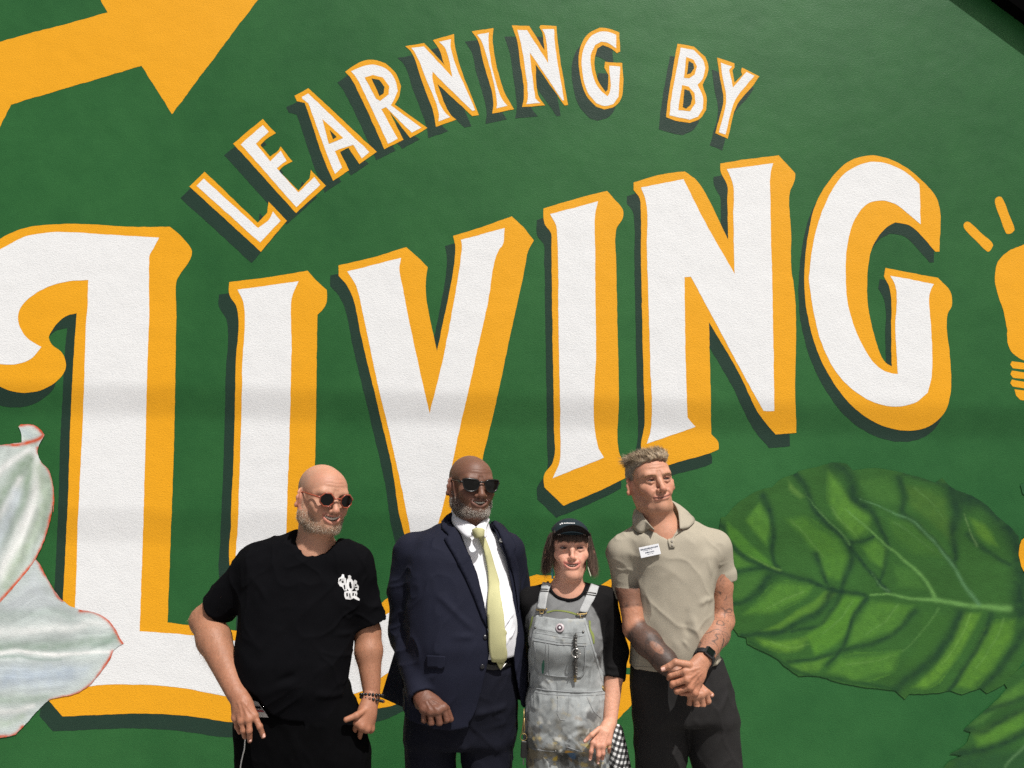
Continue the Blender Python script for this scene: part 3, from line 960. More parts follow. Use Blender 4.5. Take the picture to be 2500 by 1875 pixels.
def smin(a, b, k):
    if k <= 0: return np.minimum(a, b)
    h = np.maximum(k - np.abs(a - b), 0) / k
    return np.minimum(a, b) - h * h * (k * 0.25)


_CORN = np.array([(i, j, k) for i in (0, 1) for j in (0, 1) for k in (0, 1)])
_EDG = [(a, b) for a in range(8) for b in range(a + 1, 8) if np.abs(_CORN[a] - _CORN[b]).sum() == 1]


def nets(F, lo, h):
    s = F < 0
    n = np.array(F.shape) - 1
    cnt = np.zeros(n, np.int8)
    for c in _CORN:
        cnt += s[c[0]:c[0] + n[0], c[1]:c[1] + n[1], c[2]:c[2] + n[2]]
    act = (cnt > 0) & (cnt < 8)
    ijk = np.argwhere(act)
    N = len(ijk)
    vals = np.stack([F[ijk[:, 0] + c[0], ijk[:, 1] + c[1], ijk[:, 2] + c[2]] for c in _CORN], 1)
    acc = np.zeros((N, 3))
    num = np.zeros(N)
    for a, b in _EDG:
        va, vb = vals[:, a], vals[:, b]
        m = (va < 0) != (vb < 0)
        t = np.where(m, va / np.where(m, va - vb, 1), 0)
        acc += np.where(m[:, None], _CORN[a] + t[:, None] * (_CORN[b] - _CORN[a]), 0)
        num += m
    V = (ijk + acc / num[:, None]) * h + np.asarray(lo)
    vid = np.full(n, -1, np.int64)
    vid[act] = np.arange(N)
    Q = []
    sh = F.shape
    for axx in range(3):
        o1, o2 = [(1, 2), (2, 0), (0, 1)][axx]
        A = [slice(1, -1)] * 3
        B = [slice(1, -1)] * 3
        A[axx] = slice(0, -1)
        B[axx] = slice(1, None)
        sa, sb = s[tuple(A)], s[tuple(B)]
        e = np.argwhere(sa != sb)
        flip = sa[sa != sb]
        e = e.copy()
        e[:, o1] += 1
        e[:, o2] += 1
        d1 = np.zeros(3, int); d1[o1] = 1
        d2 = np.zeros(3, int); d2[o2] = 1
        c = [e - d1 - d2, e - d2, e, e - d1]
        q = np.stack([vid[x[:, 0], x[:, 1], x[:, 2]] for x in c], 1)
        q[~flip] = q[~flip][:, ::-1]
        Q.append(q)
    Q = np.concatenate(Q)
    Q = Q[(Q >= 0).all(1)]
    return V, Q


def vnormals(V, Q):
    nrm = np.zeros_like(V)
    a, b, c, d = V[Q[:, 0]], V[Q[:, 1]], V[Q[:, 2]], V[Q[:, 3]]
    fn = np.cross(c - a, d - b)
    for i in range(4):
        for j in range(3):
            nrm[:, j] += np.bincount(Q[:, i], fn[:, j], len(V))
    return nrm / (np.linalg.norm(nrm, axis=1)[:, None] + 1e-12)


def relax(V, Q, it=1, f=0.5):
    for _ in range(it):
        acc = np.zeros_like(V)
        num = np.zeros(len(V))
        for i in range(4):
            a, b = Q[:, i], Q[:, (i + 1) % 4]
            for j in range(3):
                acc[:, j] += np.bincount(a, V[b, j], len(V)) + np.bincount(b, V[a, j], len(V))
            num += np.bincount(a, minlength=len(V)) + np.bincount(b, minlength=len(V))
        m = num > 0
        V = V.copy()
        V[m] += f * (acc[m] / num[m][:, None] - V[m])
    return V


def ridge(V, poly, w, amp, taper=True):
    """raised (amp>0) or sunken fold along a 3-D polyline: displacement per vertex"""
    poly = np.asarray(poly, float)
    lo, hi = poly.min(0) - 3 * w, poly.max(0) + 3 * w
    m = ((V > lo) & (V < hi)).all(1)
    out = np.zeros(len(V))
    if not m.any(): return out
    d, t, _ = seg_dist3(V[m], poly)
    a = np.exp(-(d / w) ** 2)
    if taper: a = a * sstep(0, 0.18, t) * sstep(0, 0.25, 1 - t)
    out[m] = amp * a
    return out


def seg_dist3(P, poly):
    best = np.full(len(P), 1e9)
    par = np.zeros(len(P))
    L_ = np.r_[0, np.cumsum(np.linalg.norm(np.diff(poly, axis=0), axis=1))]
    for i in range(len(poly) - 1):
        a, ab = poly[i], poly[i + 1] - poly[i]
        l2 = (ab * ab).sum() + 1e-12
        t = np.clip(((P - a) @ ab) / l2, 0, 1)
        d = np.linalg.norm(P - a - t[:, None] * ab, axis=1)
        m = d < best
        best[m] = d[m]
        par[m] = ((L_[i] + t * math.sqrt(l2)) / max(L_[-1], 1e-9))[m]
    return best, par, None


def poly_sd(X, Z, poly):
    """signed distance to a polygon in the x-z plane (negative inside)"""
    X, Z = np.broadcast_arrays(X, Z)
    best = np.full(X.shape, 1e9)
    ins = np.zeros(X.shape, bool)
    n = len(poly)
    for i in range(n):
        x0, z0 = poly[i]
        x1, z1 = poly[(i + 1) % n]
        dx, dz = x1 - x0, z1 - z0
        t = np.clip(((X - x0) * dx + (Z - z0) * dz) / (dx * dx + dz * dz + 1e-12), 0, 1)
        best = np.minimum(best, (X - x0 - t * dx) ** 2 + (Z - z0 - t * dz) ** 2)
        c = ((z0 > Z) != (z1 > Z)) & (X < dx * (Z - z0) / (dz + 1e-12) + x0)
        ins ^= c
    best = np.sqrt(best)
    return np.where(ins, -best, best).astype(np.float32)


def rot(yaw=0, pitch=0, roll=0):
    """yaw: face turns to the picture's right; pitch: chin up; roll: crown tips to the picture's right"""
    y, p, r = math.radians(yaw), math.radians(pitch), math.radians(roll)
    Rz = np.array([[math.cos(y), -math.sin(y), 0], [math.sin(y), math.cos(y), 0], [0, 0, 1]])
    Rx = np.array([[1, 0, 0], [0, math.cos(p), math.sin(p)], [0, -math.sin(p), math.cos(p)]])
    Rx = Rx.T if False else Rx
    Ry = np.array([[math.cos(r), 0, math.sin(r)], [0, 1, 0], [-math.sin(r), 0, math.cos(r)]])
    return Ry @ Rz @ Rx


def tube(P, r, seg=6, cap=True):
    """swept tube along points; r scalar or list"""
    P = np.asarray(P, float)
    n = len(P)
    r = np.full(n, r) if np.isscalar(r) else np.asarray(r)
    T = np.gradient(P, axis=0)
    T /= np.linalg.norm(T, axis=1)[:, None] + 1e-12
    up = np.array([0.13, 0.31, 0.94])
    V, F = [], []
    for i in range(n):
        a = np.cross(T[i], up)
        if np.linalg.norm(a) < 1e-3: a = np.cross(T[i], [1, 0, 0])
        a /= np.linalg.norm(a)
        b = np.cross(T[i], a)
        for k in range(seg):
            t = 2 * math.pi * k / seg
            V.append(P[i] + r[i] * (math.cos(t) * a + math.sin(t) * b))
    for i in range(n - 1):
        for k in range(seg):
            F.append((i * seg + k, i * seg + (k + 1) % seg, (i + 1) * seg + (k + 1) % seg, (i + 1) * seg + k))
    F = [np.array(F)]
    if cap:
        F.append(np.array([list(range(seg))[::-1], [(n - 1) * seg + k for k in range(seg)]]))
    return np.array(V), F


def tubes(name, lst, mat, parent, seg=6):
    o = None
    for p, r in lst:
        V, F = tube(p, r, seg)
        o2 = link(name, mesh_np(name, V, F), mat, parent)
        o = o or o2
    return o


def strands(roots, dirs, length, width, curl=0.0, droop=0.0, segs=3, seed=1, colors=None, jitter=0.25, target=None):
    """hair: thin tapering ribbons (two crossed-free strips), returns V,F,C"""
    r = np.random.default_rng(seed)
    n = len(roots)
    d = dirs + r.normal(0, jitter, (n, 3))
    d /= np.linalg.norm(d, axis=1)[:, None]
    L_ = (length if np.isscalar(length) else np.asarray(length)) * r.uniform(0.7, 1.25, n)
    side = np.cross(d, r.normal(0, 1, (n, 3)))
    side /= np.linalg.norm(side, axis=1)[:, None] + 1e-9
    bend = r.normal(0, 1, (n, 3)) * curl
    V = np.zeros((n, segs + 1, 2, 3))
    for k in range(segs + 1):
        t = k / segs
        c = roots + d * (L_ * t)[:, None] + (bend * (t * t) + np.array([0, 0, -droop]) * t * t) * L_[:, None]
        w = width * (1 - 0.75 * t) * 0.5
        V[:, k, 0] = c - side * w
        V[:, k, 1] = c + side * w
    base = (np.arange(n) * (segs + 1) * 2)[:, None]
    F = []
    for k in range(segs):
        F.append(base + np.array([[k * 2, k * 2 + 1, k * 2 + 3, k * 2 + 2]]))
    F = np.concatenate(F)
    C = None
    if colors is not None:
        C = np.repeat(colors, (segs + 1) * 2, 0)
    return V.reshape(-1, 3), F, C


class Surf:
    """ray casting on to a finished garment, to lay small parts on its surface"""
    def __init__(s, *meshes):
        V, F, _ = join([(m[0], m[1]) for m in meshes])
        s.t = BVHTree.FromPolygons([tuple(v) for v in V], [tuple(int(i) for i in f) for f in F[0]])

    def hit(s, px, py, lift=0.0, d=3.0):
        o = Vector((0, 0, CAM_H))
        w = Vector(at(px, py, d))
        dr = (w - o).normalized()
        p, n, i, _ = s.t.ray_cast(o, dr)
        if p is None:
            p, n = w, Vector((0, -1, 0))
        if n.dot(dr) > 0: n = -n
        return np.array(p + n * lift), np.array(n)

    def path(s, pts, lift=0.002, step=8.0, d=3.0):
        pts = np.asarray(pts, float)
        Q = []
        for i in range(len(pts) - 1):
            m = max(1, int(np.linalg.norm(pts[i + 1] - pts[i]) / step))
            for k in range(m):
                Q.append(pts[i] + (pts[i + 1] - pts[i]) * k / m)
        Q.append(pts[-1])
        return np.array([s.hit(q[0], q[1], lift, d)[0] for q in Q])


def decal(name, surf, polys, mat, parent, lift=0.0015, d=3.0, step=5.0, thick=0.0, corner=30):
    """flat printed / sewn patches following the surface under the given outlines (photo pixels)"""
    parts = []
    for P in polys:
        Q = smooth_poly(np.asarray(P, float), step, corner)
        n = len(Q)
        lo, hi = Q.min(0), Q.max(0)
        gx, gy = np.meshgrid(np.arange(lo[0], hi[0], step), np.arange(lo[1], hi[1], step))
        G = np.stack([gx.ravel(), gy.ravel()], 1)
        if len(G):
            G = G[in_poly(G, Q)]
        if len(G):
            dd, _, _ = seg_dist(G, np.vstack([Q, Q[:1]]))
            G = G[dd > step * 0.5]
        A = np.vstack([Q, G]) if len(G) else Q
        vs, _, fs, _, _, _ = delaunay_2d_cdt([Vector(p) for p in A], [(i, (i + 1) % n) for i in range(n)], [], 1, 1e-4)
        V = np.array([surf.hit(v.x, v.y, lift, d)[0] for v in vs])
        F = np.array(fs)
        a, b, c = V[F[:, 0]], V[F[:, 1]], V[F[:, 2]]
        if np.cross(b - a, c - a)[:, 1].mean() > 0: F = F[:, ::-1]
        parts.append((V, F))
    V, F, _ = join(parts)
    return link(name, mesh_np(name, V, F, smooth=True), mat, parent)

# ------------------------------------------------------------------ heads
M_SKIN = vcol_mat('skin', rough=0.55, spec=0.35, sss=0.08, bump=0.0003, bscale=350, nvar=0.13, nscale=130)
M_SKIN_D = vcol_mat('dark_skin', rough=0.52, spec=0.35, sss=0.06, bump=0.0005, bscale=350, nvar=0.08, nscale=120)
M_HAIR = vcol_mat('hair', rough=0.55, spec=0.35, nvar=0.15, nscale=300)
M_TEETH = simple('teeth', (0.70, 0.66, 0.58, 1), 0.3, nscale=300, nvar=0.08)
M_EYE = vcol_mat('eyeball', rough=0.15, spec=0.6, nvar=0.02)


class Head:
    """a sculpted head; local axes: x to the picture's right when facing the camera, -y out of the face, z up, eyes at z=0"""
    def __init__(s, eye, M, sc, o):
        s.M, s.s, s.o = M, sc, o
        s.c = np.asarray(eye) - sc * (M @ np.array([0, -0.085, 0]))

    def W(s, p):
        return s.c + s.s * (s.M @ np.asarray(p, float))

    def Wm(s, P):
        return s.c + s.s * (np.asarray(P, float) @ s.M.T)

    def loc(s, V):
        return ((V - s.c) @ s.M) / s.s

    def ysurf(s, x, z):
        """depth of the modelled face at local (x, z)"""
        ys = np.arange(-0.135, -0.02, 0.0006)
        P = s.Wm(np.stack([np.full(len(ys), x), ys, np.full(len(ys), z)], 1))
        g = (P - s.v.lo) / s.v.h
        i = np.clip(np.floor(g).astype(int), 0, s.v.n - 2)
        f = np.clip(g - i, 0, 1)
        F = s.v.F
        val = 0
        for dx in (0, 1):
            for dy in (0, 1):
                for dz in (0, 1):
                    w = (f[:, 0] if dx else 1 - f[:, 0]) * (f[:, 1] if dy else 1 - f[:, 1]) * (f[:, 2] if dz else 1 - f[:, 2])
                    val = val + w * F[i[:, 0] + dx, i[:, 1] + dy, i[:, 2] + dz]
        k = np.argmax(val < 0)
        return ys[k] if (val < 0).any() else -0.08

    def on(s, pts, lift=0.0):
        """(x, z) pairs laid on the face, as world points"""
        return s.Wm([(x, s.ysurf(x, z) - lift, z) for x, z in pts])

    def mouth(s, t, dz=0.0, dy=0.0):
        o = s.o
        mw, sm = o.get('mw', 0.027), o.get('smile', 0.007)
        y = np.interp(abs(t), np.linspace(0, 1.1, 12), s.my) if hasattr(s, 'my') else -0.0945 + 0.021 * t * t
        return np.array([mw * t, y + dy, -0.0665 + sm * t * t + dz + o.get('skew', 0) * t])

    def build(s, v):
        o, S = s.o, s.s
        s.v = v

        def E(p, r, k, mode='add', R=None):
            v.el(s.W(p), S * np.array(r), s.M if R is None else s.M @ R, k * S, mode)

        def CH(pts, rad, k, mode='add'):
            v.chain([s.W(p) for p in pts], [S * r for r in rad], k * S, mode)
        jw, full = o.get('jaw', 0.056), o.get('full', 0.0)
        cs, ck = o.get('chin', 1.0), o.get('cheek', 1.0)
        E((0, 0.020, 0.027), (0.0755, 0.099, 0.0815), 0.02)
        E((0, -0.040, 0.026), (0.062, 0.052, 0.060), 0.03)
        E((0, -0.026, -0.035), (0.060 + full, 0.062, 0.062), 0.03)
        for g in (-1, 1):
            CH([(g * (jw + 0.004), 0.012, -0.035), (g * jw, -0.006, -0.072), (g * 0.030 * o.get('chinw', 1.0), -0.058, -0.099), (g * 0.008, -0.078, -0.104)],
               [0.018 * cs, (0.018 + full * 0.5) * cs, 0.016 * cs, 0.015], 0.028)
            E((g * 0.045 * ck, -0.060, -0.026), (0.025 * ck, 0.020, 0.020), 0.022)
            E((g * 0.034 * ck, -0.076, -0.046), (0.020 + full, 0.014, 0.018), 0.022)      # smiling cheek
            CH([(g * 0.056, -0.054, 0.012), (g * 0.042, -0.077, 0.0205), (g * 0.018, -0.087, 0.0185)], [0.005, 0.0080, 0.0085], 0.018)
        E((0, -0.074, -0.068), (0.033, 0.024, 0.030), 0.024)
        E((0, -0.082, -0.100), (0.017, 0.014, 0.014), 0.016)
        # eye sockets and lids
        for g in (-1, 1):
            E((g * 0.032, -0.0965, 0.000), (0.0185, 0.0125, 0.0105), 0.012, 'sub')
            E((g * 0.032, -0.0725, 0.000), (0.0175, 0.0155, 0.0145), 0.006)
            CH([(g * 0.019, -0.0855, 0.002), (g * 0.031, -0.090, 0.0075), (g * 0.046, -0.082, 0.002)], [0.0025, 0.0032, 0.002], 0.004)
            CH([(g * 0.020, -0.0845, -0.005), (g * 0.032, -0.0875, -0.0085), (g * 0.046, -0.080, -0.004)], [0.0028, 0.0030 + 0.0010 * min(1, o.get('age', 1)), 0.0028], 0.006)
            if o.get('eyes', 0):
                op = o['eyes']
                R = np.array([[math.cos(-g * 0.1), 0, math.sin(-g * 0.1)], [0, 1, 0], [-math.sin(-g * 0.1), 0, math.cos(-g * 0.1)]])
                ye = s.ysurf(g * 0.0325, 0.0005)
                s.ye = ye
                E((g * 0.0325, ye + 0.001, 0.0005), (0.0130, 0.0075, op), 0.0012, 'sub', R)
        # nose
        nw, nl = o.get('nose_w', 1.0), o.get('nose_l', 1.0)
        CH([(0, -0.086, 0.012), (0, -0.097, -0.008), (0, -0.090 - 0.0225 * nl, -0.034)], [0.0085, 0.0075 * nw, 0.0095 * nw], 0.012)
        E((0, -0.0915 - 0.0215 * nl, -0.0375), (0.0105 * nw, 0.0105, 0.0092), 0.008)
        for g in (-1, 1):
            E((g * 0.0125 * nw, -0.1005, -0.0405), (0.0075 * nw, 0.0105, 0.0075), 0.006)
            E((g * 0.0075 * nw, -0.1050, -0.0480), (0.0028 * nw, 0.0045, 0.0022), 0.002, 'sub')
        CH([(0, -0.101, -0.047), (0, -0.0985, -0.056)], [0.005, 0.004], 0.008)
        # mouth
        mw, sm = o.get('mw', 0.027), o.get('smile', 0.007)
        my = [s.ysurf(mw * t, -0.0665 + sm * t * t) for t in np.linspace(0, 1.1, 12)]
        s.my = np.convolve(np.r_[my[0], my[0], my, my[-1], my[-1]], np.ones(5) / 5, 'valid')
        T = np.linspace(-1, 1, 9)
        if o.get('open', 0):
            h = o['open']
            CH([s.mouth(t, h * (1 - 0.5 * t * t) + 0.0030, 0.0010) for t in T[1:-1]], [0.0030, 0.0036, 0.0038, 0.0036, 0.0038, 0.0036, 0.0030], 0.006)
            CH([s.mouth(t * 0.85, -h * (1.15 - t * t) - 0.0040, 0.0012) for t in T], [0.0028] + [0.0046] * 7 + [0.0028], 0.006)
            T2 = np.linspace(-1, 1, 15)
            for t in T2:
                hh = h * (1 - 0.80 * t * t)
                r_ = max(0.0013, hh * 0.52)
                for dy in (-0.004, 0.0, 0.004):
                    v.rc(s.W(s.mouth(t, hh - r_, dy)), s.W(s.mouth(t, -hh * 1.1 + r_, dy)), S * r_, None, 0.0015 * S, 'sub')
            CH([s.mouth(t * 0.85, 0, 0.008) for t in T2], [h * 0.9 * (1 - 0.6 * t * t) for t in T2], 0.002, 'sub')
        else:
            CH([s.mouth(t * 0.85, 0.0036, 0.0014) for t in T], [0.0030] + [0.0040] * 7 + [0.0030], 0.006)
            CH([s.mouth(t * 0.8, -0.0050, 0.0016) for t in T], [0.0030] + [0.0048] * 7 + [0.0030], 0.006)
        # ears
        for g in (-1, 1):
            a = g * math.radians(46)
            R = np.array([[math.cos(a), -math.sin(a), 0], [math.sin(a), math.cos(a), 0], [0, 0, 1]]) @ np.array([[1, 0, 0], [0, math.cos(.25), math.sin(.25)], [0, -math.sin(.25), math.cos(.25)]])
            e0 = np.array([g * 0.0820, 0.012, -0.013])
            E(e0, (0.0055, 0.0200, 0.0320), 0.005, 'add', R)
            E((g * 0.074, 0.004, -0.012), (0.008, 0.010, 0.018), 0.008)
            E(e0 + np.array([g * 0.0055, -0.002, 0.002]), (0.0048, 0.0120, 0.0195), 0.003, 'sub', R)
            ring = [e0 + R @ np.array([g * 0.002, 0.0188 * math.cos(t), 0.0305 * math.sin(t)]) for t in np.linspace(-2.2, 2.6, 11)]
            CH(ring, [0.0036] * 11, 0.003)
            CH([e0 + R @ np.array([g * 0.003, -0.004, 0.016]), e0 + R @ np.array([g * 0.004, 0.007, 0.003]), e0 + R @ np.array([g * 0.003, 0.0, -0.012])], [0.0026] * 3, 0.004)
            E(e0 + R @ np.array([g * 0.002, -0.007, -0.027]), (0.0045, 0.0075, 0.0085), 0.005, 'add', R)
            E(e0 + R @ np.array([g * 0.001, -0.0155, -0.002]), (0.005, 0.005, 0.008), 0.004, 'add', R)

    def wrinkles(s, V, N):
        """nasolabial folds, crow's feet, brow lines"""
        o = s.o
        D = np.zeros(len(V))
        ag = o.get('age', 1)
        for g in (-1, 1):
            nl = o.get('fold', 0.0022)
            D += ridge(V, s.on([(g * 0.017, -0.036), (g * 0.026, -0.047), (g * 0.034, -0.060), (g * 0.037, -0.076)]), 0.0036 * s.s, -nl)
            D += ridge(V, s.on([(g * 0.027, -0.036), (g * 0.037, -0.048), (g * 0.044, -0.062)]), 0.008 * s.s, nl * 0.9)
            D += ridge(V, s.on([(g * 0.019, -0.010), (g * 0.031, -0.0165), (g * 0.044, -0.013)]), 0.0022 * s.s, -0.0011 * min(1.0, ag))
            for k in range(3):
                D += ridge(V, s.on([(g * 0.050, 0.003 - k * 0.004), (g * 0.061, 0.007 - k * 0.007)]), 0.0016 * s.s, -0.0008 * ag)
            D += ridge(V, s.on([(g * 0.006, 0.030), (g * 0.0085, 0.016)]), 0.0026 * s.s, -0.0012 * o.get('frown', 1), False)
        for k in range(3):
            z = 0.042 + 0.012 * k
            D += ridge(V, s.on([(-0.04, z - 0.001), (-0.02, z + 0.001), (0, z - 0.001), (0.02, z + 0.001), (0.04, z)]), 0.0022 * s.s, -0.0009 * ag)
        if not o.get('open', 0):
            T = np.linspace(-1.06, 1.06, 15)
            D += ridge(V, s.on([tuple(s.mouth(t, -0.0005)[[0, 2]]) for t in T]), 0.0026 * s.s, -0.0022)
        return V + N * D[:, None]

    def paint(s, V, base, red):
        o = s.o
        q = s.loc(V)
        x, y, z = q.T
        ax = np.abs(x)
        C = np.tile(base, (len(V), 1))
        front = sstep(0.0, -0.05, y)

        def mix(a, col):
            nonlocal C
            a = np.clip(a, 0, 1)[:, None]
            C = C * (1 - a) + col * a
        r = np.exp(-((ax - 0.042) ** 2 + (z + 0.034) ** 2) / 0.020 ** 2) * front * 0.55
        r += np.exp(-(x ** 2 + (z + 0.036) ** 2) / 0.014 ** 2) * (y < -0.09) * 0.55
        r += sstep(0.074, 0.080, ax) * (np.abs(z + 0.012) < 0.04) * 0.55
        r += np.exp(-((z - 0.075) ** 2) / 0.03 ** 2) * front * o.get('brow_red', 0.2)
        mix(r * 0.7 * (0.8 + 0.35 * fbm(V, 40, 3)), red)
        C *= (1 + 0.05 * fbm(V + 4, 85, 3) + 0.035 * fbm(V + 8, 260, 2))[:, None]
        # lips
        T = np.linspace(-1, 1, 21)
        op = o.get('open', 0)
        up = s.Wm([s.mouth(t * 0.95, (op + 0.0035) * (1 - 0.6 * t * t) if op else 0.0035) for t in T])
        lo = s.Wm([s.mouth(t * 0.9, (-op * (1.2 - t * t) - 0.0045) if op else -0.0050) for t in T])
        near = (z < -0.035) & (z > -0.1) & (y < -0.05)
        for pl in (up, lo):
            d = np.full(len(V), 1.0)
            d[near] = seg_dist3(V[near], pl)[0]
            mix(sstep(0.0075 * s.s, 0.004 * s.s, d) * o.get('lip_a', 0.75), o['lip'])
        mid = s.Wm([s.mouth(t * 1.04, -0.0005, 0.0) for t in T]) if op else s.on([tuple(s.mouth(t * 1.04, -0.0005)[[0, 2]]) for t in T], -0.001)
        d = np.full(len(V), 1.0)
        d[near] = seg_dist3(V[near], mid)[0]
        if op:
            ysm = np.interp(ax / o.get('mw', 0.027), np.linspace(0, 1.1, 12), s.my)
            dzm = z - (-0.0665 + o.get('smile', 0.007) * (x / o.get('mw', 0.027)) ** 2)
            inside = (y > ysm + 0.0035) & (ax < 0.034) & (y < -0.05) & (dzm < op * 1.0 + 0.0008) & (dzm > -op * 1.25 - 0.0008)
            mix(((d < 0.016 * s.s) & inside) * 1.0, np.array([0.03, 0.008, 0.007]))
            mix(sstep(0.0022, 0.001, d / s.s) * (ax > 0.02) * 0.5, o['lip'] * 0.3)
        else:
            mix(sstep(0.0034, 0.0014, d / s.s) * 0.9, o['lip'] * 0.20)
        # nostrils
        mix(sstep(0.0048, 0.0026, np.linalg.norm(np.stack([ax - 0.0078 * o.get('nose_w', 1), (y + 0.1050) * 0.6, z + 0.0485], 1), axis=1)) * sstep(-0.0445, -0.0465, z) * o.get('nostril', 0.75), base * 0.15)
        # lids and lash line
        if o.get('eyes', 0):
            e = np.sqrt(((ax - 0.0325) / 0.0145) ** 2 + ((z - 0.0005) / (o['eyes'] + 0.0030)) ** 2)
            mix(sstep(1.12, 0.86, e) * (y < -0.07) * (y > -0.1) * o.get('lash', 0.8), o.get('lash_c', base * 0.10))
            e2 = np.sqrt(((ax - 0.033) / 0.020) ** 2 + ((z - 0.0055) / 0.0085) ** 2)
            mix(sstep(1.2, 0.5, e2) * (y < -0.065) * o.get('shadow_a', 0.25), o.get('shadow_c', base * 0.45))
        if 'brow' in o:
            for g in (-1, 1):
                pl = s.brow_line(g)
                m = (y < -0.05) & (z > 0) & (z < 0.05) & (x * g > 0)
                d = np.full(len(V), 1.0)
                d[m] = seg_dist3(V[m], pl)[0]
                mix(sstep(0.0062, 0.0025, d / s.s) * o.get('brow_a', 0.5), o['brow'])
        return C, q

    def brow_line(s, g):
        a = s.o.get('brow_arch', 0.006)
        zb = s.o.get('brow_z', 0.0195)
        if not hasattr(s, '_bl'): s._bl = {}
        if g not in s._bl:
            s._bl[g] = s.on([(g * 0.012, zb + a * 0.15), (g * 0.026, zb + a * 0.75), (g * 0.040, zb + a), (g * 0.053, zb - 0.002 + a * 0.3)])
        return s._bl[g]

    def teeth(s, parent):
        op = s.o['open']
        parts = []
        n = 8
        for i in range(n):
            t0 = (i - (n - 1) / 2) / (n / 2) * 0.86
            w = s.o.get('mw', 0.027) * 0.86 / n * (1.12 if i in (3, 4) else 0.97)
            c = s.mouth(t0, op * 0.12 * (1 - 0.5 * t0 * t0), 0.0052)
            h = op * (0.86 - 0.42 * t0 * t0)
            bm = bmesh.new()
            bmesh.ops.create_cube(bm, size=1)
            bmesh.ops.bevel(bm, geom=bm.edges[:], offset=0.22, segments=2, affect='EDGES')
            V = np.array([tuple(v.co) for v in bm.verts]) * np.array([w * 2.1, 0.005, h * 1.55])
            F = [[v.index for v in f.verts] for f in bm.faces]
            bm.free()
            a = -t0 * 0.9
            V = V @ np.array([[math.cos(a), -math.sin(a), 0], [math.sin(a), math.cos(a), 0], [0, 0, 1]]) + c
            by = {}
            for f in F: by.setdefault(len(f), []).append(f)
            parts.append((s.Wm(V), [np.array(b) for b in by.values()]))
        V, F, _ = join(parts)
        return props(link('teeth', mesh_np('teeth', V, F), M_TEETH, parent), kind='stuff')

    def eyeballs(s, parent, iris):
        for g in (-1, 1):
            bm = bmesh.new()
            bmesh.ops.create_uvsphere(bm, u_segments=24, v_segments=16, radius=1.0)
            V = np.array([tuple(v.co) for v in bm.verts])
            F3 = np.array([[v.index for v in f.verts] for f in bm.faces if len(f.verts) == 3])
            F4 = np.array([[v.index for v in f.verts] for f in bm.faces if len(f.verts) == 4])
            bm.free()
            gz = np.array(s.o.get('gaze', (0.1, -1, 0.05)))
            gz = gz / np.linalg.norm(gz)
            ang = V @ gz
            C = np.tile(np.array([0.55, 0.50, 0.47]), (len(V), 1))
            C[ang > 0.86] = iris
            C[ang > 0.965] = 0.005
            P = s.Wm(V * 0.0118 + np.array([g * 0.0322, s.ye + 0.0022 + 0.0118, 0.0]))
            link('eye', mesh_np('eye', P, [F3, F4], C), M_EYE, parent)

    def brows(s, parent, n=240, length=0.008, seed=5):
        Vs = []
        r = np.random.default_rng(seed)
        for g in (-1, 1):
            pl = s.brow_line(g)
            t = r.random(n)
            i = np.minimum((t * 3).astype(int), 2)
            f = t * 3 - i
            p = pl[i] * (1 - f)[:, None] + pl[i + 1] * f[:, None]
            up_ = s.M @ np.array([0, 0, 1.0])
            th = s.o.get('brow_th', 0.0035)
            p = p + up_ * (r.uniform(-1, 1, n) * th * (1 - 0.6 * t) * s.s)[:, None]
            d = s.M @ np.array([g * 0.8, 0.15, 0.45])
            out = s.M @ np.array([0, -1.0, 0])
            p = p + out * 0.001
            cols = np.tile(s.o['brow'], (n, 1)) * r.uniform(0.7, 1.3, (n, 1))
            Vs.append(strands(p, np.tile(d, (n, 1)) + out * 0.1, length * s.s, 0.0009, 0.1, 0.1, 2, seed, cols, 0.2))
        for V, F, C in Vs:
            props(link('eyebrow', mesh_np('eyebrow', V, F, C), M_HAIR, parent), kind='stuff')

    def beard(s, V, N, Q, mask_fn, parent, cols, n=5000, length=0.008, width=0.0008, seed=2, name='beard', down=0.6):
        """short hairs grown from the skin wherever the mask allows"""
        q = s.loc(V)
        m = np.clip(mask_fn(q), 0, 1)
        w = m / m.sum()
        r = np.random.default_rng(seed)
        idx = r.choice(len(V), n, p=w)
        P = V[idx] + r.normal(0, 0.0012, (n, 3))
        dn = s.M @ np.array([0, -0.15, -1.0])
        D = N[idx] * (0.75) + dn * down
        ln = length * (0.45 + 0.55 * m[idx]) * s.s
        cl = cols(q[idx], r)
        Vb, Fb, Cb = strands(P, D, ln, width, 0.35, 0.1, 2, seed, cl, 0.32)
        return props(link(name, mesh_np(name, Vb, Fb, Cb), M_HAIR, parent), kind='stuff')


def face_mask(q, top=-0.035, stache=1.0):
    """where a short full beard grows"""
    x, y, z = q.T
    ax = np.abs(x)
    line = np.interp(y, [-0.10, -0.075, -0.05, -0.02, -0.004], [-0.086, -0.074, -0.058, -0.040, -0.014]) - 0.0
    m = sstep(0.008, -0.016, z - line)
    m *= sstep(-0.135, -0.118, z + 0.12 * np.clip(y + 0.02, -0.2, 0.0))
    m *= sstep(0.006, -0.006, y)
    mo = 0.5 * sstep(0.003, -0.003, np.abs(z + 0.0535) - 0.0045) * sstep(0.034, 0.026, ax) * (y < -0.07)
    lips = np.sqrt((ax / 0.036) ** 2 + ((z + 0.069) / 0.0165) ** 2)
    m = np.maximum(m, mo * stache)
    m *= sstep(0.98, 1.15, lips)
    m *= 1 - sstep(0.0755, 0.0785, ax) * (z > -0.052)
    return m


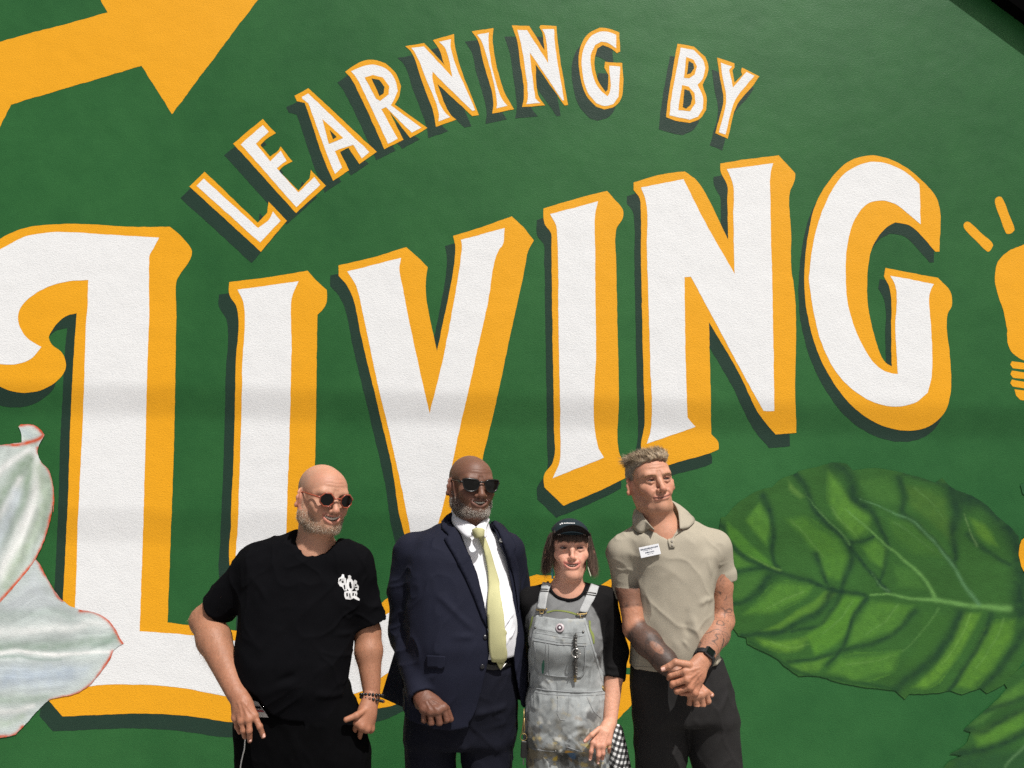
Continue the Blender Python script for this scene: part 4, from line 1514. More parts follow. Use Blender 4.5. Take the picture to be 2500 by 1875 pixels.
def glasses(h, parent, frame_mat, lens_mat, shape, cx=0.0345, z0=-0.003, fr=0.0022, y0=-0.107, bridge_z=0.004, temple_z=0.006, tilt=0.10, smooth=False):
    """shape: outline of the right-hand lens relative to its centre (x outward, z up)"""
    root = None
    sh = np.array(shape)
    if smooth: sh = smooth_poly(sh, 0.004, 75)
    fparts = []
    lens = []
    for g in (-1, 1):
        def L3(p):
            x = g * (cx + p[:, 0])
            z = z0 + p[:, 1]
            y = y0 + 0.9 * (x / 0.07) ** 2 * 0.016 + tilt * (0.0 - p[:, 1]) * 0.3
            return np.stack([x, y, z], 1)
        loop = np.vstack([sh, sh[:2]])
        P = h.Wm(L3(loop))
        fparts.append(tube(P, fr * h.s, 6, False))
        ring = L3(sh)
        # slightly domed lens
        c = ring.mean(0)
        V = [c + np.array([0, -0.0012, 0])]
        F = []
        for k, f in enumerate((0.55, 1.0)):
            for p in ring:
                V.append(c + (p - c) * f + np.array([0, -0.0012 * (1 - f * f), 0]))
        n = len(ring)
        tri = np.array([(0, 1 + i, 1 + (i + 1) % n) for i in range(n)])
        qd = np.array([(1 + i, 1 + n + i, 1 + n + (i + 1) % n, 1 + (i + 1) % n) for i in range(n)])
        lens.append((h.Wm(np.array(V)), [tri, qd]))
        xo = cx + sh[:, 0].max()
        yo = y0 + 0.9 * (xo / 0.07) ** 2 * 0.016
        fparts.append(tube(h.Wm([(g * (xo - 0.001), yo, z0 + temple_z), (g * (xo + 0.005), yo + 0.006, z0 + temple_z), (g * 0.0745, -0.045, z0 + temple_z + 0.002), (g * 0.079, 0.0, z0 + temple_z + 0.004), (g * 0.0805, 0.020, z0 - 0.004)]), fr * h.s * np.array([1.3, 1.4, 1.1, 1.0, 0.9]), 6))
    xi = cx + sh[:, 0].min()
    fparts.append(tube(h.Wm([(-xi - 0.001, y0 + 0.0005, z0 + bridge_z), (-xi * 0.4, y0 - 0.002, z0 + bridge_z + 0.0025), (xi * 0.4, y0 - 0.002, z0 + bridge_z + 0.0025), (xi + 0.001, y0 + 0.0005, z0 + bridge_z)]), fr * h.s * 1.15, 6))
    V, F, _ = join(fparts)
    fo = link('sunglasses', mesh_np('sunglasses', V, F), frame_mat, parent)
    for Vv, Ff in lens:
        link('lens', mesh_np('lens', Vv, Ff), lens_mat, fo)
    return fo

# ------------------------------------------------------------------ people
def cc(v, a, b, ra, rb, k=0.01, mode='add', cap=0.004):
    """round cone that starts round at a and is cut flat at b (a sleeve, a trouser leg)"""
    a, b = np.asarray(a, np.float32), np.asarray(b, np.float32)
    ab = b - a
    ln = float(np.linalg.norm(ab))
    r = max(ra, rb)

    def fn(X, Y, Z):
        x, y, z = X - a[0], Y - a[1], Z - a[2]
        t = (x * ab[0] + y * ab[1] + z * ab[2]) / (ln * ln)
        tc = np.maximum(t, 0)
        d = np.sqrt((x - tc * ab[0]) ** 2 + (y - tc * ab[1]) ** 2 + (z - tc * ab[2]) ** 2) - (ra + np.minimum(tc, 1.1) * (rb - ra))
        return -smin(-d, -(t - 1) * ln, cap)
    v.apply(np.minimum(a, b) - r, np.maximum(a, b) + r, fn, k, mode)


def rowsw(d, lst):
    """(py, x left, x right, half depth, depth shift) in photo pixels -> loft rows in metres"""
    out = []
    for py, xl, xr, hd, dy in lst:
        a, b = at(xl, py, d), at(xr, py, d)
        out.append((a[2], (a[0] + b[0]) / 2, d + dy, (b[0] - a[0]) / 2, hd))
    return out


def fingers(v, d, chains, r0=0.0095, k=0.004):
    for c in chains:
        rs = c[0] if not isinstance(c[0], tuple) else None
        pts = c if rs is None else c[1:]
        sc = 1.0 if rs is None else rs
        P = [at(x, y, d + dd) for x, y, dd in pts]
        n = len(P)
        R = [r0 * sc * (1 - 0.22 * i / max(n - 1, 1)) for i in range(n)]
        v.chain(P, R, k)
        for i in range(1, n - 1):      # knuckle swell
            v.el(P[i], np.array([1.0, 1.0, 1.0]) * R[i] * 1.01, None, k)


def palm(v, d, wrist, knuckles, rw=0.015, rk=0.0125, k=0.014):
    w = at(*wrist[:2], d + wrist[2])
    K = [at(x, y, d + dd) for x, y, dd in knuckles]
    for i, p in enumerate(K):
        a = w + (p - w) * 0.05 + (K[i] - K[len(K) // 2]) * 0.25
        v.rc(a, p, rw, rk, k)
        v.el(p, (rk * 1.02,) * 3, None, k * 0.5)


def nails(name, tips, parent, mat):
    """small nail plates: (centre, outward normal, finger direction, width)"""
    for c, n, t, w in tips:
        n = n / np.linalg.norm(n)
        t = t - n * (t @ n)
        t /= np.linalg.norm(t)
        s_ = np.cross(n, t)
        V, F = [], []
        nu, nv = 5, 5
        for i in range(nu):
            for j in range(nv):
                a, b = (i / (nu - 1) - 0.5) * 2, (j / (nv - 1) - 0.5) * 2
                rr = math.sqrt(max(0.0, 1 - 0.25 * max(abs(a), abs(b)) ** 4))
                V.append(c + s_ * a * w * rr + t * b * w * 1.2 * rr - n * (a * a) * w * 0.4)
        for i in range(nu - 1):
            for j in range(nv - 1):
                F.append((i * nv + j, (i + 1) * nv + j, (i + 1) * nv + j + 1, i * nv + j + 1))
        link('finger_nail', mesh_np('finger_nail', np.array(V), np.array(F)), mat, parent)


def finish(v, it=1, f=0.35):
    V, Q = v.mesh()
    if it: V = relax(V, Q, it, f)
    return V, Q


def shoe(parent, x, y, yaw, mat):
    R = rot(yaw)
    v = Vol((x - 0.16, y - 0.30, -0.01), (x + 0.16, y + 0.16, 0.16), 0.007)
    c = np.array([x, y, 0])
    v.el(c + R @ [0, -0.09, 0.03], (0.046, 0.15, 0.055), R, 0.02)
    v.el(c + R @ [0, 0.02, 0.055], (0.04, 0.065, 0.06), R, 0.03)
    v.half((x, y, 0.006), (0, 0, -1))
    V, Q = v.mesh()
    return link('shoe', mesh_np('shoe', V, Q), mat, parent)


def leg_points(px_hip, py_hip, px_low, py_low, d, dfoot=0.0):
    """hip, knee and ankle of one leg, extrapolated straight to the ground"""
    a, b = at(px_hip, py_hip, d), at(px_low, py_low, d)
    t = (0.09 - a[2]) / (b[2] - a[2])
    e = a + (b - a) * t
    e[0] = a[0] + (e[0] - a[0]) * 0.75
    e[1] += dfoot
    k = (a + e) / 2 + np.array([0, -0.02, 0.02])
    return a, k, e


def trousers(name, parent, d, hip_rows, legs, mat, h=0.006, yaw=0.0, rl=(0.095, 0.075, 0.058), folds=(), sag=0.0025, col=None, top=None):
    R = rowsw(d, hip_rows)
    xs = [r[1] - r[3] for r in R] + [r[1] + r[3] for r in R]
    v = Vol((min(xs) - 0.08, d - 0.26, 0.03), (max(xs) + 0.08, d + 0.24, max(r[0] for r in R) + 0.02), h)
    v.loft(R, yaw, 2.3)
    for (hx, hy, lx, ly) in legs:
        a, k, e = leg_points(hx, hy, lx, ly, d)
        v.rc(a, k, rl[0], rl[1], 0.028)
        cc(v, k, e, rl[1], rl[2], 0.02)
    if top is not None:
        v.half(at(top[0], top[1], d), (0, 0, 1))
    V, Q = finish(v, 2)
    N = vnormals(V, Q)
    D = sag * fbm(V * np.array([1.0, 1.0, 0.55]), 14, 3)
    D += drape(V, 0.004, 11, 0.5, 0.35, 2.0) + drape(V, 0.003, 14, -0.6, 0.3, 5.0)
    for (w, amp, pts) in folds:
        D += ridge(V, [at(x, y, d + dd) for x, y, dd in pts], w, amp)
    V = V + N * D[:, None]
    o = link(name, mesh_np(name, V, Q, None if col is None else col(V)), mat, parent)
    return o, (V, Q)


def clip_px(v, poly, ycut, dref, mode='in', k=0.004):
    """cut a garment along a pattern drawn in front view (photo pixels at the depth dref); only in front of ycut"""
    P = np.array([at(x, y, dref)[[0, 2]] for x, y in poly])
    sd = poly_sd(v.ax[0][:, None], v.ax[2][None, :], P)[:, None, :]
    yy = (v.ax[1][None, :, None] - np.float32(ycut)) if ycut is not None else np.float32(-1.0)
    if mode == 'in':      # keep only what lies inside and in front
        v.F = -smin(-v.F, -np.maximum(sd, yy).astype(np.float32), k)
    else:                 # remove what lies inside and in front
        v.F = -smin(-v.F, np.maximum(sd, yy).astype(np.float32), k)


def thicken(o, t, off=1.0):
    m = o.modifiers.new('thickness', 'SOLIDIFY')
    m.thickness = t
    m.offset = off
    return o


def ruled(name, A, B, mat, parent, t=0.004, bulge=0.0, nv=6, nu=24, bdir=(0, -1, 0)):
    """cloth between two edges (a collar leaf), with thickness"""
    def res(P):
        P = np.asarray(P, float)
        Q = open_curve(P, 1e9) if False else np.vstack([open3(P)])
        L_ = np.r_[0, np.cumsum(np.linalg.norm(np.diff(Q, axis=0), axis=1))]
        u = np.linspace(0, L_[-1], nu)
        return np.stack([np.interp(u, L_, Q[:, i]) for i in range(3)], 1)
    A, B = res(A), res(B)
    V = []
    for j in range(nv):
        f = j / (nv - 1)
        V.append(A * (1 - f) + B * f + np.array(bdir) * bulge * 4 * f * (1 - f))
    V = np.concatenate(V)
    F = np.array([(j * nu + i, j * nu + i + 1, (j + 1) * nu + i + 1, (j + 1) * nu + i) for j in range(nv - 1) for i in range(nu - 1)])
    a, b, c = V[F[:, 0]], V[F[:, 1]], V[F[:, 2]]
    if np.cross(b - a, c - a)[:, 1].mean() > 0: F = F[:, ::-1]
    o = link(name, mesh_np(name, V, F), mat, parent)
    thicken(o, t, 1.0)
    return o


def open3(P, m=8):
    n = len(P)
    out = [P[0]]
    for i in range(n - 1):
        p0, p1 = P[i], P[i + 1]
        t0 = (P[i + 1] - P[max(i - 1, 0)]) * (0.5 if i else 1)
        t1 = (P[min(i + 2, n - 1)] - P[i]) * (0.5 if i + 2 < n else 1)
        for k in range(1, m + 1):
            t = k / m
            out.append((2 * t ** 3 - 3 * t ** 2 + 1) * p0 + (t ** 3 - 2 * t ** 2 + t) * t0 + (-2 * t ** 3 + 3 * t ** 2) * p1 + (t ** 3 - t ** 2) * t1)
    return np.array(out)


def pxs(lst, x0, y0, k):
    """points read on an enlarged view -> photo pixels"""
    return [(x0 + x * k, y0 + y * k) for x, y in lst]


def AT(lst, d):
    return np.array([at(x, y, d + dd) for x, y, dd in lst])


def ball(name, c, r, mat, parent, sub=2, scale=(1, 1, 1)):
    bm = bmesh.new()
    bmesh.ops.create_icosphere(bm, subdivisions=sub, radius=r)
    V = np.array([tuple(v.co) for v in bm.verts]) * np.array(scale) + np.asarray(c)
    F = np.array([[v.index for v in f.verts] for f in bm.faces])
    bm.free()
    return link(name, mesh_np(name, V, F), mat, parent)


def block(name, c, hs, R, mat, parent, bev=0.25, seg=2):
    """bevelled slab with half sizes hs along the columns of R"""
    bm = bmesh.new()
    bmesh.ops.create_cube(bm, size=2.0)
    for v in bm.verts: v.co = Vector([v.co[i] * hs[i] for i in range(3)])
    bmesh.ops.bevel(bm, geom=bm.edges[:], offset=bev * min(hs), segments=seg, affect='EDGES')
    R = np.asarray(R)
    for v in bm.verts: v.co = Vector(np.asarray(c) + R @ np.array(v.co))
    me = bpy.data.meshes.new(name)
    bm.to_mesh(me)
    bm.free()
    return link(name, me, mat, parent)


def disc(name, c, n, r, t, mat, parent, seg=20):
    """small round button / badge facing n"""
    n = np.asarray(n, float) / np.linalg.norm(n)
    a = np.cross(n, [0, 0, 1.0]); a /= np.linalg.norm(a)
    b = np.cross(n, a)
    V, F = [], []
    for rr, h in ((r, 0), (r, t * 0.6), (r * 0.85, t), (r * 0.01, t)):
        for k in range(seg):
            q = 2 * math.pi * k / seg
            V.append(np.asarray(c) + n * h + rr * (a * math.cos(q) + b * math.sin(q)))
    for i in range(3):
        for k in range(seg):
            F.append((i * seg + k, i * seg + (k + 1) % seg, (i + 1) * seg + (k + 1) % seg, (i + 1) * seg + k))
    F = np.array(F)
    V = np.array(V)
    a_, b_, c_ = V[F[-1, 0]], V[F[-1, 1]], V[F[-1, 2]]
    return link(name, mesh_np(name, V, F), mat, parent)


def hand_detail(V, Q, d, tendons=(), creases=(), veins=()):
    """tendons, veins and knuckle creases on the back of a hand, drawn over the skin (photo pixels)"""
    sf = Surf((V, Q))
    N = vnormals(V, Q)
    D = 0.0004 * fbm(V, 160, 2)
    for l in tendons:
        D += ridge(V, sf.path(np.array(l, float), 0, 4, d), 0.0042, 0.0024)
    for l in veins:
        D += ridge(V, sf.path(np.array(l, float), 0, 4, d), 0.0030, 0.0014)
    for x, y, ang, w in creases:
        dx, dy = math.cos(ang) * w, math.sin(ang) * w
        for o_ in (-2.2, 2.2):
            ox, oy = -math.sin(ang) * o_, math.cos(ang) * o_
            D += ridge(V, sf.path(np.array([(x - dx + ox, y - dy + oy), (x + dx + ox, y + dy + oy)]), 0, 3, d), 0.0018, -0.0009, False)
    return V + N * D[:, None]


def drape(V, amp, scale, tilt=0.0, stretch=0.3, off=0.0):
    """soft creases of hanging cloth: thin ridges drawn out along one direction (tilt from the vertical, in the x-z plane)"""
    c, s_ = math.cos(tilt), math.sin(tilt)
    P = np.stack([V[:, 0] * c - V[:, 2] * s_, V[:, 1], (V[:, 0] * s_ + V[:, 2] * c) * stretch], 1) + off
    P = P + 0.02 * np.stack([fbm(V + 3 + off, 9, 2), fbm(V + 6 + off, 9, 2), fbm(V + 9 + off, 9, 2)], 1)
    r = 1 - np.abs(fbm(P, scale, 2))
    return amp * (np.clip(r, 0, 1) ** 5 - 0.25)

# ---- person in the black T-shirt and round red-framed sunglasses
M_BLACKTEE = simple('black_cotton', (0.0036, 0.0036, 0.0045, 1), 0.95, spec=0.04, nscale=40, nvar=0.15, bump=0.0004, bscale=900)
M_BLACKPANT = simple('black_trouser_cloth', (0.0022, 0.0022, 0.0026, 1), 0.95, spec=0.04, nscale=40, nvar=0.2, bump=0.0004, bscale=700)
M_SHOE = simple('dark_shoe_leather', (0.012, 0.011, 0.010, 1), 0.4, nscale=30, nvar=0.2)
M_NAIL = simple('finger_nail', (0.62, 0.36, 0.29, 1), 0.35, nscale=300, nvar=0.05)
M_REDFRAME = simple('red_brown_acetate', (0.26, 0.058, 0.030, 1), 0.28, nscale=90, nvar=0.3)
M_LENS = simple('black_lens', (0.002, 0.002, 0.0022, 1), 0.12, spec=0.25, nscale=10, nvar=0.05)
M_WHITEPRINT = simple('white_print', (0.62, 0.62, 0.62, 1), 0.8, nscale=200, nvar=0.12)
M_BLACKPRINT = simple('black_print', (0.006, 0.006, 0.007, 1), 0.9, spec=0.1, nscale=100, nvar=0.1)
M_CORD = simple('white_cord', (0.58, 0.57, 0.55, 1), 0.8, nscale=300, nvar=0.15)
M_BEAD = simple('black_bead', (0.010, 0.009, 0.009, 1), 0.25, nscale=200, nvar=0.3)
M_BEAD2 = simple('brown_bead', (0.16, 0.055, 0.025, 1), 0.35, nscale=200, nvar=0.3)


def person_black_tee():
    d = 2.9
    root = empty('person', at(735, 1700, d) * np.array([1, 1, 0]))
    props(root, 'bald bearded person in a black T-shirt and red framed sunglasses, hand on hip', 'person', 'people standing in front of the mural')
    base, red = S3(178, 132, 108), S3(168, 98, 80)
    h = Head(at(815, 1219, 2.80), rot(40, -2, 7), 1.02, dict(full=0.004, jaw=0.059, open=0.0080, smile=0.0125, mw=0.035, lip=S3(178, 104, 94), lip_a=0.6, nose_w=1.12, nose_l=1.05, age=1.0, brow_red=0.35))
    nb = at(768, 1345, d + 0.005)
    v = Vol(np.minimum(h.c - 0.135, nb - [0.12, 0.11, 0.05]), np.maximum(h.c + 0.14, nb + 0.1), 0.0024)
    h.build(v)
    v.rc(h.W((0, 0.030, -0.045)), nb, 0.060, 0.064, 0.03)
    v.rc(h.W((0, -0.035, -0.085)), nb + np.array([0.01, -0.035, 0.01]), 0.036, 0.04, 0.04)
    v.rc(nb, nb + np.array([-0.10, 0.02, -0.03]), 0.05, 0.04, 0.04)
    v.rc(nb, nb + np.array([0.09, 0.02, -0.03]), 0.05, 0.04, 0.04)
    v.rc(nb + np.array([0, -0.02, -0.02]), nb + np.array([0, -0.03, -0.1]), 0.07, 0.07, 0.03)
    HV, HQ = finish(v, 1)
    HN = vnormals(HV, HQ)
    HV = h.wrinkles(HV, HN)
    HC, q = h.paint(HV, base, red)
    mk = face_mask(q)
    a = (mk * 0.5)[:, None]
    HC = HC * (1 - a) + S3(146, 118, 98) * a
    # shaved scalp: grey-brown stubble at the side and back
    st = sstep(-0.03, 0.012, q[:, 1]) * sstep(0.095, 0.05, q[:, 2]) * sstep(-0.07, -0.03, q[:, 2]) * (1 - (np.abs(q[:, 0]) > 0.079))
    HC = HC * (1 - 0.45 * st[:, None]) + S3(120, 104, 92) * 0.45 * st[:, None]
    # neck a bit rougher
    # arms
    A = []
    sh, el, wr = at(622, 1380, d), at(503, 1514, d + 0.05), at(577, 1690, d - 0.14)
    v = Vol(np.minimum(np.minimum(sh, el), wr) - [0.09, 0.1, 0.24], np.maximum(np.maximum(sh, el), wr) + [0.12, 0.09, 0.09], 0.0028)
    v.rc(sh, el, 0.053, 0.050, 0.01)
    fm = el + (wr - el) * 0.28
    v.chain([el, fm, wr], [0.052, 0.057, 0.034], 0.02)
    v.el(el + np.array([-0.012, 0.01, -0.004]), (0.045, 0.045, 0.045), None, 0.02)
    dd = d - 0.185
    palm(v, dd, (583, 1698, 0.035), [(621, 1748, 0.0), (607, 1757, -0.010), (590, 1760, -0.006), (575, 1753, 0.012)], 0.021, 0.0125, 0.013)
    v.el(at(592, 1722, dd + 0.014), (0.029, 0.015, 0.032), None, 0.016)
    fingers(v, dd, [[(621, 1748, 0.0), (634, 1774, -0.010), (643, 1797, 0.0)], [(607, 1757, -0.010), (609, 1784, -0.018), (610, 1808, -0.004)],
                    [(590, 1760, -0.006), (594, 1783, -0.008), (598, 1799, 0.010)], [0.88, (575, 1753, 0.012), (579, 1774, 0.016), (585, 1788, 0.03)],
                    [1.1, (600, 1712, 0.02), (612, 1722, 0.04)]], 0.0104)
    V, Q = finish(v, 1)
    V = hand_detail(V, Q, dd, [[(588, 1706), (606, 1728), (619, 1746)], [(585, 1706), (598, 1732), (606, 1754)], [(581, 1706), (587, 1732), (590, 1756)]],
                    [(634, 1774, 0.3, 6), (609, 1784, 0.05, 6), (594, 1783, -0.1, 6)], [[(598, 1702), (604, 1716), (598, 1734), (600, 1746)], [(576, 1712), (584, 1724), (580, 1744)]])
    A.append((V, Q))
    s2, e2, w2 = at(866, 1385, d + 0.02), at(897, 1545, d + 0.05), at(908, 1700, d - 0.02)
    v = Vol(np.minimum(np.minimum(s2, e2), w2) - [0.1, 0.14, 0.16], np.maximum(np.maximum(s2, e2), w2) + [0.08, 0.09, 0.08], 0.0028)
    v.rc(s2, e2, 0.050, 0.046, 0.01)
    v.chain([e2, e2 + (w2 - e2) * 0.3, w2], [0.046, 0.047, 0.028], 0.02)
    dd = d - 0.06
    palm(v, dd, (906, 1708, 0.025), [(872, 1764, -0.03), (884, 1774, -0.03), (896, 1780, -0.02), (905, 1780, 0.0)], 0.021, 0.0130, 0.014)
    v.el(at(897, 1742, dd + 0.004), (0.028, 0.018, 0.034), None, 0.018)
    fingers(v, dd, [[1.15, (893, 1732, -0.01), (870, 1747, -0.042), (845, 1757, -0.055)], [(872, 1764, -0.03), (862, 1795, 0.02)], [(884, 1776, -0.02), (876, 1805, 0.02)]], 0.0105)
    V, Q = finish(v, 1)
    A.append((V, Q))
    parts = [(HV, HQ, HC)]
    for V, Q in A:
        C = np.tile(S3(150, 105, 81), (len(V), 1))
        f = fbm(V, 18, 4)
        C = C * (1 + 0.10 * f[:, None])
        # redder towards the hands
        z = V[:, 2]
        k = sstep(z.min() + 0.34, z.min() + 0.05, z)[:, None] * 0.4
        C = C * (1 - k) + S3(148, 94, 72) * k
        parts.append((V, Q, C))
    # unseen trunk under the clothes
    v = Vol(at(560, 1800, d) - [0.1, 0.2, 0.1], at(920, 1340, d) + [0.1, 0.2, 0.1], 0.016)
    v.loft(rowsw(d, [(1350, 660, 850, .07, 0), (1450, 620, 850, .09, 0), (1600, 630, 830, .09, -.01), (1790, 640, 830, .08, 0)]))
    V, Q = v.mesh()
    parts.append((V, Q, np.tile(base, (len(V), 1))))
    V, Q, C = join(parts)
    body = link('body', mesh_np('body', V, Q, C), M_SKIN, root)
    h.teeth(root)
    nails('finger_nails', [(at(643, 1796, dd_), np.array(n_), np.array([0.25, 0, -1.0]), 0.0056) for dd_, n_ in ((d - 0.195, (0.1, -1, 0.1)),)] + [(at(610, 1806, d - 0.199), np.array([0, -1, 0.1]), np.array([0, 0, -1.0]), 0.0052)] +
          [(at(847, 1756, d - 0.119), np.array([-0.1, -1, 0.3]), np.array([-1.0, 0, -0.35]), 0.0060)], root, M_NAIL)

    def bcol(qq, r):
        g = r.random(len(qq))
        c = np.where((g < 0.30)[:, None], S3(200, 190, 174), np.where((g < 0.75)[:, None], S3(164, 140, 114), S3(116, 94, 76)))
        return c * r.uniform(0.8, 1.15, (len(qq), 1))
    HN = vnormals(HV, HQ)
    h.beard(HV, HN, HQ, face_mask, root, bcol, 9000, 0.0042, 0.0007, 3)
    ah = []
    r = np.random.default_rng(8)
    for V, Q in A:
        N_ = vnormals(V, Q)
        z = V[:, 2]
        w = sstep(z.min() + 0.13, z.min() + 0.2, z) * sstep(z.max() - 0.10, z.max() - 0.16, z)
        idx = r.choice(len(V), 1300, p=w / w.sum())
        dn = np.array([0.1, 0, -1.0])
        ah.append(strands(V[idx], N_[idx] * 0.5 + dn * 0.8, 0.013, 0.00045, 0.3, 0.1, 2, 9, np.tile(S3(140, 100, 70), (1300, 1)) * r.uniform(0.7, 1.3, (1300, 1)), 0.35))
    Vh, Fh, Ch = join(ah)
    props(link('arm_hair', mesh_np('arm_hair', Vh, Fh, Ch), M_HAIR, root), kind='stuff')
    oct_ = [(0.0248 * math.cos(t), 0.0240 * math.sin(t)) for t in np.linspace(0, 2 * math.pi, 8, endpoint=False) + math.pi / 8]
    glasses(h, root, M_REDFRAME, M_LENS, oct_, cx=0.0370, z0=-0.001, fr=0.0027, y0=-0.113, bridge_z=0.004, temple_z=0.006)

    # shirt
    v = Vol(at(450, 1780, d) - [0.02, 0.25, 0.0], at(960, 1285, d) + [0.02, 0.25, 0.03], 0.0045)
    TR = rowsw(d, [(1335, 650, 845, .07, .01), (1365, 612, 878, .10, .005), (1410, 596, 893, .122, 0), (1470, 590, 884, .135, -.005), (1530, 588, 865, .140, -.012),
                   (1600, 586, 858, .152, -.022), (1660, 584, 852, .150, -.022), (1705, 586, 854, .142, -.015), (1745, 578, 866, .136, -.008), (1772, 576, 872, .134, -.006)])
    v.loft(TR, 0.1, 2.35, 0.02)
    for s_, px, r in ((-1, 632, 0.066), (1, 866, 0.06)):
        v.rc(at(726 if s_ < 0 else 803, 1324 if s_ < 0 else 1340, d + 0.02), at(px, 1376, d + 0.01), 0.048, r, 0.05)
    v.rc(at(722, 1368, d - 0.03), at(832, 1368, d - 0.03), 0.056, 0.056, 0.04)
    e_ = at(533, 1486, d + 0.045)
    cc(v, sh + np.array([0.005, 0, 0]), e_, 0.070, 0.067, 0.045)
    e2_ = at(903, 1522, d + 0.045)
    cc(v, s2, e2_, 0.062, 0.060, 0.04)
    for a_, b_, r in ((sh, e_, 0.060), (s2, e2_, 0.054)):
        u = (b_ - a_) / np.linalg.norm(b_ - a_)
        v.rc(b_ - u * 0.03 + u * r * 0.3, b_ + u * 0.06, r * 0.95, r, 0.003, 'sub')
    ring_px = [(714, 1294, 0.03), (722, 1312, -0.03), (744, 1336, -0.072), (770, 1351, -0.088), (793, 1350, -0.088), (808, 1336, -0.06), (814, 1318, -0.01), (805, 1300, 0.04), (770, 1284, 0.075), (730, 1284, 0.065)]
    ring = np.array([at(x, y, d + z) for x, y, z in ring_px])
    clip_px(v, [(x, y) for x, y, z in ring_px[:7]] + [(830, 1300), (830, 1250), (690, 1250), (690, 1280)], None, d - 0.075, 'out', 0.012)
    clip_px(v, [(540, 1660), (590, 1672), (634, 1698), (660, 1736), (690, 1757), (740, 1764), (740, 1850), (540, 1850)], d, d - 0.14, 'out')
    SV, SQ = finish(v, 2)
    SN = vnormals(SV, SQ)
    D = 0.0035 * fbm(SV * np.array([1, 1, 0.7]), 9, 3) + drape(SV, 0.005, 10, 0.9, 0.3, 1.0) + drape(SV, 0.004, 12, -0.7, 0.3, 4.0)
    for w, amp, pts in ((0.012, 0.006, [(600, 1500, -.05), (640, 1530, -.12), (700, 1545, -.15)]), (0.010, 0.005, [(596, 1480, -.03), (650, 1490, -.11), (720, 1480, -.14)]),
                        (0.014, 0.007, [(595, 1690, -.08), (650, 1690, -.15), (720, 1668, -.18), (770, 1620, -.18)]), (0.012, -0.006, [(598, 1670, -.08), (650, 1672, -.15), (720, 1650, -.18), (760, 1600, -.18)]),
                        (0.010, 0.006, [(868, 1545, -.03), (820, 1550, -.12), (780, 1530, -.15)]), (0.012, 0.006, [(850, 1690, -.06), (810, 1700, -.12), (760, 1690, -.15)]),
                        (0.010, 0.005, [(560, 1470, 0.0), (590, 1440, -.05), (620, 1420, -.08)]), (0.010, 0.005, [(610, 1400, -.08), (640, 1440, -.12), (660, 1480, -.13)]),
                        (0.009, 0.005, [(520, 1440, 0), (560, 1430, -.03), (600, 1400, -.05)])):
        D += ridge(SV, [at(x, y, d + dz) for x, y, dz in pts], w, amp)
    SV = SV + SN * D[:, None]
    shirt = link('t_shirt', mesh_np('t_shirt', SV, SQ), M_BLACKTEE, root)
    sf = Surf((SV, SQ))
    # chest print: white cartoon figures holding two big digits
    k = 53.0 / 145.0
    def T(l): return [(824 + (x - 1035) * k, 1401 + (y - 380) * k) for x, y in l]
    W_ = [[(1037, 440), (1042, 412), (1060, 400), (1066, 382), (1078, 385), (1080, 404), (1090, 410), (1092, 440), (1100, 470), (1098, 492), (1078, 490), (1066, 468), (1050, 462)],
          [(1096, 420), (1106, 408), (1104, 392), (1118, 388), (1126, 398), (1124, 410), (1136, 425), (1142, 455), (1140, 480), (1128, 494), (1112, 494), (1100, 478), (1094, 450)],
          [(1140, 430), (1150, 418), (1164, 428), (1162, 446), (1176, 462), (1174, 486), (1160, 492), (1150, 480), (1144, 456)],
          [(1080, 500), (1100, 494), (1140, 496), (1162, 494), (1166, 512), (1160, 530), (1182, 548), (1178, 560), (1158, 552), (1140, 542), (1120, 552), (1088, 548), (1080, 530)]]
    pr = decal('chest_print', sf, [T(p) for p in W_], M_WHITEPRINT, shirt, 0.0016, d, 2.5)
    B_ = [[(1060, 428), (1074, 424), (1078, 436), (1066, 440)], [(1074, 456), (1084, 452), (1088, 480), (1080, 484)], [(1112, 436), (1122, 432), (1128, 452), (1128, 474), (1118, 478), (1110, 460)],
          [(1148, 448), (1158, 446), (1160, 456), (1150, 458)], [(1092, 508), (1102, 506), (1104, 528), (1094, 530)], [(1112, 512), (1118, 508), (1122, 536), (1116, 538)],
          [(1132, 506), (1142, 508), (1140, 526), (1130, 524)], [(1150, 512), (1156, 512), (1158, 524), (1150, 526)], [(1046, 420), (1056, 412), (1058, 418), (1049, 428)], [(1148, 466), (1166, 466), (1166, 472), (1150, 474)]]
    props(pr, kind='stuff')
    props(decal('print_line', sf, [T(p) for p in B_], M_BLACKPRINT, pr, 0.0026, d, 2.5), kind='stuff')
    # trousers with a striped waistband and a drawstring
    pants, pm = trousers('trousers', root, d, [(1650, 592, 850, .118, -.010), (1700, 588, 862, .126, -.008), (1740, 577, 882, .132, -.004), (1790, 576, 892, .134, 0), (1840, 578, 902, .13, 0), (1900, 580, 904, .122, 0)],
                         [(655, 1850, 652, 2100), (825, 1850, 830, 2100)], M_BLACKPANT,
                         folds=[(0.012, 0.006, [(640, 1810, -.14), (660, 1840, -.15), (665, 1880, -.15)]), (0.012, 0.007, [(870, 1800, -.1), (840, 1830, -.14), (830, 1875, -.15)]),
                                (0.010, 0.006, [(890, 1830, -.06), (860, 1850, -.12), (800, 1860, -.15)])])
    ps = Surf(pm)
    wb = decal('waistband', ps, [[(614, 1709), (631, 1713), (657, 1751), (634, 1750), (622, 1737)]], M_CORD, pants, 0.003, d, 4)
    decal('waistband_stripe', ps, [[(617, 1722), (637, 1724), (641, 1730), (620, 1729)]], M_BLACKPRINT, wb, 0.0045, d, 3)
    decal('waistband_stripe', ps, [[(621, 1732), (643, 1733), (647, 1738), (625, 1737)]], simple('red_stripe', (0.32, 0.05, 0.06, 1), 0.8), wb, 0.0045, d, 3)
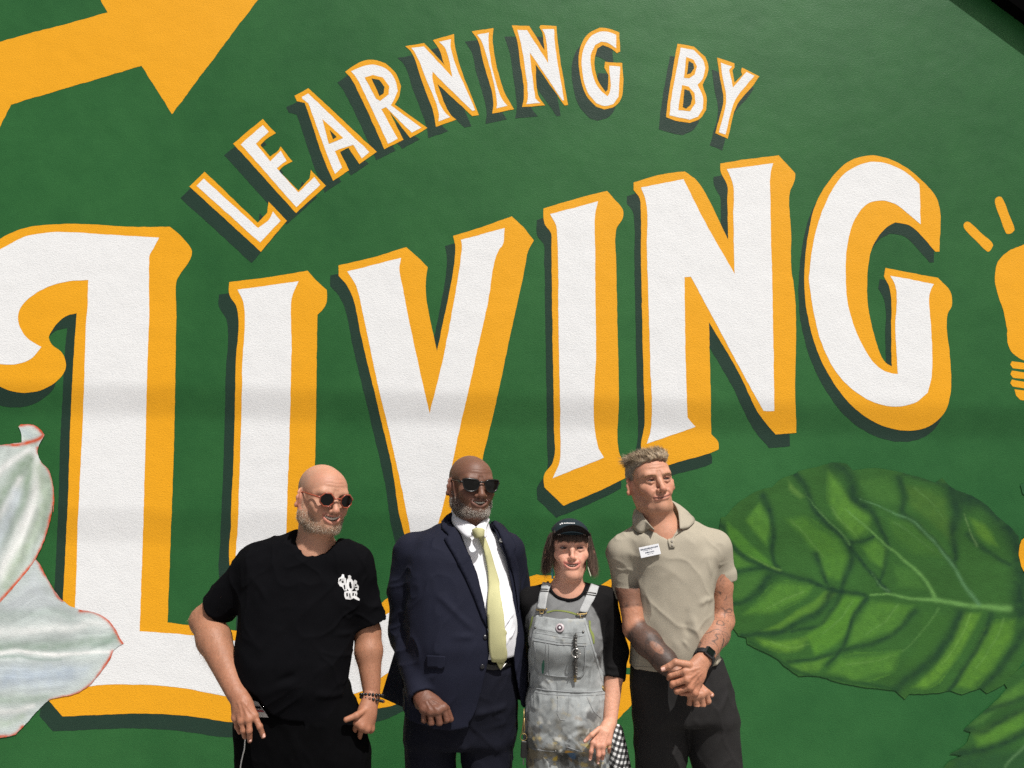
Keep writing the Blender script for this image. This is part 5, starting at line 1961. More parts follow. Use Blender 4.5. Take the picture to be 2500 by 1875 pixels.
    tubes('drawstring', [(np.vstack([ps.path([(602, 1795), (600, 1812), (598, 1830), (593, 1852), (588, 1880)], 0.004, 6, d), at(586, 1920, d - 0.12)[None]]), 0.0022)], M_CORD, pants, 6)
    # bead bracelets on the pocketed hand's wrist
    ax = (w2 - e2) / np.linalg.norm(w2 - e2)
    a1 = np.cross(ax, [0, 1, 0]); a1 /= np.linalg.norm(a1)
    a2 = np.cross(ax, a1)
    for kk, (off, tl) in enumerate(((-0.004, 0.25), (0.010, 0.42))):
        parts1, parts2 = [], []
        for i in range(20):
            t = 2 * math.pi * i / 20
            c = w2 + ax * (off + tl * 0.03 * math.cos(t)) + (a1 * math.cos(t) + a2 * math.sin(t)) * 0.0385
            bm = bmesh.new()
            bmesh.ops.create_icosphere(bm, subdivisions=2, radius=0.0056)
            V = np.array([tuple(q_.co) for q_ in bm.verts]) + c
            F = np.array([[q_.index for q_ in f.verts] for f in bm.faces])
            bm.free()
            (parts2 if (i % 5 == 0 and kk) else parts1).append((V, F))
        V, F, _ = join(parts1)
        bo = props(link('bead_bracelet', mesh_np('bead_bracelet', V, F), M_BEAD, root), kind='stuff')
        if parts2:
            for V, F in parts2:
                link('brown_bead', mesh_np('brown_bead', V, F), M_BEAD2, bo)
    for x, yw in ((-0.10, -10), (0.16, 14)):
        shoe(root, root.location.x + x, d - 0.02, yw, M_SHOE)
    return root


def smooth3(P, m=6):
    """closed Catmull-Rom through 3-D points"""
    n = len(P)
    out = []
    for i in range(n):
        p0, p1, p2, p3 = P[i - 1], P[i], P[(i + 1) % n], P[(i + 2) % n]
        for k in range(m):
            t = k / m
            out.append(0.5 * ((2 * p1) + (-p0 + p2) * t + (2 * p0 - 5 * p1 + 4 * p2 - p3) * t * t + (-p0 + 3 * p1 - 3 * p2 + p3) * t ** 3))
    out.append(out[0])
    out.append(out[1])
    return np.array(out)


person_black_tee()

# ---- person in the navy suit
M_NAVY = simple('navy_suit_cloth', (0.0072, 0.0084, 0.0190, 1), 0.85, spec=0.2, nscale=25, nvar=0.12, bump=0.0003, bscale=1200, sheen=0.0)
M_NAVYTR = simple('navy_trouser_cloth', (0.0042, 0.0048, 0.0110, 1), 0.85, spec=0.2, nscale=25, nvar=0.15, bump=0.0003, bscale=1200)
M_SHIRT = simple('white_shirt_cotton', (0.74, 0.745, 0.78, 1), 0.8, spec=0.3, nscale=60, nvar=0.03, bump=0.0003, bscale=900)
M_TIE = simple('pale_green_yellow_silk', (0.44, 0.425, 0.225, 1), 0.75, spec=0.2, nscale=500, nvar=0.10, bump=0.0002, bscale=1500)
M_DKFRAME = simple('black_acetate', (0.006, 0.006, 0.006, 1), 0.25, nscale=20, nvar=0.1)
M_SMOKE = simple('smoke_grey_lens', (0.004, 0.004, 0.004, 1), 0.1, spec=0.3, nscale=10, nvar=0.05)
M_BTN = simple('dark_button', (0.010, 0.010, 0.014, 1), 0.3, nscale=50, nvar=0.1)
M_SILVER = simple('silver_metal', (0.55, 0.54, 0.52, 1), 0.3, metal=0.9, nscale=200, nvar=0.1)
M_BELT = simple('black_leather', (0.006, 0.006, 0.006, 1), 0.4, nscale=60, nvar=0.2)


def person_suit():
    d = 3.05
    root = empty('person', at(1120, 1700, d) * np.array([1, 1, 0]))
    props(root, 'bald grey-bearded person in a navy suit with pale green tie and black sunglasses', 'person', 'people standing in front of the mural')
    base, red = S3(106, 73, 58), S3(104, 62, 50)
    h = Head(at(1171, 1184, 2.96), rot(25, 0, 3), 1.0, dict(full=0.003, jaw=0.057, open=0.0068, smile=0.0105, mw=0.035, lip=S3(96, 60, 54), lip_a=0.6, nose_w=1.32, nose_l=0.95, age=0.8, frown=1.6, brow_red=0.0))
    nb = at(1150, 1296, d + 0.01)
    v = Vol(np.minimum(h.c - 0.13, nb - [0.12, 0.11, 0.06]), np.maximum(h.c + 0.135, nb + 0.1), 0.0024)
    h.build(v)
    v.rc(h.W((0, 0.030, -0.045)), nb, 0.062, 0.066, 0.03)
    v.rc(h.W((0, -0.035, -0.085)), nb + np.array([0.0, -0.03, 0.0]), 0.036, 0.04, 0.04)
    HV, HQ = finish(v, 1)
    HN = vnormals(HV, HQ)
    HV = h.wrinkles(HV, HN)
    HC, q = h.paint(HV, base, red)
    mk = face_mask(q)
    a = (mk * 0.5)[:, None]
    HC = HC * (1 - a) + S3(84, 72, 64) * a
    dk = sstep(-0.045, -0.10, q[:, 2]) * sstep(-0.10, -0.02, q[:, 1])
    parts = [(HV, HQ, HC)]
    # right hand hanging in a loose fist
    sh, el, wr = at(1003, 1345, d), at(992, 1540, d + 0.02), at(1030, 1695, d - 0.16)
    v = Vol(at(985, 1790, d - 0.31), at(1130, 1650, d - 0.06), 0.0026)
    v.rc(at(1020, 1660, d - 0.13), at(1034, 1712, d - 0.18), 0.034, 0.033, 0.01)
    dd = d - 0.205
    palm(v, dd, (1036, 1702, 0.03), [(1083, 1728, -0.012), (1068, 1736, -0.024), (1051, 1737, -0.022), (1035, 1731, -0.010)], 0.024, 0.0150, 0.016)
    fingers(v, dd, [[(1083, 1728, -0.012), (1091, 1757, -0.016), (1080, 1764, 0.016)], [(1068, 1736, -0.024), (1073, 1765, -0.026), (1064, 1768, 0.010)],
                    [(1051, 1737, -0.022), (1053, 1765, -0.022), (1047, 1767, 0.012)], [0.92, (1035, 1731, -0.010), (1036, 1758, -0.008), (1034, 1760, 0.018)],
                    [1.05, (1066, 1712, 0.012), (1090, 1730, 0.004), (1101, 1756, 0.006)]], 0.0125, 0.002)
    V, Q = finish(v, 1)
    V = hand_detail(V, Q, dd, [[(1050, 1706), (1072, 1718), (1082, 1728)], [(1044, 1708), (1058, 1724), (1067, 1734)], [(1038, 1710), (1046, 1726), (1050, 1735)]], [(1090, 1755, 0.2, 6), (1073, 1763, 0.0, 6), (1053, 1763, 0.0, 6)])
    C = np.tile(S3(104, 68, 53), (len(V), 1)) * (1 + 0.12 * fbm(V, 25, 3)[:, None])
    parts.append((V, Q, C))
    v = Vol(at(960, 1830, d) - [0.1, 0.2, 0.1], at(1300, 1290, d) + [0.1, 0.2, 0.1], 0.016)
    v.loft(rowsw(d, [(1330, 1090, 1190, .04, 0), (1360, 1040, 1220, .06, 0), (1450, 1030, 1230, .09, 0), (1600, 1035, 1225, .11, -.01), (1790, 1005, 1240, .11, 0)]))
    V, Q = v.mesh()
    parts.append((V, Q, np.tile(base, (len(V), 1))))
    V, Q, C = join(parts)
    link('body', mesh_np('body', V, Q, C), M_SKIN_D, root)
    h.teeth(root)

    def bcol(qq, r):
        g = r.random(len(qq))
        w = sstep(-0.085, -0.055, -np.abs(qq[:, 1] + 0.11)) * 0.35
        pale = 0.38 + 0.4 * sstep(-0.05, -0.085, qq[:, 1])
        c = np.where((g < pale)[:, None], S3(196, 188, 178), S3(92, 84, 78))
        return c * r.uniform(0.75, 1.15, (len(qq), 1))
    HN = vnormals(HV, HQ)
    h.beard(HV, HN, HQ, lambda q_: face_mask(q_) * (1 - 0.55 * sstep(-0.062, -0.05, q_[:, 2]) * (q_[:, 1] < -0.06)), root, bcol, 8000, 0.0042, 0.0008, 4)
    way = [(a_ * 1.12, b_ * 1.2) for a_, b_ in [(0.029, 0.010), (0.030, 0.016), (0.020, 0.0185), (0.0, 0.018), (-0.016, 0.016), (-0.023, 0.010), (-0.022, -0.002), (-0.015, -0.014), (-0.003, -0.019), (0.012, -0.0185), (0.022, -0.012), (0.027, -0.001)]]
    glasses(h, root, M_DKFRAME, M_SMOKE, way, cx=0.0385, z0=-0.001, fr=0.0030, smooth=True, y0=-0.110, bridge_z=0.010, temple_z=0.010)

    JR = rowsw(d, [(1288, 1075, 1218, .06, .015), (1312, 1020, 1246, .095, .01), (1350, 992, 1260, .122, .005), (1420, 990, 1270, .145, 0), (1500, 994, 1278, .160, -.012), (1560, 996, 1284, .170, -.02),
                   (1620, 996, 1288, .168, -.02), (1694, 990, 1292, .162, -.012), (1750, 985, 1292, .158, -.008), (1790, 985, 1292, .158, -.008)])
    # white shirt
    v = Vol(at(1010, 1700, d) - [0, 0.26, 0], at(1280, 1255, d) + [0, 0.2, 0.02], 0.0045)
    v.loft(JR, 0.3, 2.3, grow=-0.020)
    v.el(at(1221, 1535, d - 0.085), (0.055, 0.085, 0.13), None, 0.06)
    v.half(at(1200, 1612, d - 0.15), (0, 0, -1), 0.01)
    v.rc(nb + np.array([0, 0, 0.005]), nb + np.array([0, -0.005, -0.08]), 0.074, 0.09, 0.03)
    v.half(at(1135, 1252, d - 0.05), (-0.12, 0.55, 1))
    SV, SQ = finish(v, 2)
    SN = vnormals(SV, SQ)
    D = 0.0022 * fbm(SV * np.array([1, 1, 0.6]), 12, 3)
    for w, amp, pts in ((0.007, 0.006, [(1258, 1460, -.1), (1240, 1480, -.15), (1225, 1490, -.17)]), (0.006, 0.005, [(1258, 1490, -.1), (1240, 1520, -.16), (1228, 1545, -.18)]),
                        (0.007, 0.006, [(1255, 1530, -.1), (1245, 1560, -.16), (1230, 1585, -.17)]), (0.006, 0.005, [(1180, 1400, -.15), (1186, 1440, -.16), (1190, 1490, -.17)]), (0.007, -0.006, [(1250, 1500, -.12), (1236, 1540, -.17), (1226, 1570, -.18)])):
        D += ridge(SV, [at(x, y, d + dz) for x, y, dz in pts], w, amp)
    SV = SV + SN * D[:, None]
    shirt = link('dress_shirt', mesh_np('dress_shirt', SV, SQ), M_SHIRT, root)
    ruled('shirt_collar', AT([(1108, 1232, .06), (1106, 1243, .01), (1119, 1256, -.035), (1140, 1273, -.075), (1161, 1288, -.098)], d),
          AT([(1102, 1258, .055), (1104, 1272, .0), (1113, 1286, -.058), (1143, 1314, -.118), (1160, 1291, -.108)], d), M_SHIRT, shirt, 0.004, 0.004)
    ruled('shirt_collar', AT([(1186, 1256, -.0), (1181, 1265, -.045), (1172, 1278, -.08), (1163, 1288, -.098)], d),
          AT([(1194, 1270, -.005), (1186, 1290, -.07), (1186, 1314, -.115), (1166, 1291, -.108)], d), M_SHIRT, shirt, 0.004, 0.003)
    # trousers and belt
    tr, tm = trousers('trousers', root, d, [(1580, 1014, 1252, .142, -.022), (1610, 1010, 1254, .146, -.022), (1660, 1000, 1262, .145, -.018), (1710, 992, 1265, .142, -.014), (1760, 988, 1263, .136, 0), (1810, 990, 1258, .128, 0)],
             [(1052, 1810, 1046, 2100), (1188, 1810, 1194, 2100)], M_NAVYTR, rl=(0.098, 0.078, 0.06), top=(1130, 1592),
             folds=[(0.012, 0.007, [(1240, 1720, -.1), (1200, 1740, -.15), (1150, 1745, -.15)]), (0.012, 0.006, [(1245, 1760, -.1), (1200, 1785, -.14), (1160, 1790, -.15)]), (0.012, 0.006, [(1245, 1810, -.1), (1210, 1830, -.14), (1170, 1830, -.15)]),
                    (0.012, -0.012, [(1120, 1790, -.15), (1118, 1830, -.15), (1116, 1880, -.13)]), (0.01, 0.006, [(1050, 1800, -.13), (1060, 1850, -.13), (1060, 1900, -.13)])])
    tsf = Surf(tm)
    bl = decal('belt', tsf, [[(1168, 1617), (1205, 1622), (1248, 1612), (1248, 1624), (1206, 1635), (1168, 1630)]], M_BELT, tr, 0.003, d, 4)
    thicken(bl, 0.004)
    tubes('belt_buckle', [(tsf.path([(1218, 1634), (1226, 1626), (1232, 1618)], 0.008, 3, d), 0.003)], M_SILVER, tr, 6)
    sf = Surf((SV, SQ), tm)
    K = 0.395
    tie = decal('necktie', sf, [pxs([(664, 222), (702, 222), (740, 330), (780, 455), (808, 580), (828, 720), (838, 860), (838, 970), (820, 1010), (803, 1046), (780, 1010), (758, 965), (752, 800), (742, 640), (728, 450), (700, 310)], 900, 1220, K)], M_TIE, root, 0.012, d, 5)
    thicken(tie, 0.006)
    kn = ruled('tie_knot', AT(pxs3([(652, 186), (662, 180), (680, 178), (696, 182), (702, 188)], [-.118, -.128, -.134, -.128, -.118], 900, 1220, K), d),
               AT(pxs3([(664, 226), (672, 230), (684, 231), (694, 228), (700, 224)], [-.122, -.132, -.137, -.132, -.122], 900, 1220, K), d), M_TIE, tie, 0.01, 0.004)
    # jacket
    v = Vol(at(925, 1790, d) - [0.02, 0.29, 0.0], at(1310, 1240, d) + [0.02, 0.25, 0.03], 0.0045)
    v.loft(JR, 0.3, 2.3)
    v.rc(at(1112, 1300, d + 0.02), at(1014, 1340, d + 0.01), 0.044, 0.056, 0.05)
    v.rc(at(1190, 1305, d + 0.02), at(1235, 1340, d + 0.01), 0.044, 0.055, 0.05)
    v.chain([sh, (sh + el) / 2 + np.array([-0.004, 0, 0]), el], [0.068, 0.070, 0.064], 0.03)
    cc(v, el, wr + (wr - el) * 0.04, 0.064, 0.050, 0.02)
    u = (wr - el) / np.linalg.norm(wr - el)
    v.rc(wr - u * 0.01, wr + u * 0.08, 0.041, 0.042, 0.003, 'sub')
    # his other arm reaches behind the neighbour
    v.chain([at(1240, 1350, d + 0.02), at(1265, 1500, d + 0.10), at(1290, 1640, d + 0.12)], [0.065, 0.062, 0.058], 0.03)
    clip_px(v, pxs([(520, 60), (525, 130), (560, 225), (605, 320), (650, 430), (695, 590), (722, 720), (742, 820), (740, 940), (722, 1060), (700, 1180), (672, 1290), (640, 1352), (620, 1372), (600, 1650), (1010, 1650), (955, 1350), (930, 1230),
                    (905, 1080), (893, 900), (893, 700), (888, 580), (850, 400), (800, 260), (760, 170), (712, 120), (700, 40)], 900, 1220, K), d + 0.02, d - 0.15, 'out')
    clip_px(v, pxs([(60, 1290), (150, 1300), (250, 1335), (400, 1372), (520, 1386), (620, 1374), (700, 1650), (60, 1650)], 900, 1220, K), None, d - 0.1, 'out')
    clip_px(v, pxs([(880, 1260), (960, 1285), (1010, 1285), (1100, 1285), (1100, 1650), (860, 1650)], 900, 1220, K), None, d - 0.05, 'out')
    v.rc(nb + np.array([0.0, 0.0, -0.02]), nb + np.array([0.0, -0.01, 0.14]), 0.078, 0.085, 0.006, 'sub')
    JV, JQ = finish(v, 2)
    JN = vnormals(JV, JQ)
    arm_ = sstep(0.02, -0.01, JV[:, 0] - np.interp(JV[:, 2], [at(0, 1720, d)[2], at(0, 1320, d)[2]], [at(1062, 1720, d)[0], at(1022, 1320, d)[0]]))
    D = 0.0022 * fbm(JV * np.array([1, 1, 0.7]), 9, 3) + drape(JV, 0.0040, 10, 0.5, 0.3, 1.0) + arm_ * drape(JV, 0.0050, 12, 1.15, 0.35, 3.0)
    for w, amp, pts in ((0.010, 0.0102, pxs3([(175, 640), (240, 615), (330, 590)], [0, -.06, -.08], 900, 1220, K)), (0.009, 0.0102, pxs3([(160, 720), (230, 690), (320, 640)], [0, -.06, -.08], 900, 1220, K)),
                        (0.009, 0.0119, pxs3([(185, 800), (260, 760), (330, 700)], [0, -.06, -.08], 900, 1220, K)), (0.010, 0.0102, pxs3([(190, 880), (270, 850), (345, 790)], [0, -.06, -.09], 900, 1220, K)),
                        (0.010, 0.0085, pxs3([(200, 960), (280, 950), (350, 900)], [-.02, -.08, -.1], 900, 1220, K)), (0.008, -0.009, pxs3([(300, 290), (335, 420), (352, 600), (360, 760), (365, 900)], [-.07, -.1, -.11, -.11, -.1], 900, 1220, K)),
                        (0.012, 0.006, pxs3([(370, 560), (450, 610), (560, 720), (690, 840)], [-.13, -.16, -.18, -.18], 900, 1220, K)), (0.012, 0.005, pxs3([(400, 850), (540, 850), (690, 845)], [-.15, -.18, -.19], 900, 1220, K)),
                        (0.010, 0.005, pxs3([(360, 430), (400, 500), (420, 600)], [-.12, -.14, -.15], 900, 1220, K))):
        D += ridge(JV, [at(x, y, d + dz) for x, y, dz in pts], w, amp)
    JV = JV + JN * D[:, None]
    jk = link('suit_jacket', mesh_np('suit_jacket', JV, JQ), M_NAVY, root)
    js = Surf((JV, JQ))
    # the jacket's back vent showing behind the arm
    ruled('jacket_tail', AT([(972, 1580, .12), (984, 1590, .08)], d), AT([(934, 1702, .13), (990, 1726, .06)], d), M_NAVY, jk, 0.01, 0.0)
    lp = decal('lapel', js, [pxs([(514, 75), (528, 140), (560, 225), (604, 322), (650, 432), (694, 592), (722, 722), (740, 815), (700, 735), (650, 600), (596, 480), (530, 352), (468, 246), (496, 226), (455, 182), (452, 130), (480, 96)], 900, 1220, K)], M_NAVY, jk, 0.005, d, 6)
    thicken(lp, 0.004)
    tubes('lapel_edge', [(js.path(pxs([(452, 130), (455, 182), (496, 226), (468, 246), (530, 352), (596, 480), (650, 600), (700, 735)], 900, 1220, K), 0.0065, 7, d), 0.0016)], M_NAVY, jk, 5)
    lp2 = decal('lapel', js, [pxs([(745, 128), (785, 176), (825, 262), (872, 402), (906, 582), (918, 700), (930, 560), (920, 420), (896, 330), (908, 290), (876, 230), (816, 160)], 900, 1220, K)], M_NAVY, jk, 0.005, d, 6)
    thicken(lp2, 0.004)
    fl = decal('pocket_flap', js, [pxs([(362, 958), (474, 964), (472, 1030), (462, 1042), (362, 1036)], 900, 1220, K)], M_NAVY, jk, 0.004, d, 5)
    thicken(fl, 0.004)
    for x, y in ((720, 850), (702, 1030)):
        p, n = js.hit(900 + x * K, 1220 + y * K, 0.001, d)
        disc('button', p, n, 0.0085, 0.004, M_BTN, jk)
    p, n = js.hit(900 + 822 * K, 1220 + 253 * K, 0.003, d)
    pin = disc('lapel_pin', p, n, 0.0085, 0.003, M_SILVER, jk)
    disc('pin_emblem', p + n * 0.0035, n, 0.005, 0.001, M_BTN, pin)
    for x, yw in ((-0.10, -12), (0.13, 16)):
        shoe(root, root.location.x + x, d - 0.02, yw, M_SHOE)
    return root


def pxs3(lst, dz, x0, y0, k):
    return [(x0 + x * k, y0 + y * k, z) for (x, y), z in zip(lst, dz)]


person_suit()

# ---- person in the paint-spattered overalls and cap
M_RAGLAN = vcol_mat('raglan_jersey', rough=0.9, spec=0.15, bump=0.0003, bscale=900, nvar=0.10, nscale=220)
M_DENIM = vcol_mat('faded_denim', rough=0.9, spec=0.15, bump=0.0005, bscale=800, nvar=0.14, nscale=420)
M_DENIM2 = simple('pale_denim_webbing', (0.36, 0.37, 0.37, 1), 0.9, nscale=350, nvar=0.25, bump=0.0005, bscale=700)
M_STITCH = simple('denim_seam', (0.235, 0.245, 0.25, 1), 0.9, nscale=500, nvar=0.3)
M_BRASS = simple('dull_brass', (0.30, 0.215, 0.09, 1), 0.4, metal=0.8, nscale=200, nvar=0.2)
M_STEEL = simple('dark_steel', (0.14, 0.135, 0.125, 1), 0.35, metal=0.8, nscale=200, nvar=0.2)
M_CAP = simple('dark_teal_cap_cloth', (0.010, 0.020, 0.026, 1), 0.85, spec=0.2, nscale=50, nvar=0.15, bump=0.0003, bscale=900)
M_BRIM = simple('black_brim_cloth', (0.012, 0.011, 0.011, 1), 0.9, spec=0.15, nscale=50, nvar=0.15)
M_TEAL = simple('teal_enamel', (0.018, 0.115, 0.125, 1), 0.35, nscale=100, nvar=0.2)
M_PALEGR = simple('pale_mint_enamel', (0.60, 0.66, 0.50, 1), 0.35, nscale=100, nvar=0.1)
M_LIME = simple('lime_print', (0.17, 0.205, 0.05, 1), 0.9, nscale=200, nvar=0.25)
M_GREENDAB = simple('green_paint_dab', (0.03, 0.13, 0.085, 1), 0.6, nscale=200, nvar=0.2)
M_BLACKKEY = simple('black_key_plastic', (0.006, 0.006, 0.006, 1), 0.35, nscale=50, nvar=0.1)


def gingham():
    m, nt, N, L, b = nodes_of('black_white_gingham')
    geo = N.new('ShaderNodeNewGeometry')
    mp = N.new('ShaderNodeMapping')
    mp.inputs['Rotation'].default_value = (0.0, math.radians(-24), 0.0)
    mp.inputs['Scale'].default_value = (56, 0.001, 56)
    L.new(geo.outputs['Position'], mp.inputs['Vector'])
    sep = N.new('ShaderNodeSeparateXYZ')
    L.new(mp.outputs[0], sep.inputs[0])
    outs = []
    for c in 'XZ':
        f = N.new('ShaderNodeMath'); f.operation = 'FRACT'
        L.new(sep.outputs[c], f.inputs[0])
        g = N.new('ShaderNodeMath'); g.operation = 'GREATER_THAN'; g.inputs[1].default_value = 0.5
        L.new(f.outputs[0], g.inputs[0])
        outs.append(g.outputs[0])
    ad = N.new('ShaderNodeMath'); ad.operation = 'ADD'
    L.new(outs[0], ad.inputs[0]); L.new(outs[1], ad.inputs[1])
    mr = N.new('ShaderNodeValToRGB')
    mr.color_ramp.interpolation = 'CONSTANT'
    mr.color_ramp.elements[0].color = (0.62, 0.62, 0.61, 1)
    e = mr.color_ramp.elements.new(0.4); e.color = (0.10, 0.10, 0.10, 1)
    mr.color_ramp.elements[-1].position = 0.9
    mr.color_ramp.elements[-1].color = (0.008, 0.008, 0.009, 1)
    dv = N.new('ShaderNodeMath'); dv.operation = 'MULTIPLY'; dv.inputs[1].default_value = 0.5
    L.new(ad.outputs[0], dv.inputs[0]); L.new(dv.outputs[0], mr.inputs[0])
    L.new(mr.outputs[0], b.inputs['Base Color'])
    b.inputs['Roughness'].default_value = 0.9
    return m


def person_overalls():
    d = 3.0
    K = 0.3708
    Z = lambda l: pxs(l, 1240, 1260, K)
    Z3 = lambda l: [(1240 + x * K, 1260 + y * K, z) for x, y, z in l]
    root = empty('person', at(1385, 1700, d) * np.array([1, 1, 0]))
    props(root, 'person in pale paint-spattered denim overalls, grey and black raglan top and dark cap', 'person', 'people standing in front of the mural')
    base, red = S3(198, 147, 124), S3(188, 112, 96)
    h = Head(at(1396, 1338, 2.92), rot(1, 8, 1), 0.95, dict(full=-0.007, jaw=0.042, chin=0.80, chinw=0.72, cheek=0.94, fold=0.0010, open=0.0056, smile=0.0100, mw=0.030, lip=S3(170, 84, 80), lip_a=0.6, nose_w=0.82, nose_l=0.86, age=0.12, frown=0.0, brow_red=0.0,
             eyes=0.0024, nostril=0.45, lash=0.9, shadow_a=0.5, shadow_c=S3(118, 80, 76), lash_c=S3(34, 22, 20), brow=S3(92, 62, 46), brow_a=0.75, brow_arch=0.009, brow_z=0.0200, brow_th=0.0032, gaze=(0.25, -1, 0.0)))
    nb = at(1386, 1440, d + 0.0)
    v = Vol(np.minimum(h.c - [0.115, 0.14, 0.12], nb - [0.14, 0.12, 0.09]), np.maximum(h.c + 0.125, nb + [0.15, 0.1, 0.05]), 0.0023)
    h.build(v)
    v.rc(h.W((0, 0.030, -0.045)), nb + np.array([0, 0.012, 0]), 0.044, 0.048, 0.03)
    v.rc(h.W((0, -0.035, -0.088)), nb + np.array([0, -0.02, 0.01]), 0.026, 0.032, 0.04)
    v.rc(nb + np.array([-0.085, 0.01, -0.035]), nb + np.array([0.085, 0.01, -0.035]), 0.034, 0.034, 0.05)
    v.rc(nb + np.array([0, -0.012, -0.03]), nb + np.array([0, -0.022, -0.1]), 0.066, 0.066, 0.05)
    for g in (-1, 1):      # collar bones and neck tendons
        v.rc(nb + np.array([g * 0.010, -0.050, -0.02]), h.W((g * 0.045, 0.01, -0.06)), 0.007, 0.010, 0.02)
    HV, HQ = finish(v, 1)
    HN = vnormals(HV, HQ)
    HV = h.wrinkles(HV, HN)
    HC, q = h.paint(HV, base, red)
    parts = [(HV, HQ, HC)]
    # left arm and hand resting on the thigh
    sh, el, wr = at(1474, 1462, d + 0.01), at(1503, 1590, d + 0.02), at(1489, 1765, d - 0.09)
    v = Vol(at(1405, 1880, d - 0.25), at(1540, 1560, d + 0.08), 0.0025)
    v.chain([el, el + (wr - el) * 0.3, wr], [0.036, 0.0355, 0.0245], 0.02)
    dd = d - 0.14
    palm(v, dd, (1487, 1770, 0.03), Z3([(560, 1490, -0.012), (592, 1512, -0.022), (628, 1512, -0.02), (662, 1490, -0.008)]), 0.016, 0.0100, 0.011)
    v.el(at(1473, 1793, dd + 0.004), (0.025, 0.012, 0.028), None, 0.014)
    fingers(v, dd, [Z3([(560, 1490, -0.012), (548, 1550, -0.022), (541, 1602, -0.014)]), Z3([(592, 1512, -0.022), (596, 1575, -0.03), (594, 1626, -0.018)]),
                    Z3([(628, 1512, -0.02), (626, 1562, -0.028), (622, 1602, -0.014)]), [0.85] + Z3([(662, 1490, -0.008), (668, 1528, -0.012), (666, 1554, 0.0)]),
                    [1.08] + Z3([(600, 1400, 0.0), (552, 1440, -0.018), (508, 1482, -0.02)])], 0.0080)
    V, Q = finish(v, 1)
    V = hand_detail(V, Q, dd, [Z([(640, 1400), (600, 1450), (570, 1485)]), Z([(655, 1405), (625, 1460), (600, 1505)]), Z([(668, 1410), (645, 1460), (632, 1505)])], [(*Z([(548, 1550)])[0], 0.1, 5), (*Z([(596, 1575)])[0], 0, 5), (*Z([(626, 1562)])[0], 0, 5)])
    C = np.tile(S3(192, 142, 118), (len(V), 1)) * (1 + 0.07 * fbm(V, 20, 3)[:, None])
    k_ = sstep(wr[2] + 0.02, wr[2] - 0.08, V[:, 2])[:, None] * 0.5
    C = C * (1 - k_) + S3(176, 116, 96) * k_
    parts.append((V, Q, C))
    v = Vol(at(1260, 1830, d) - [0.1, 0.2, 0.1], at(1520, 1440, d) + [0.1, 0.2, 0.1], 0.016)
    v.loft(rowsw(d, [(1470, 1335, 1430, .04, 0), (1550, 1320, 1450, .06, 0), (1690, 1320, 1450, .07, 0), (1790, 1315, 1460, .08, 0)]))
    V, Q = v.mesh()
    parts.append((V, Q, np.tile(base, (len(V), 1))))
    V, Q, C = join(parts)
    link('body', mesh_np('body', V, Q, C), M_SKIN, root)
    h.teeth(root)
    h.eyeballs(root, np.array([0.05, 0.03, 0.015]))
    h.brows(root, 130, 0.0045)
    nails('finger_nails', [(at(*Z([(x, y)])[0], dd + dz), np.array([0, -1, 0.12]), np.array(t), 0.0044) for x, y, dz, t in
          ((541, 1600, -0.0215, (-0.1, 0, -1)), (594, 1623, -0.0255, (0, 0, -1)), (622, 1600, -0.0215, (0, 0, -1)), (510, 1481, -0.028, (-0.8, 0, -0.7)))], root, M_NAIL)
    # rings
    for x, y in ((640, 1518), (668, 1512)):
        c = at(*Z([(x, y)])[0], dd - 0.016)
        P = [c + np.array([math.cos(t) * 0.0098, math.sin(t) * 0.0098, 0.001 * math.cos(t)]) for t in np.linspace(0, 2 * math.pi, 14)]
        tubes('finger_ring', [(np.array(P), 0.0016)], M_BRASS, root, 6)

    # raglan top: grey body, black sleeves
    v = Vol(at(1270, 1720, d) - [0.03, 0.22, 0.0], at(1535, 1410, d) + [0.02, 0.2, 0.03], 0.0045)
    TR = rowsw(d, [(1438, 1325, 1455, .045, .01), (1455, 1302, 1478, .07, .005), (1480, 1294, 1480, .095, 0), (1530, 1290, 1475, .112, -.012), (1575, 1292, 1472, .115, -.015), (1620, 1298, 1466, .10, -.005), (1670, 1300, 1468, .10, 0), (1715, 1292, 1476, .11, 0)])
    v.loft(TR, -0.03, 2.3)
    v.rc(at(1350, 1443, d + .015), at(1300, 1466, d + .02), 0.034, 0.048, 0.04)
    v.rc(at(1424, 1443, d + .015), at(1472, 1468, d + .015), 0.034, 0.048, 0.04)
    v.rc(at(1352, 1474, d - 0.028), at(1424, 1474, d - 0.028), 0.046, 0.046, 0.04)
    v.el(at(1335, 1568, d - 0.07), (0.06, 0.055, 0.055), None, 0.03)
    v.el(at(1425, 1568, d - 0.07), (0.06, 0.055, 0.055), None, 0.03)
    v.chain([at(1300, 1466, d + .02), at(1278, 1540, d + .10)], [0.047, 0.042], 0.02)
    fe = el + (wr - el) * 0.40
    v.chain([sh, el], [0.049, 0.047], 0.02)
    cc(v, el, fe, 0.047, 0.0435, 0.02)
    u = (fe - el) / np.linalg.norm(fe - el)
    v.rc(fe + u * 0.015, fe + u * 0.07, 0.037, 0.038, 0.003, 'sub')
    neck = Z([(268, 436), (290, 480), (325, 520), (390, 540), (450, 532), (490, 500), (512, 450), (512, 420), (450, 380), (300, 380)])
    clip_px(v, neck, None, d - 0.065, 'out')
    SV, SQ = finish(v, 2)
    SN = vnormals(SV, SQ)
    D = 0.0022 * fbm(SV, 13, 3) + drape(SV, 0.004, 14, 1.2, 0.3, 2.0)
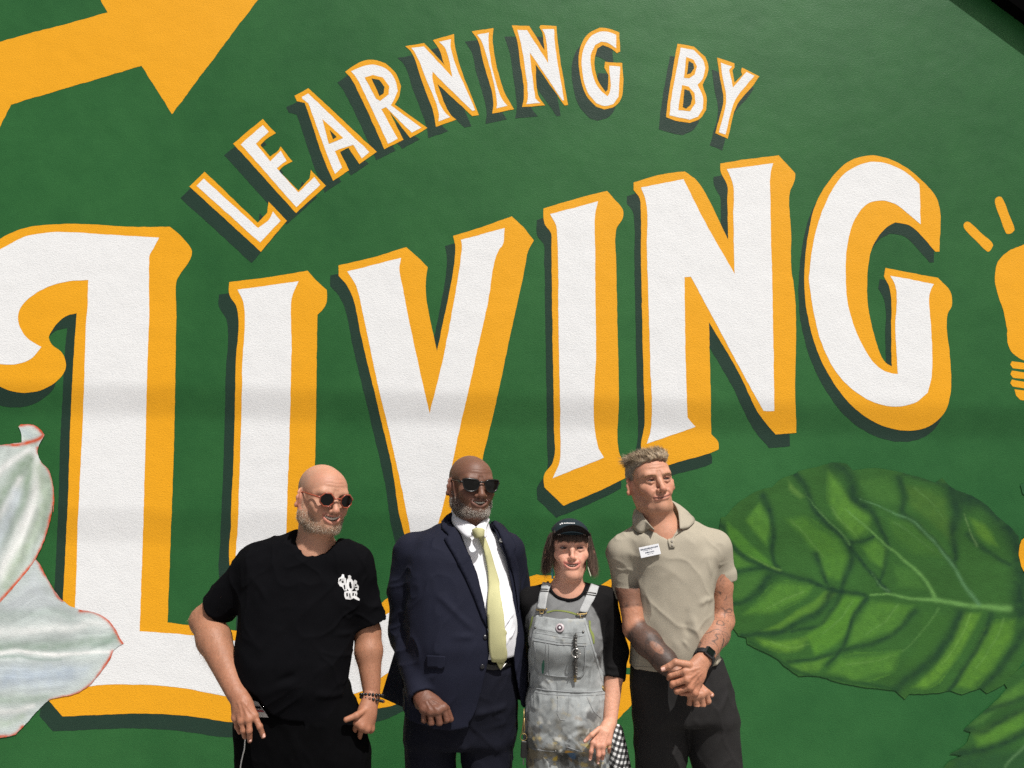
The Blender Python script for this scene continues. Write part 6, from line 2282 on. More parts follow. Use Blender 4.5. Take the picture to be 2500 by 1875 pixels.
    for w, amp, pts in ((0.006, 0.005, [(640, 940, -.04), (700, 955, -.05), (765, 930, -.03)]), (0.006, 0.005, [(640, 985, -.04), (700, 1000, -.05), (765, 975, -.03)]), (0.006, 0.005, [(645, 1035, -.05), (700, 1050, -.06), (765, 1020, -.03)]),
                        (0.006, 0.004, [(620, 820, -.03), (680, 860, -.04), (760, 850, -.02)]), (0.008, 0.004, [(600, 900, -.08), (615, 960, -.08), (625, 1030, -.08)])):
        D += ridge(SV, AT(Z3(pts), d), w, amp)
    SV = SV + SN * D[:, None]
    grey, blk = S3(112, 113, 113), S3(16, 15, 16)
    C = np.tile(grey, (len(SV), 1))
    body_poly = np.array([at(x, y, d - 0.06)[[0, 2]] for x, y in Z([(268, 505), (330, 545), (390, 560), (460, 548), (500, 520), (560, 600), (600, 680), (618, 800), (632, 930), (660, 1250), (60, 1250), (110, 800), (122, 680), (160, 600), (215, 555)])])
    sd = poly_sd(SV[:, 0], SV[:, 2], body_poly)
    m = sstep(-0.002, 0.002, sd)[:, None]
    C = C * (1 - m) + blk * m
    C *= (1 + 0.08 * fbm(SV, 60, 3))[:, None]
    top = link('raglan_top', mesh_np('raglan_top', SV, SQ, C), M_RAGLAN, root)
    sf = Surf((SV, SQ))
    M_BLKRIB = simple('black_rib', (0.006, 0.006, 0.0065, 1), 0.95, spec=0.1)
    tubes('neck_band', [(sf.path(open_curve(np.array(Z([(262, 436), (284, 490), (322, 532), (390, 553), (452, 545), (497, 508), (518, 448)])), 6), 0.001, 4, d), 0.0055)], M_BLKRIB, top, 8)
    for lp_ in [Z([(255, 630), (300, 618), (360, 620), (420, 631), (466, 648), (462, 656), (415, 641), (355, 629), (300, 627), (258, 640)]), Z([(158, 662), (170, 658), (158, 720), (140, 785), (132, 780)]),
                             Z([(530, 685), (545, 690), (545, 740), (566, 780), (570, 838), (561, 842), (553, 795), (538, 755)])]:
        decal('lime_print', sf, [lp_], M_LIME, top, 0.0012, d, 4)

    # overalls
    v = Vol(at(1262, 1875, d) * [1, 1, 0] + [-0.03, -0.24, 0.03], at(1530, 1480, d) + [0.03, 0.2, 0.02], 0.0045)
    v.loft(TR, -0.03, 2.3, grow=0.009)
    v.el(at(1335, 1568, d - 0.078), (0.062, 0.057, 0.057), None, 0.03)
    v.el(at(1425, 1568, d - 0.078), (0.062, 0.057, 0.057), None, 0.03)
    clip_px(v, Z([(180, 668), (200, 655), (330, 672), (420, 676), (510, 672), (525, 700), (550, 800), (590, 930), (650, 1110), (720, 1130), (720, 1300), (60, 1300), (60, 1120), (135, 1080), (140, 930), (158, 800)]), d + 0.03, d - 0.10, 'in')
    HR = rowsw(d, [(1672, 1293, 1480, .105, 0), (1688, 1289, 1482, .112, 0), (1730, 1281, 1488, .122, 0), (1780, 1280, 1492, .126, 0), (1815, 1286, 1492, .124, 0)])
    v.loft(HR, 0, 2.3, 0.012)
    for hx, lx in ((1340, 1348), (1438, 1432)):
        a_, k_, e_ = leg_points(hx, 1800, lx, 2100, d)
        v.rc(a_, k_, 0.090, 0.074, 0.02)
        cc(v, k_, e_, 0.074, 0.064, 0.02)
    OV, OQ = finish(v, 2)
    ON = vnormals(OV, OQ)
    D = 0.0020 * fbm(OV, 14, 3) + drape(OV, 0.0035, 12, 0.6, 0.35, 1.0) + drape(OV, 0.003, 15, -0.7, 0.3, 4.0)
    for w, amp, pts in ((0.006, 0.005, [(145, 1130, -.1), (340, 1148, -.12), (640, 1158, -.1)]), (0.007, -0.010, [(400, 1200, -.13), (385, 1360, -.14), (365, 1480, -.13), (345, 1659, -.12)]),
                        (0.009, 0.007, [(390, 1440, -.13), (440, 1390, -.13), (520, 1370, -.12)]), (0.009, 0.006, [(380, 1480, -.13), (470, 1430, -.13), (540, 1430, -.12)]), (0.009, 0.006, [(150, 1340, -.1), (240, 1400, -.12), (320, 1470, -.13)]),
                        (0.008, 0.006, [(250, 780, -.12), (330, 800, -.13), (420, 800, -.13)]), (0.008, -0.005, [(180, 760, -.11), (300, 790, -.13), (430, 800, -.13), (500, 785, -.12)])):
        D += ridge(OV, AT(Z3(pts), d), w, amp)
    OV = OV + ON * D[:, None]
    C = np.tile(S3(145, 149, 149), (len(OV), 1))
    f1 = fbm(OV, 22, 4)
    f2 = fbm(OV * np.array([1.0, 1.0, 0.12]), 120, 2)
    C *= (1 + 0.16 * f1 + 0.12 * f2)[:, None]
    P2 = np.stack([OV[:, 0], OV[:, 2] * 1.0, np.zeros(len(OV))], 1)
    # worn pale and dirty dark areas, then spatters of paint, thickest on the thighs
    low = sstep(1.02, 0.84, OV[:, 2])
    zt = at(1385, 1720, d)[2]
    low = sstep(zt + 0.05, zt - 0.14, OV[:, 2])

    def mixc(a, col):
        nonlocal C
        a = np.clip(a, 0, 1)[:, None]
        C = C * (1 - a) + col * a
    mixc(sstep(0.35, 0.75, fbm(OV + 3, 9, 4)) * 0.35, S3(206, 210, 210))
    mixc(low * sstep(-0.25, 0.5, fbm(OV + 5, 16, 4)) * 0.85, S3(78, 77, 72))
    mixc((0.35 + 0.65 * low) * sstep(0.35, 0.75, fbm(OV + 15, 40, 3)) * 0.7, S3(60, 60, 58))
    mixc(low * sstep(0.15, 0.4, fbm(OV + 11, 30, 3)) * 0.55, S3(120, 108, 82))
    for sd_, col, th, scl in ((21, S3(186, 166, 104), 0.70, 38), (31, S3(92, 112, 132), 0.86, 30), (41, S3(66, 66, 66), 0.66, 44), (51, S3(206, 206, 200), 0.66, 40), (61, S3(146, 112, 66), 0.80, 32)):
        mixc(sstep(th, th + 0.25, fbm(OV + sd_ * 1.37, scl, 3)) * (0.10 + 0.65 * low), col)
    # blue and gold smears on the pocket of the left thigh
    for x, y, r, col in ((430, 1610, 0.018, S3(70, 104, 140)), (540, 1520, 0.012, S3(206, 186, 110)), (400, 1570, 0.012, S3(196, 150, 60)), (500, 1560, 0.016, S3(190, 160, 90)), (200, 1480, 0.016, S3(196, 176, 120)), (180, 1420, 0.02, S3(78, 76, 74)), (560, 1320, 0.022, S3(84, 84, 84)), (310, 1620, 0.012, S3(200, 170, 60))):
        c = Z([(x, y)])[0]
        w = at(c[0], c[1], d - 0.12)
        dd_ = np.hypot(OV[:, 0] - w[0], OV[:, 2] - w[2]) + 0.010 * fbm(OV, 60, 2)
        mixc(sstep(r, r * 0.4, dd_) * (OV[:, 1] < d) * 0.8, col)
    ov = link('overalls', mesh_np('overalls', OV, OQ, C), M_DENIM, root)
    os_ = Surf((OV, OQ))
    both = Surf((OV, OQ), (SV, SQ))

    def seam(pts, r=0.0016, lift=0.0001):
        return (os_.path(np.array(Z(pts), float), lift, 6, d), r * 0.8)
    tubes('seam', [seam([(145, 1128), (250, 1146), (400, 1158), (560, 1160), (640, 1150)], 0.0026), seam([(135, 1150), (250, 1172), (400, 1182), (560, 1180), (640, 1172)], 0.0016),
                   seam([(325, 1090), (326, 1160), (325, 1200)], 0.0016), seam([(330, 1180), (325, 1300), (345, 1340), (375, 1345), (395, 1300), (402, 1190)], 0.0015),
                   seam([(180, 668), (165, 740), (140, 900), (135, 1090)], 0.0018), seam([(515, 680), (548, 800), (590, 930), (640, 1090)], 0.0018), seam([(185, 700), (168, 800), (150, 950), (150, 1100)], 0.0012), seam([(505, 700), (535, 800), (575, 930), (620, 1090)], 0.0012),
                   seam([(165, 1200), (155, 1260), (120, 1300)], 0.0016), seam([(520, 1190), (560, 1280), (610, 1330)], 0.0016), seam([(185, 740), (340, 770), (500, 765)], 0.0014), seam([(180, 768), (250, 778), (340, 796), (420, 800), (505, 786)], 0.0020),
                   seam([(170, 800), (330, 830), (515, 838)], 0.0014)], M_STITCH, ov, 5)
    bp = decal('bib_pocket', os_, [Z([(168, 815), (330, 842), (512, 850), (514, 940), (505, 1030), (480, 1066), (420, 1070), (300, 1060), (210, 1046), (188, 1015), (178, 930)])], M_DENIM, ov, 0.0010, d, 4)
    cvert = [S3(146, 150, 150) * (1 + 0.14 * float(fbm(np.array([v_.co]), 25, 3)[0])) for v_ in bp.data.vertices]
    ca = bp.data.color_attributes.new('Col', 'FLOAT_COLOR', 'POINT')
    ca.data.foreach_set('color', np.concatenate([np.array(cvert), np.ones((len(cvert), 1))], 1).astype(np.float32).ravel())
    thicken(bp, 0.0025)
    tubes('seam', [(os_.path(np.array(Z(l), float), 0.0040, 5, d), r) for l, r in (([(168, 818), (330, 845), (512, 852)], 0.0018), ([(178, 830), (188, 930), (196, 1010), (216, 1036), (300, 1050), (420, 1060), (474, 1056), (496, 1026), (505, 940), (503, 855)], 0.0012),
                    ([(250, 836), (252, 940), (258, 1050)], 0.0013), ([(270, 838), (272, 940), (276, 1052)], 0.0013))], M_STITCH, bp, 5)
    for l in ([(160, 1532), (240, 1545), (322, 1550)], [(385, 1520), (460, 1545), (530, 1555)]):
        tubes('pocket_edge', [(os_.path(np.array(Z(l), float), 0.0, 5, d), 0.0015)], M_STITCH, ov, 5)
    decal('paint_dab', os_, [Z([(232, 950), (242, 940), (244, 990), (238, 1040), (228, 1035), (226, 985)])], M_GREENDAB, bp, 0.0045, d, 3)
    # straps with their sliders, hooks and bib buttons
    for pl, slid, hook in (([(232, 446), (286, 452), (268, 520), (252, 618), (198, 612), (214, 520)], ((222, 490), (272, 494)), (228, 622)),
                           ([(545, 455), (598, 474), (570, 540), (518, 640), (466, 630), (508, 540)], ((510, 510), (572, 520)), (482, 646))):
        st = decal('shoulder_strap', both, [Z(pl)], M_DENIM2, ov, 0.004, d, 4)
        thicken(st, 0.004)
        for dy in (0, 14):
            tubes('strap_slider', [(both.path(np.array(Z([(slid[0][0], slid[0][1] + dy), (slid[1][0], slid[1][1] + dy)]), float), 0.010, 5, d), 0.0018)], M_STEEL, st, 6)
        tubes('strap_hook', [(both.path(np.array(Z([(hook[0] - 32, hook[1] - 6), (hook[0] - 26, hook[1] + 2), (hook[0] + 30, hook[1]), (hook[0] + 34, hook[1] - 10)]), float), 0.008, 5, d), 0.0026),
                             (both.path(np.array(Z([(hook[0] - 10, hook[1] + 4), (hook[0] - 8, hook[1] + 24), (hook[0] + 12, hook[1] + 24), (hook[0] + 12, hook[1] + 4)]), float), 0.008, 5, d), 0.0020)], M_BRASS, st, 6)
    for x, y, r in ((182, 738, .0042), (495, 762, .0042), (314, 1546, .0042), (388, 1524, .0042), (626, 1134, .0105)):
        p, n = os_.hit(*Z([(x, y)])[0], 0.001, d)
        disc('rivet' if r < .01 else 'side_button', p, n, r, 0.004, M_BRASS if r > .01 else M_STEEL, ov)
    p, n = os_.hit(*Z([(344, 738)])[0], 0.004, d)
    bg = disc('badge', p, n, 0.0155, 0.004, simple('pale_pink_enamel', (0.42, 0.36, 0.37, 1), 0.4, nscale=200, nvar=0.15), ov)
    disc('badge_centre', p + n * 0.004, n, 0.0095, 0.001, simple('dark_plum_enamel', (0.05, 0.022, 0.035, 1), 0.4), bg)
    disc('badge_spot', p + n * 0.0052, n, 0.0042, 0.001, M_WHITEPRINT, bg)
    # chain and keys on the bib
    chain = []
    cpts = os_.path(np.array(Z([(445, 785), (440, 840), (446, 900), (438, 960), (442, 1010), (440, 1040)]), float), 0.012, 3.2, d)
    for i, c in enumerate(cpts):
        a_ = 0.0 if i % 2 else math.pi / 2
        P = [c + np.array([math.cos(t) * 0.0062 * math.cos(a_) + math.sin(t) * 0.002, math.cos(t) * 0.006 * math.sin(a_), math.sin(t) * 0.009]) for t in np.linspace(0, 2 * math.pi, 10)]
        chain.append((np.array(P), 0.0015))
    V_, F_, _ = join([tube(p_, r_, 5) for p_, r_ in chain])
    kc = props(link('key_chain', mesh_np('key_chain', V_, F_), M_STEEL, ov), kind='stuff')
    c = os_.hit(*Z([(446, 895)])[0], 0.014, d)[0]
    tubes('key_ring', [(np.array([c + np.array([math.cos(t) * 0.0145, 0, math.sin(t) * 0.0145]) for t in np.linspace(0, 2 * math.pi, 22)]), 0.0024)], M_SILVER, kc, 6)
    c = os_.hit(*Z([(440, 1062)])[0], 0.010, d)[0]
    block('key', c, (0.0045, 0.0015, 0.013), rot(), M_BRASS, kc)
    # carabiner and car key hanging at the hip
    c0 = at(*Z([(100, 1350)])[0], d - 0.06)
    kr = tubes('hip_key_clip', [(AT(Z3([(108, 1268, -.05), (104, 1330, -.06), (98, 1390, -.06), (92, 1430, -.06), (104, 1438, -.06), (110, 1400, -.06), (108, 1330, -.06)]), d), 0.0022),
                                (np.array([at(*Z([(103, 1455)])[0], d - .06) + np.array([math.cos(t) * 0.012, 0, math.sin(t) * 0.012]) for t in np.linspace(0, 2 * math.pi, 20)]), 0.0014)], M_BRASS, ov, 6)
    block('car_key', at(*Z([(104, 1535)])[0], d - .06), (0.0105, 0.005, 0.029), rot(0, 0, 3), M_BLACKKEY, kr, 0.6, 3)
    block('key_blade', at(*Z([(102, 1612)])[0], d - .06), (0.0022, 0.0012, 0.013), rot(), M_STEEL, kr)
    # gingham cloth hanging from the hip
    A = AT(Z3([(672, 1380, -.02), (700, 1368, -.03), (735, 1375, -.03), (752, 1400, -.01)]), d)
    B = AT(Z3([(640, 1720, -.05), (700, 1735, -.07), (770, 1720, -.05), (818, 1690, -.01)]), d)
    cl = ruled('gingham_cloth', A, B, gingham(), ov, 0.003, 0.012, 24, 30)
    co = np.array([v_.co[:] for v_ in cl.data.vertices])
    co[:, 1] += 0.012 * np.sin((co[:, 0] * 90 + co[:, 2] * 12)) * sstep(A[:, 2].max(), B[:, 2].min(), co[:, 2])
    cl.data.vertices.foreach_set('co', co.astype(np.float32).ravel())
    cl.data.update()

    # hair: fringe under the cap and loose locks at the sides
    def lock(P0, P1, n, spread, width, cols, seed, P2=None):
        r = np.random.default_rng(seed)
        t = r.random(n)
        root_ = P0[0] + (P0[1] - P0[0]) * t[:, None] + r.normal(0, spread * 0.4, (n, 3))
        tip = P1[0] + (P1[1] - P1[0]) * t[:, None] + r.normal(0, spread, (n, 3))
        mid = (root_ + tip) / 2 + (0 if P2 is None else np.asarray(P2)) + r.normal(0, spread * 0.6, (n, 3))
        side = np.cross(tip - root_, np.array([0.2, -1, 0]) + r.normal(0, 0.4, (n, 3)))
        side /= np.linalg.norm(side, axis=1)[:, None] + 1e-9
        sg = 7
        V = np.zeros((n, sg + 1, 2, 3))
        for k in range(sg + 1):
            u = k / sg
            c = root_ * (1 - u) ** 2 + 2 * mid * u * (1 - u) + tip * u * u
            w = width * (1 - 0.7 * u ** 2) / 2
            V[:, k, 0] = c - side * w
            V[:, k, 1] = c + side * w
        b = (np.arange(n) * (sg + 1) * 2)[:, None]
        F = np.concatenate([b + np.array([[2 * k, 2 * k + 1, 2 * k + 3, 2 * k + 2]]) for k in range(sg)])
        col = cols(r, n)
        # ends lighter
        Cc = np.repeat(col[:, None, :], (sg + 1) * 2, 1)
        u = np.repeat(np.arange(sg + 1) / sg, 2)[None, :, None]
        Cc = Cc * (1 + 1.7 * u ** 2)
        return V.reshape(-1, 3), F, Cc.reshape(-1, 3)
    dark = lambda r, n: np.tile(S3(54, 42, 34), (n, 1)) * r.uniform(0.6, 1.5, (n, 1))
    hs = []
    # fringe: roots along the cap's edge, tips on the forehead
    for i in range(14):
        x0 = -0.060 + 0.120 * i / 13
        y0 = -0.100 + 0.45 * x0 * x0 * 16
        hs.append(lock(h.Wm([(x0 - 0.006, y0 + 0.010, 0.066), (x0 + 0.006, y0 + 0.010, 0.066)]), h.Wm([(x0 - 0.004, y0 - 0.004, 0.0255 + 0.004 * math.sin(i * 2.3)), (x0 + 0.005, y0 - 0.004, 0.0265 + 0.004 * math.cos(i * 1.7))]), 200, 0.0016, 0.0008, dark, 100 + i, h.M @ np.array([0, -0.008, 0])))
    for g in (-1, 1):
        for i, (xa, ya, za, xb, yb, zb) in enumerate(((0.071, -0.030, 0.045, 0.074, -0.040, -0.075), (0.074, -0.012, 0.045, 0.082, -0.020, -0.095), (0.076, 0.010, 0.04, 0.092, -0.002, -0.105), (0.074, 0.03, 0.035, 0.084, 0.02, -0.085), (0.066, -0.045, 0.045, 0.070, -0.050, -0.050), (0.077, 0.02, 0.04, 0.098, 0.01, -0.098))):
            hs.append(lock(h.Wm([(g * xa, ya - 0.014, za + 0.012), (g * xa, ya + 0.012, za + 0.012)]), h.Wm([(g * xb, yb - 0.01, zb), (g * (xb + 0.006), yb + 0.016, zb + 0.012)]), 260, 0.0068, 0.0007, dark, 200 + i + 10 * g, s_m(h, (g * 0.008, 0, 0.02))))
    Vh, Fh, Ch = join(hs)
    props(link('hair', mesh_np('hair', Vh, Fh, np.clip(Ch, 0, 1)), M_HAIR, root), kind='stuff')
    # cap
    v = Vol(h.c - 0.15, h.c + 0.16, 0.0035)
    S_ = h.s
    v.el(h.W((0, 0.022, 0.034)), S_ * np.array([0.0835, 0.106, 0.088]), h.M, 0.01)
    v.el(h.W((0, -0.045, 0.048)), S_ * np.array([0.066, 0.058, 0.060]), h.M, 0.03)
    v.half(h.W((0, -0.08, 0.052)), h.M @ np.array([0, 0.22, -1.0]))
    v.el(h.W((0, 0.020, 0.028)), S_ * np.array([0.0795, 0.1025, 0.083]), h.M, 0.004, 'sub')
    CV, CQ = finish(v, 1)
    cap = link('cap', mesh_np('cap', CV, CQ), M_CAP, root)
    # brim: a curved visor
    nu, nv = 28, 8
    V = []
    for j in range(nv):
        f = j / (nv - 1)
        for i in range(nu):
            a_ = (i / (nu - 1) * 2 - 1) * 1.12
            x = math.sin(a_) * (0.070 + 0.010 * f)
            y = -0.045 - math.cos(a_) * (0.062 + 0.052 * f)
            z = 0.058 + 0.020 * f * math.cos(a_ * 0.9) - 0.030 * (math.sin(a_)) ** 2 * (0.55 + 0.45 * f) + 0.004
            V.append((x, y, z))
    V = h.Wm(V)
    F = np.array([(j * nu + i, j * nu + i + 1, (j + 1) * nu + i + 1, (j + 1) * nu + i) for j in range(nv - 1) for i in range(nu - 1)])
    br = link('cap_brim', mesh_np('cap_brim', V, F), M_BRIM, cap)
    thicken(br, 0.003, 0)
    # cap lettering, small white embroidered marks
    cs = Surf((CV, CQ))
    MW = []
    k3 = 0.1206
    for x0, x1, y0, y1 in ((555, 580, 150, 172), (585, 622, 132, 158), (640, 662, 130, 150), (668, 690, 132, 148), (696, 716, 126, 146), (722, 740, 130, 146), (746, 770, 130, 146), (776, 800, 132, 146), (806, 830, 132, 146), (836, 856, 132, 146)):
        MW.append([(1300 + x * k3, 1260 + y * k3 + 1) for x, y in ((x0, y0), (x1, y0), (x1, y1), (x0, y1))])
    props(decal('cap_lettering', cs, MW, M_WHITEPRINT, cap, 0.0012, 2.9, 2.0), kind='stuff')
    # earrings
    for (x, y), (x2, y2), mat, w in (((400, 1055), (408, 1272), M_TEAL, 0.0040), ((1122, 1030), (1180, 1216), M_PALEGR, 0.0016)):
        a_, b_ = at(1300 + x * k3, 1260 + y * k3, 2.95), at(1300 + x2 * k3, 1260 + y2 * k3, 2.95)
        dz = (b_ - a_) / np.linalg.norm(b_ - a_)
        R = np.stack([np.cross(dz, [0, -1, 0]), [0, -1, 0], dz], 1)
        eo = block('earring', (a_ + b_) / 2, (w, 0.0014, np.linalg.norm(b_ - a_) / 2), R, mat, root, 0.4, 2)
        ear = h.W(((-1 if x < 700 else 1) * 0.078, 0.004, -0.045))
        tubes('ear_wire', [(np.array([a_, (a_ + ear) / 2, ear]), 0.0008)], M_SILVER, eo, 5)
    for x, yw in ((-0.09, -10), (0.10, 12)):
        shoe(root, root.location.x + x, d - 0.01, yw, M_SHOE)
    return root


def s_m(h, v):
    return h.s * (h.M @ np.array(v))


person_overalls()

# ---- person in the khaki polo shirt
M_KHAKI = simple('khaki_pique', (0.325, 0.292, 0.228, 1), 0.9, spec=0.2, nscale=140, nvar=0.05, bump=0.0006, bscale=650)
M_CHARCOAL = simple('charcoal_trouser_cloth', (0.0140, 0.0130, 0.0130, 1), 0.8, spec=0.25, nscale=40, nvar=0.15, bump=0.0003, bscale=900)
M_RUBBER = simple('black_rubber', (0.010, 0.010, 0.011, 1), 0.55, nscale=60, nvar=0.2)
M_GLASSBLK = simple('black_watch_glass', (0.003, 0.003, 0.004, 1), 0.06, nscale=10, nvar=0.05)
M_TAG = simple('white_plastic_tag', (0.74, 0.75, 0.77, 1), 0.35, nscale=100, nvar=0.03)
M_TAGINK = simple('dark_blue_ink', (0.035, 0.05, 0.085, 1), 0.6, nscale=100, nvar=0.2)


def person_polo():
    d = 3.0
    K = 0.395
    Z = lambda l: pxs(l, 1460, 1220, K)
    Z3 = lambda l: [(1460 + x * K, 1220 + y * K, z) for x, y, z in l]
    root = empty('person', at(1665, 1700, d) * np.array([1, 1, 0]))
    props(root, 'tattooed fair-haired person in a khaki polo shirt with hands clasped in front', 'person', 'people standing in front of the mural')
    base, red = S3(184, 134, 109), S3(172, 100, 80)
    h = Head(at(1608, 1171, 2.92), rot(13, 2, -6), 0.98, dict(full=-0.004, jaw=0.048, smile=0.004, skew=0.003, mw=0.031, lip=S3(186, 116, 102), lip_a=0.5, nose_w=1.08, nose_l=1.12, age=1.3, frown=1.2, brow_red=0.25,
             eyes=0.0016, lash=0.95, lash_c=S3(48, 30, 24), shadow_a=0.6, shadow_c=S3(118, 72, 58), brow=S3(138, 102, 72), brow_a=0.45, brow_arch=0.003, brow_z=0.0150, brow_th=0.0030, gaze=(0.4, -1, 0.05)))
    nb = at(1617, 1300, d + 0.005)
    v = Vol(np.minimum(h.c - [0.125, 0.13, 0.12], nb - [0.13, 0.13, 0.08]), np.maximum(h.c + 0.135, nb + [0.14, 0.1, 0.05]), 0.0024)
    h.build(v)
    v.rc(h.W((0, 0.030, -0.045)), nb, 0.062, 0.066, 0.03)
    v.rc(h.W((0, -0.03, -0.085)), nb + np.array([0, -0.03, 0.0]), 0.034, 0.040, 0.04)
    v.rc(nb + np.array([0, -0.015, -0.02]), nb + np.array([0, -0.035, -0.11]), 0.07, 0.075, 0.04)
    v.rc(nb + np.array([-0.1, 0.01, -0.03]), nb + np.array([0.1, 0.01, -0.03]), 0.045, 0.045, 0.04)
    for g in (-1, 1):
        v.rc(nb + np.array([g * 0.010, -0.07, -0.03]), h.W((g * 0.05, 0.01, -0.06)), 0.008, 0.012, 0.02)
    v.el(nb + np.array([0, -0.058, 0.025]), (0.010, 0.012, 0.014), None, 0.015)
    HV, HQ = finish(v, 1)
    HN = vnormals(HV, HQ)
    HV = h.wrinkles(HV, HN)
    HC, q = h.paint(HV, base, red)
    sb = face_mask(q)[:, None] * 0.18
    HC = HC * (1 - sb) + S3(150, 120, 100) * sb
    # cropped hair colours the scalp
    sc = scalp(q)[:, None] * 0.75
    HC = HC * (1 - sc) + S3(120, 100, 76) * sc
    chest = sstep(nb[2] + 0.01, nb[2] - 0.05, HV[:, 2])[:, None] * 0.35
    HC = HC * (1 - chest) + S3(206, 130, 106) * chest
    parts = [(HV, HQ, HC)]
    tan = S3(168, 118, 93)
    # right arm (picture left): hangs down and across, its hand lowest
    sh, el, wr = at(1522, 1350, d + 0.01), at(1550, 1535, d - 0.075), at(1655, 1648, d - 0.205)
    v = Vol(at(1490, 1745, d - 0.34), at(1760, 1420, d + 0.10), 0.0027)
    v.chain([sh, (sh + el) / 2, el], [0.052, 0.045, 0.040], 0.02)
    v.chain([el, el + (wr - el) * 0.30, el + (wr - el) * 0.7, wr], [0.040, 0.047, 0.040, 0.030], 0.02)
    dd = d - 0.235
    palm(v, dd, Z3([(510, 1110, 0.02)])[0], Z3([(664, 1188, -0.008), (638, 1206, -0.018), (605, 1212, -0.018), (572, 1203, -0.008)]), 0.020, 0.0125, 0.012)
    v.el(at(*Z([(580, 1165)])[0], dd + 0.008), (0.032, 0.016, 0.026), rot(0, 0, 25), 0.014)
    fingers(v, dd, [Z3([(664, 1188, -0.008), (682, 1245, -0.008), (664, 1262, 0.018)]), Z3([(638, 1206, -0.018), (648, 1268, -0.016), (634, 1284, 0.014)]), Z3([(605, 1212, -0.018), (610, 1278, -0.014), (598, 1290, 0.014)]),
                    [0.9] + Z3([(572, 1203, -0.008), (566, 1262, -0.002), (560, 1274, 0.016)]), [1.05] + Z3([(640, 1160, 0.0), (676, 1190, 0.006), (702, 1206, 0.010)])], 0.0108, 0.003)
    V1, Q1 = finish(v, 1)
    V1 = hand_detail(V1, Q1, dd, [Z([(570, 1140), (620, 1170), (660, 1188)]), Z([(560, 1150), (605, 1185), (636, 1205)]), Z([(550, 1160), (580, 1190), (602, 1210)])], [(*Z([(680, 1243)])[0], 0.2, 6), (*Z([(647, 1266)])[0], 0.1, 6), (*Z([(609, 1276)])[0], 0.0, 6)])
    # left arm (picture right): hand closed over the other wrist
    s2, e2, w2 = at(1752, 1340, d + 0.01), at(1764, 1515, d + 0.0), at(1716, 1612, d - 0.205)
    v = Vol(at(1590, 1720, d - 0.36), at(1825, 1390, d + 0.12), 0.0027)
    v.chain([s2, (s2 + e2) / 2, e2], [0.052, 0.044, 0.040], 0.02)
    v.chain([e2, e2 + (w2 - e2) * 0.35, w2], [0.041, 0.046, 0.030], 0.02)
    dd = d - 0.268
    kn = Z3([(536, 1062, -0.004), (548, 1112, -0.010), (566, 1158, -0.006), (598, 1192, 0.004)])
    palm(v, dd, Z3([(640, 1010, 0.03)])[0], kn, 0.021, 0.0125, 0.012)
    v.el(at(*Z([(605, 1075)])[0], dd + 0.010), (0.032, 0.015, 0.032), rot(0, 0, 35), 0.014)
    fingers(v, dd, [Z3([(536, 1062, -0.004), (446, 1085, 0.006), (438, 1105, 0.045)]), Z3([(548, 1112, -0.010), (462, 1138, 0.002), (456, 1152, 0.045)]), Z3([(566, 1158, -0.006), (488, 1182, 0.006), (488, 1194, 0.045)]),
                    [0.9] + Z3([(598, 1192, 0.004), (522, 1208, 0.010), (524, 1214, 0.04)]), [1.12] + Z3([(560, 1020, 0.0), (480, 1005, -0.004), (440, 1030, 0.0), (402, 1046, 0.006)])], 0.0112, 0.003)
    V2, Q2 = finish(v, 1)
    V2 = hand_detail(V2, Q2, dd, [Z([(640, 1035), (585, 1052), (545, 1064)]), Z([(640, 1050), (595, 1085), (555, 1112)]), Z([(640, 1062), (605, 1112), (572, 1155)])],
                     [(*Z([(500, 1074)])[0], 1.3, 6), (*Z([(505, 1126)])[0], 1.25, 6), (*Z([(525, 1170)])[0], 1.2, 6)], [Z([(655, 1060), (620, 1090), (628, 1120), (605, 1150)]), Z([(600, 1030), (580, 1070), (560, 1085)])])

    def ink(V, Q, a, b, dens, seed, face=None):
        """tattooed skin: tan, with hatched dark drawing along the limb"""
        C = np.tile(tan, (len(V), 1)) * (1 + 0.07 * fbm(V, 20, 3)[:, None])
        ax_ = (b - a) / np.linalg.norm(b - a)
        t = ((V - a) @ ax_) / np.linalg.norm(b - a)
        f_ = fbm(V + seed, 20, 2) * 2.0
        lines = np.abs(f_ - np.round(f_)) * 0.8 + 0.10 * (fbm(V + seed + 2, 14, 2) > 0.15)
        f2_ = fbm(V + seed + 9, 44, 2) * 1.6
        lines2 = np.abs(f2_ - np.round(f2_))
        shade = sstep(-0.15, 0.45, fbm(V + seed + 3, 22, 3))
        k = np.clip(sstep(0.09, 0.03, lines) * 0.7 + sstep(0.07, 0.02, lines2) * 0.4 + shade * dens * 0.75, 0, 0.92)
        return C, t, k
    C1, t1, k1 = ink(V1, Q1, el, wr, 0.95, 13)
    # solid sleeve on the forearm, a band on the upper arm, clear skin at the elbow
    tu = ((V1 - sh) @ (el - sh)) / ((el - sh) @ (el - sh))
    fore = sstep(-0.02, 0.08, t1) * sstep(1.0, 0.88, t1)
    upper = sstep(0.76, 0.72, tu)
    fore = fore * (1 - sstep(0.92, 0.84, tu))
    k = np.clip(fore * (0.84 + 0.12 * k1) + upper * (0.55 + 0.42 * k1), 0, 0.94)
    # pale portrait panel on the forearm
    c = at(*Z([(365, 915)])[0], d - 0.18)
    fp = sstep(1.0, 0.75, np.sqrt(((V1 - c) @ (wr - el) / np.linalg.norm(wr - el) / 0.034) ** 2 + ((V1 - c) @ np.array([0.66, 0, 0.75]) / 0.015) ** 2)) * (V1[:, 1] < d - 0.10)
    k = k * (1 - 0.45 * fp) + 0.22 * fp * sstep(0.1, 0.03, np.abs(fbm(V1 + 77, 48, 2)))
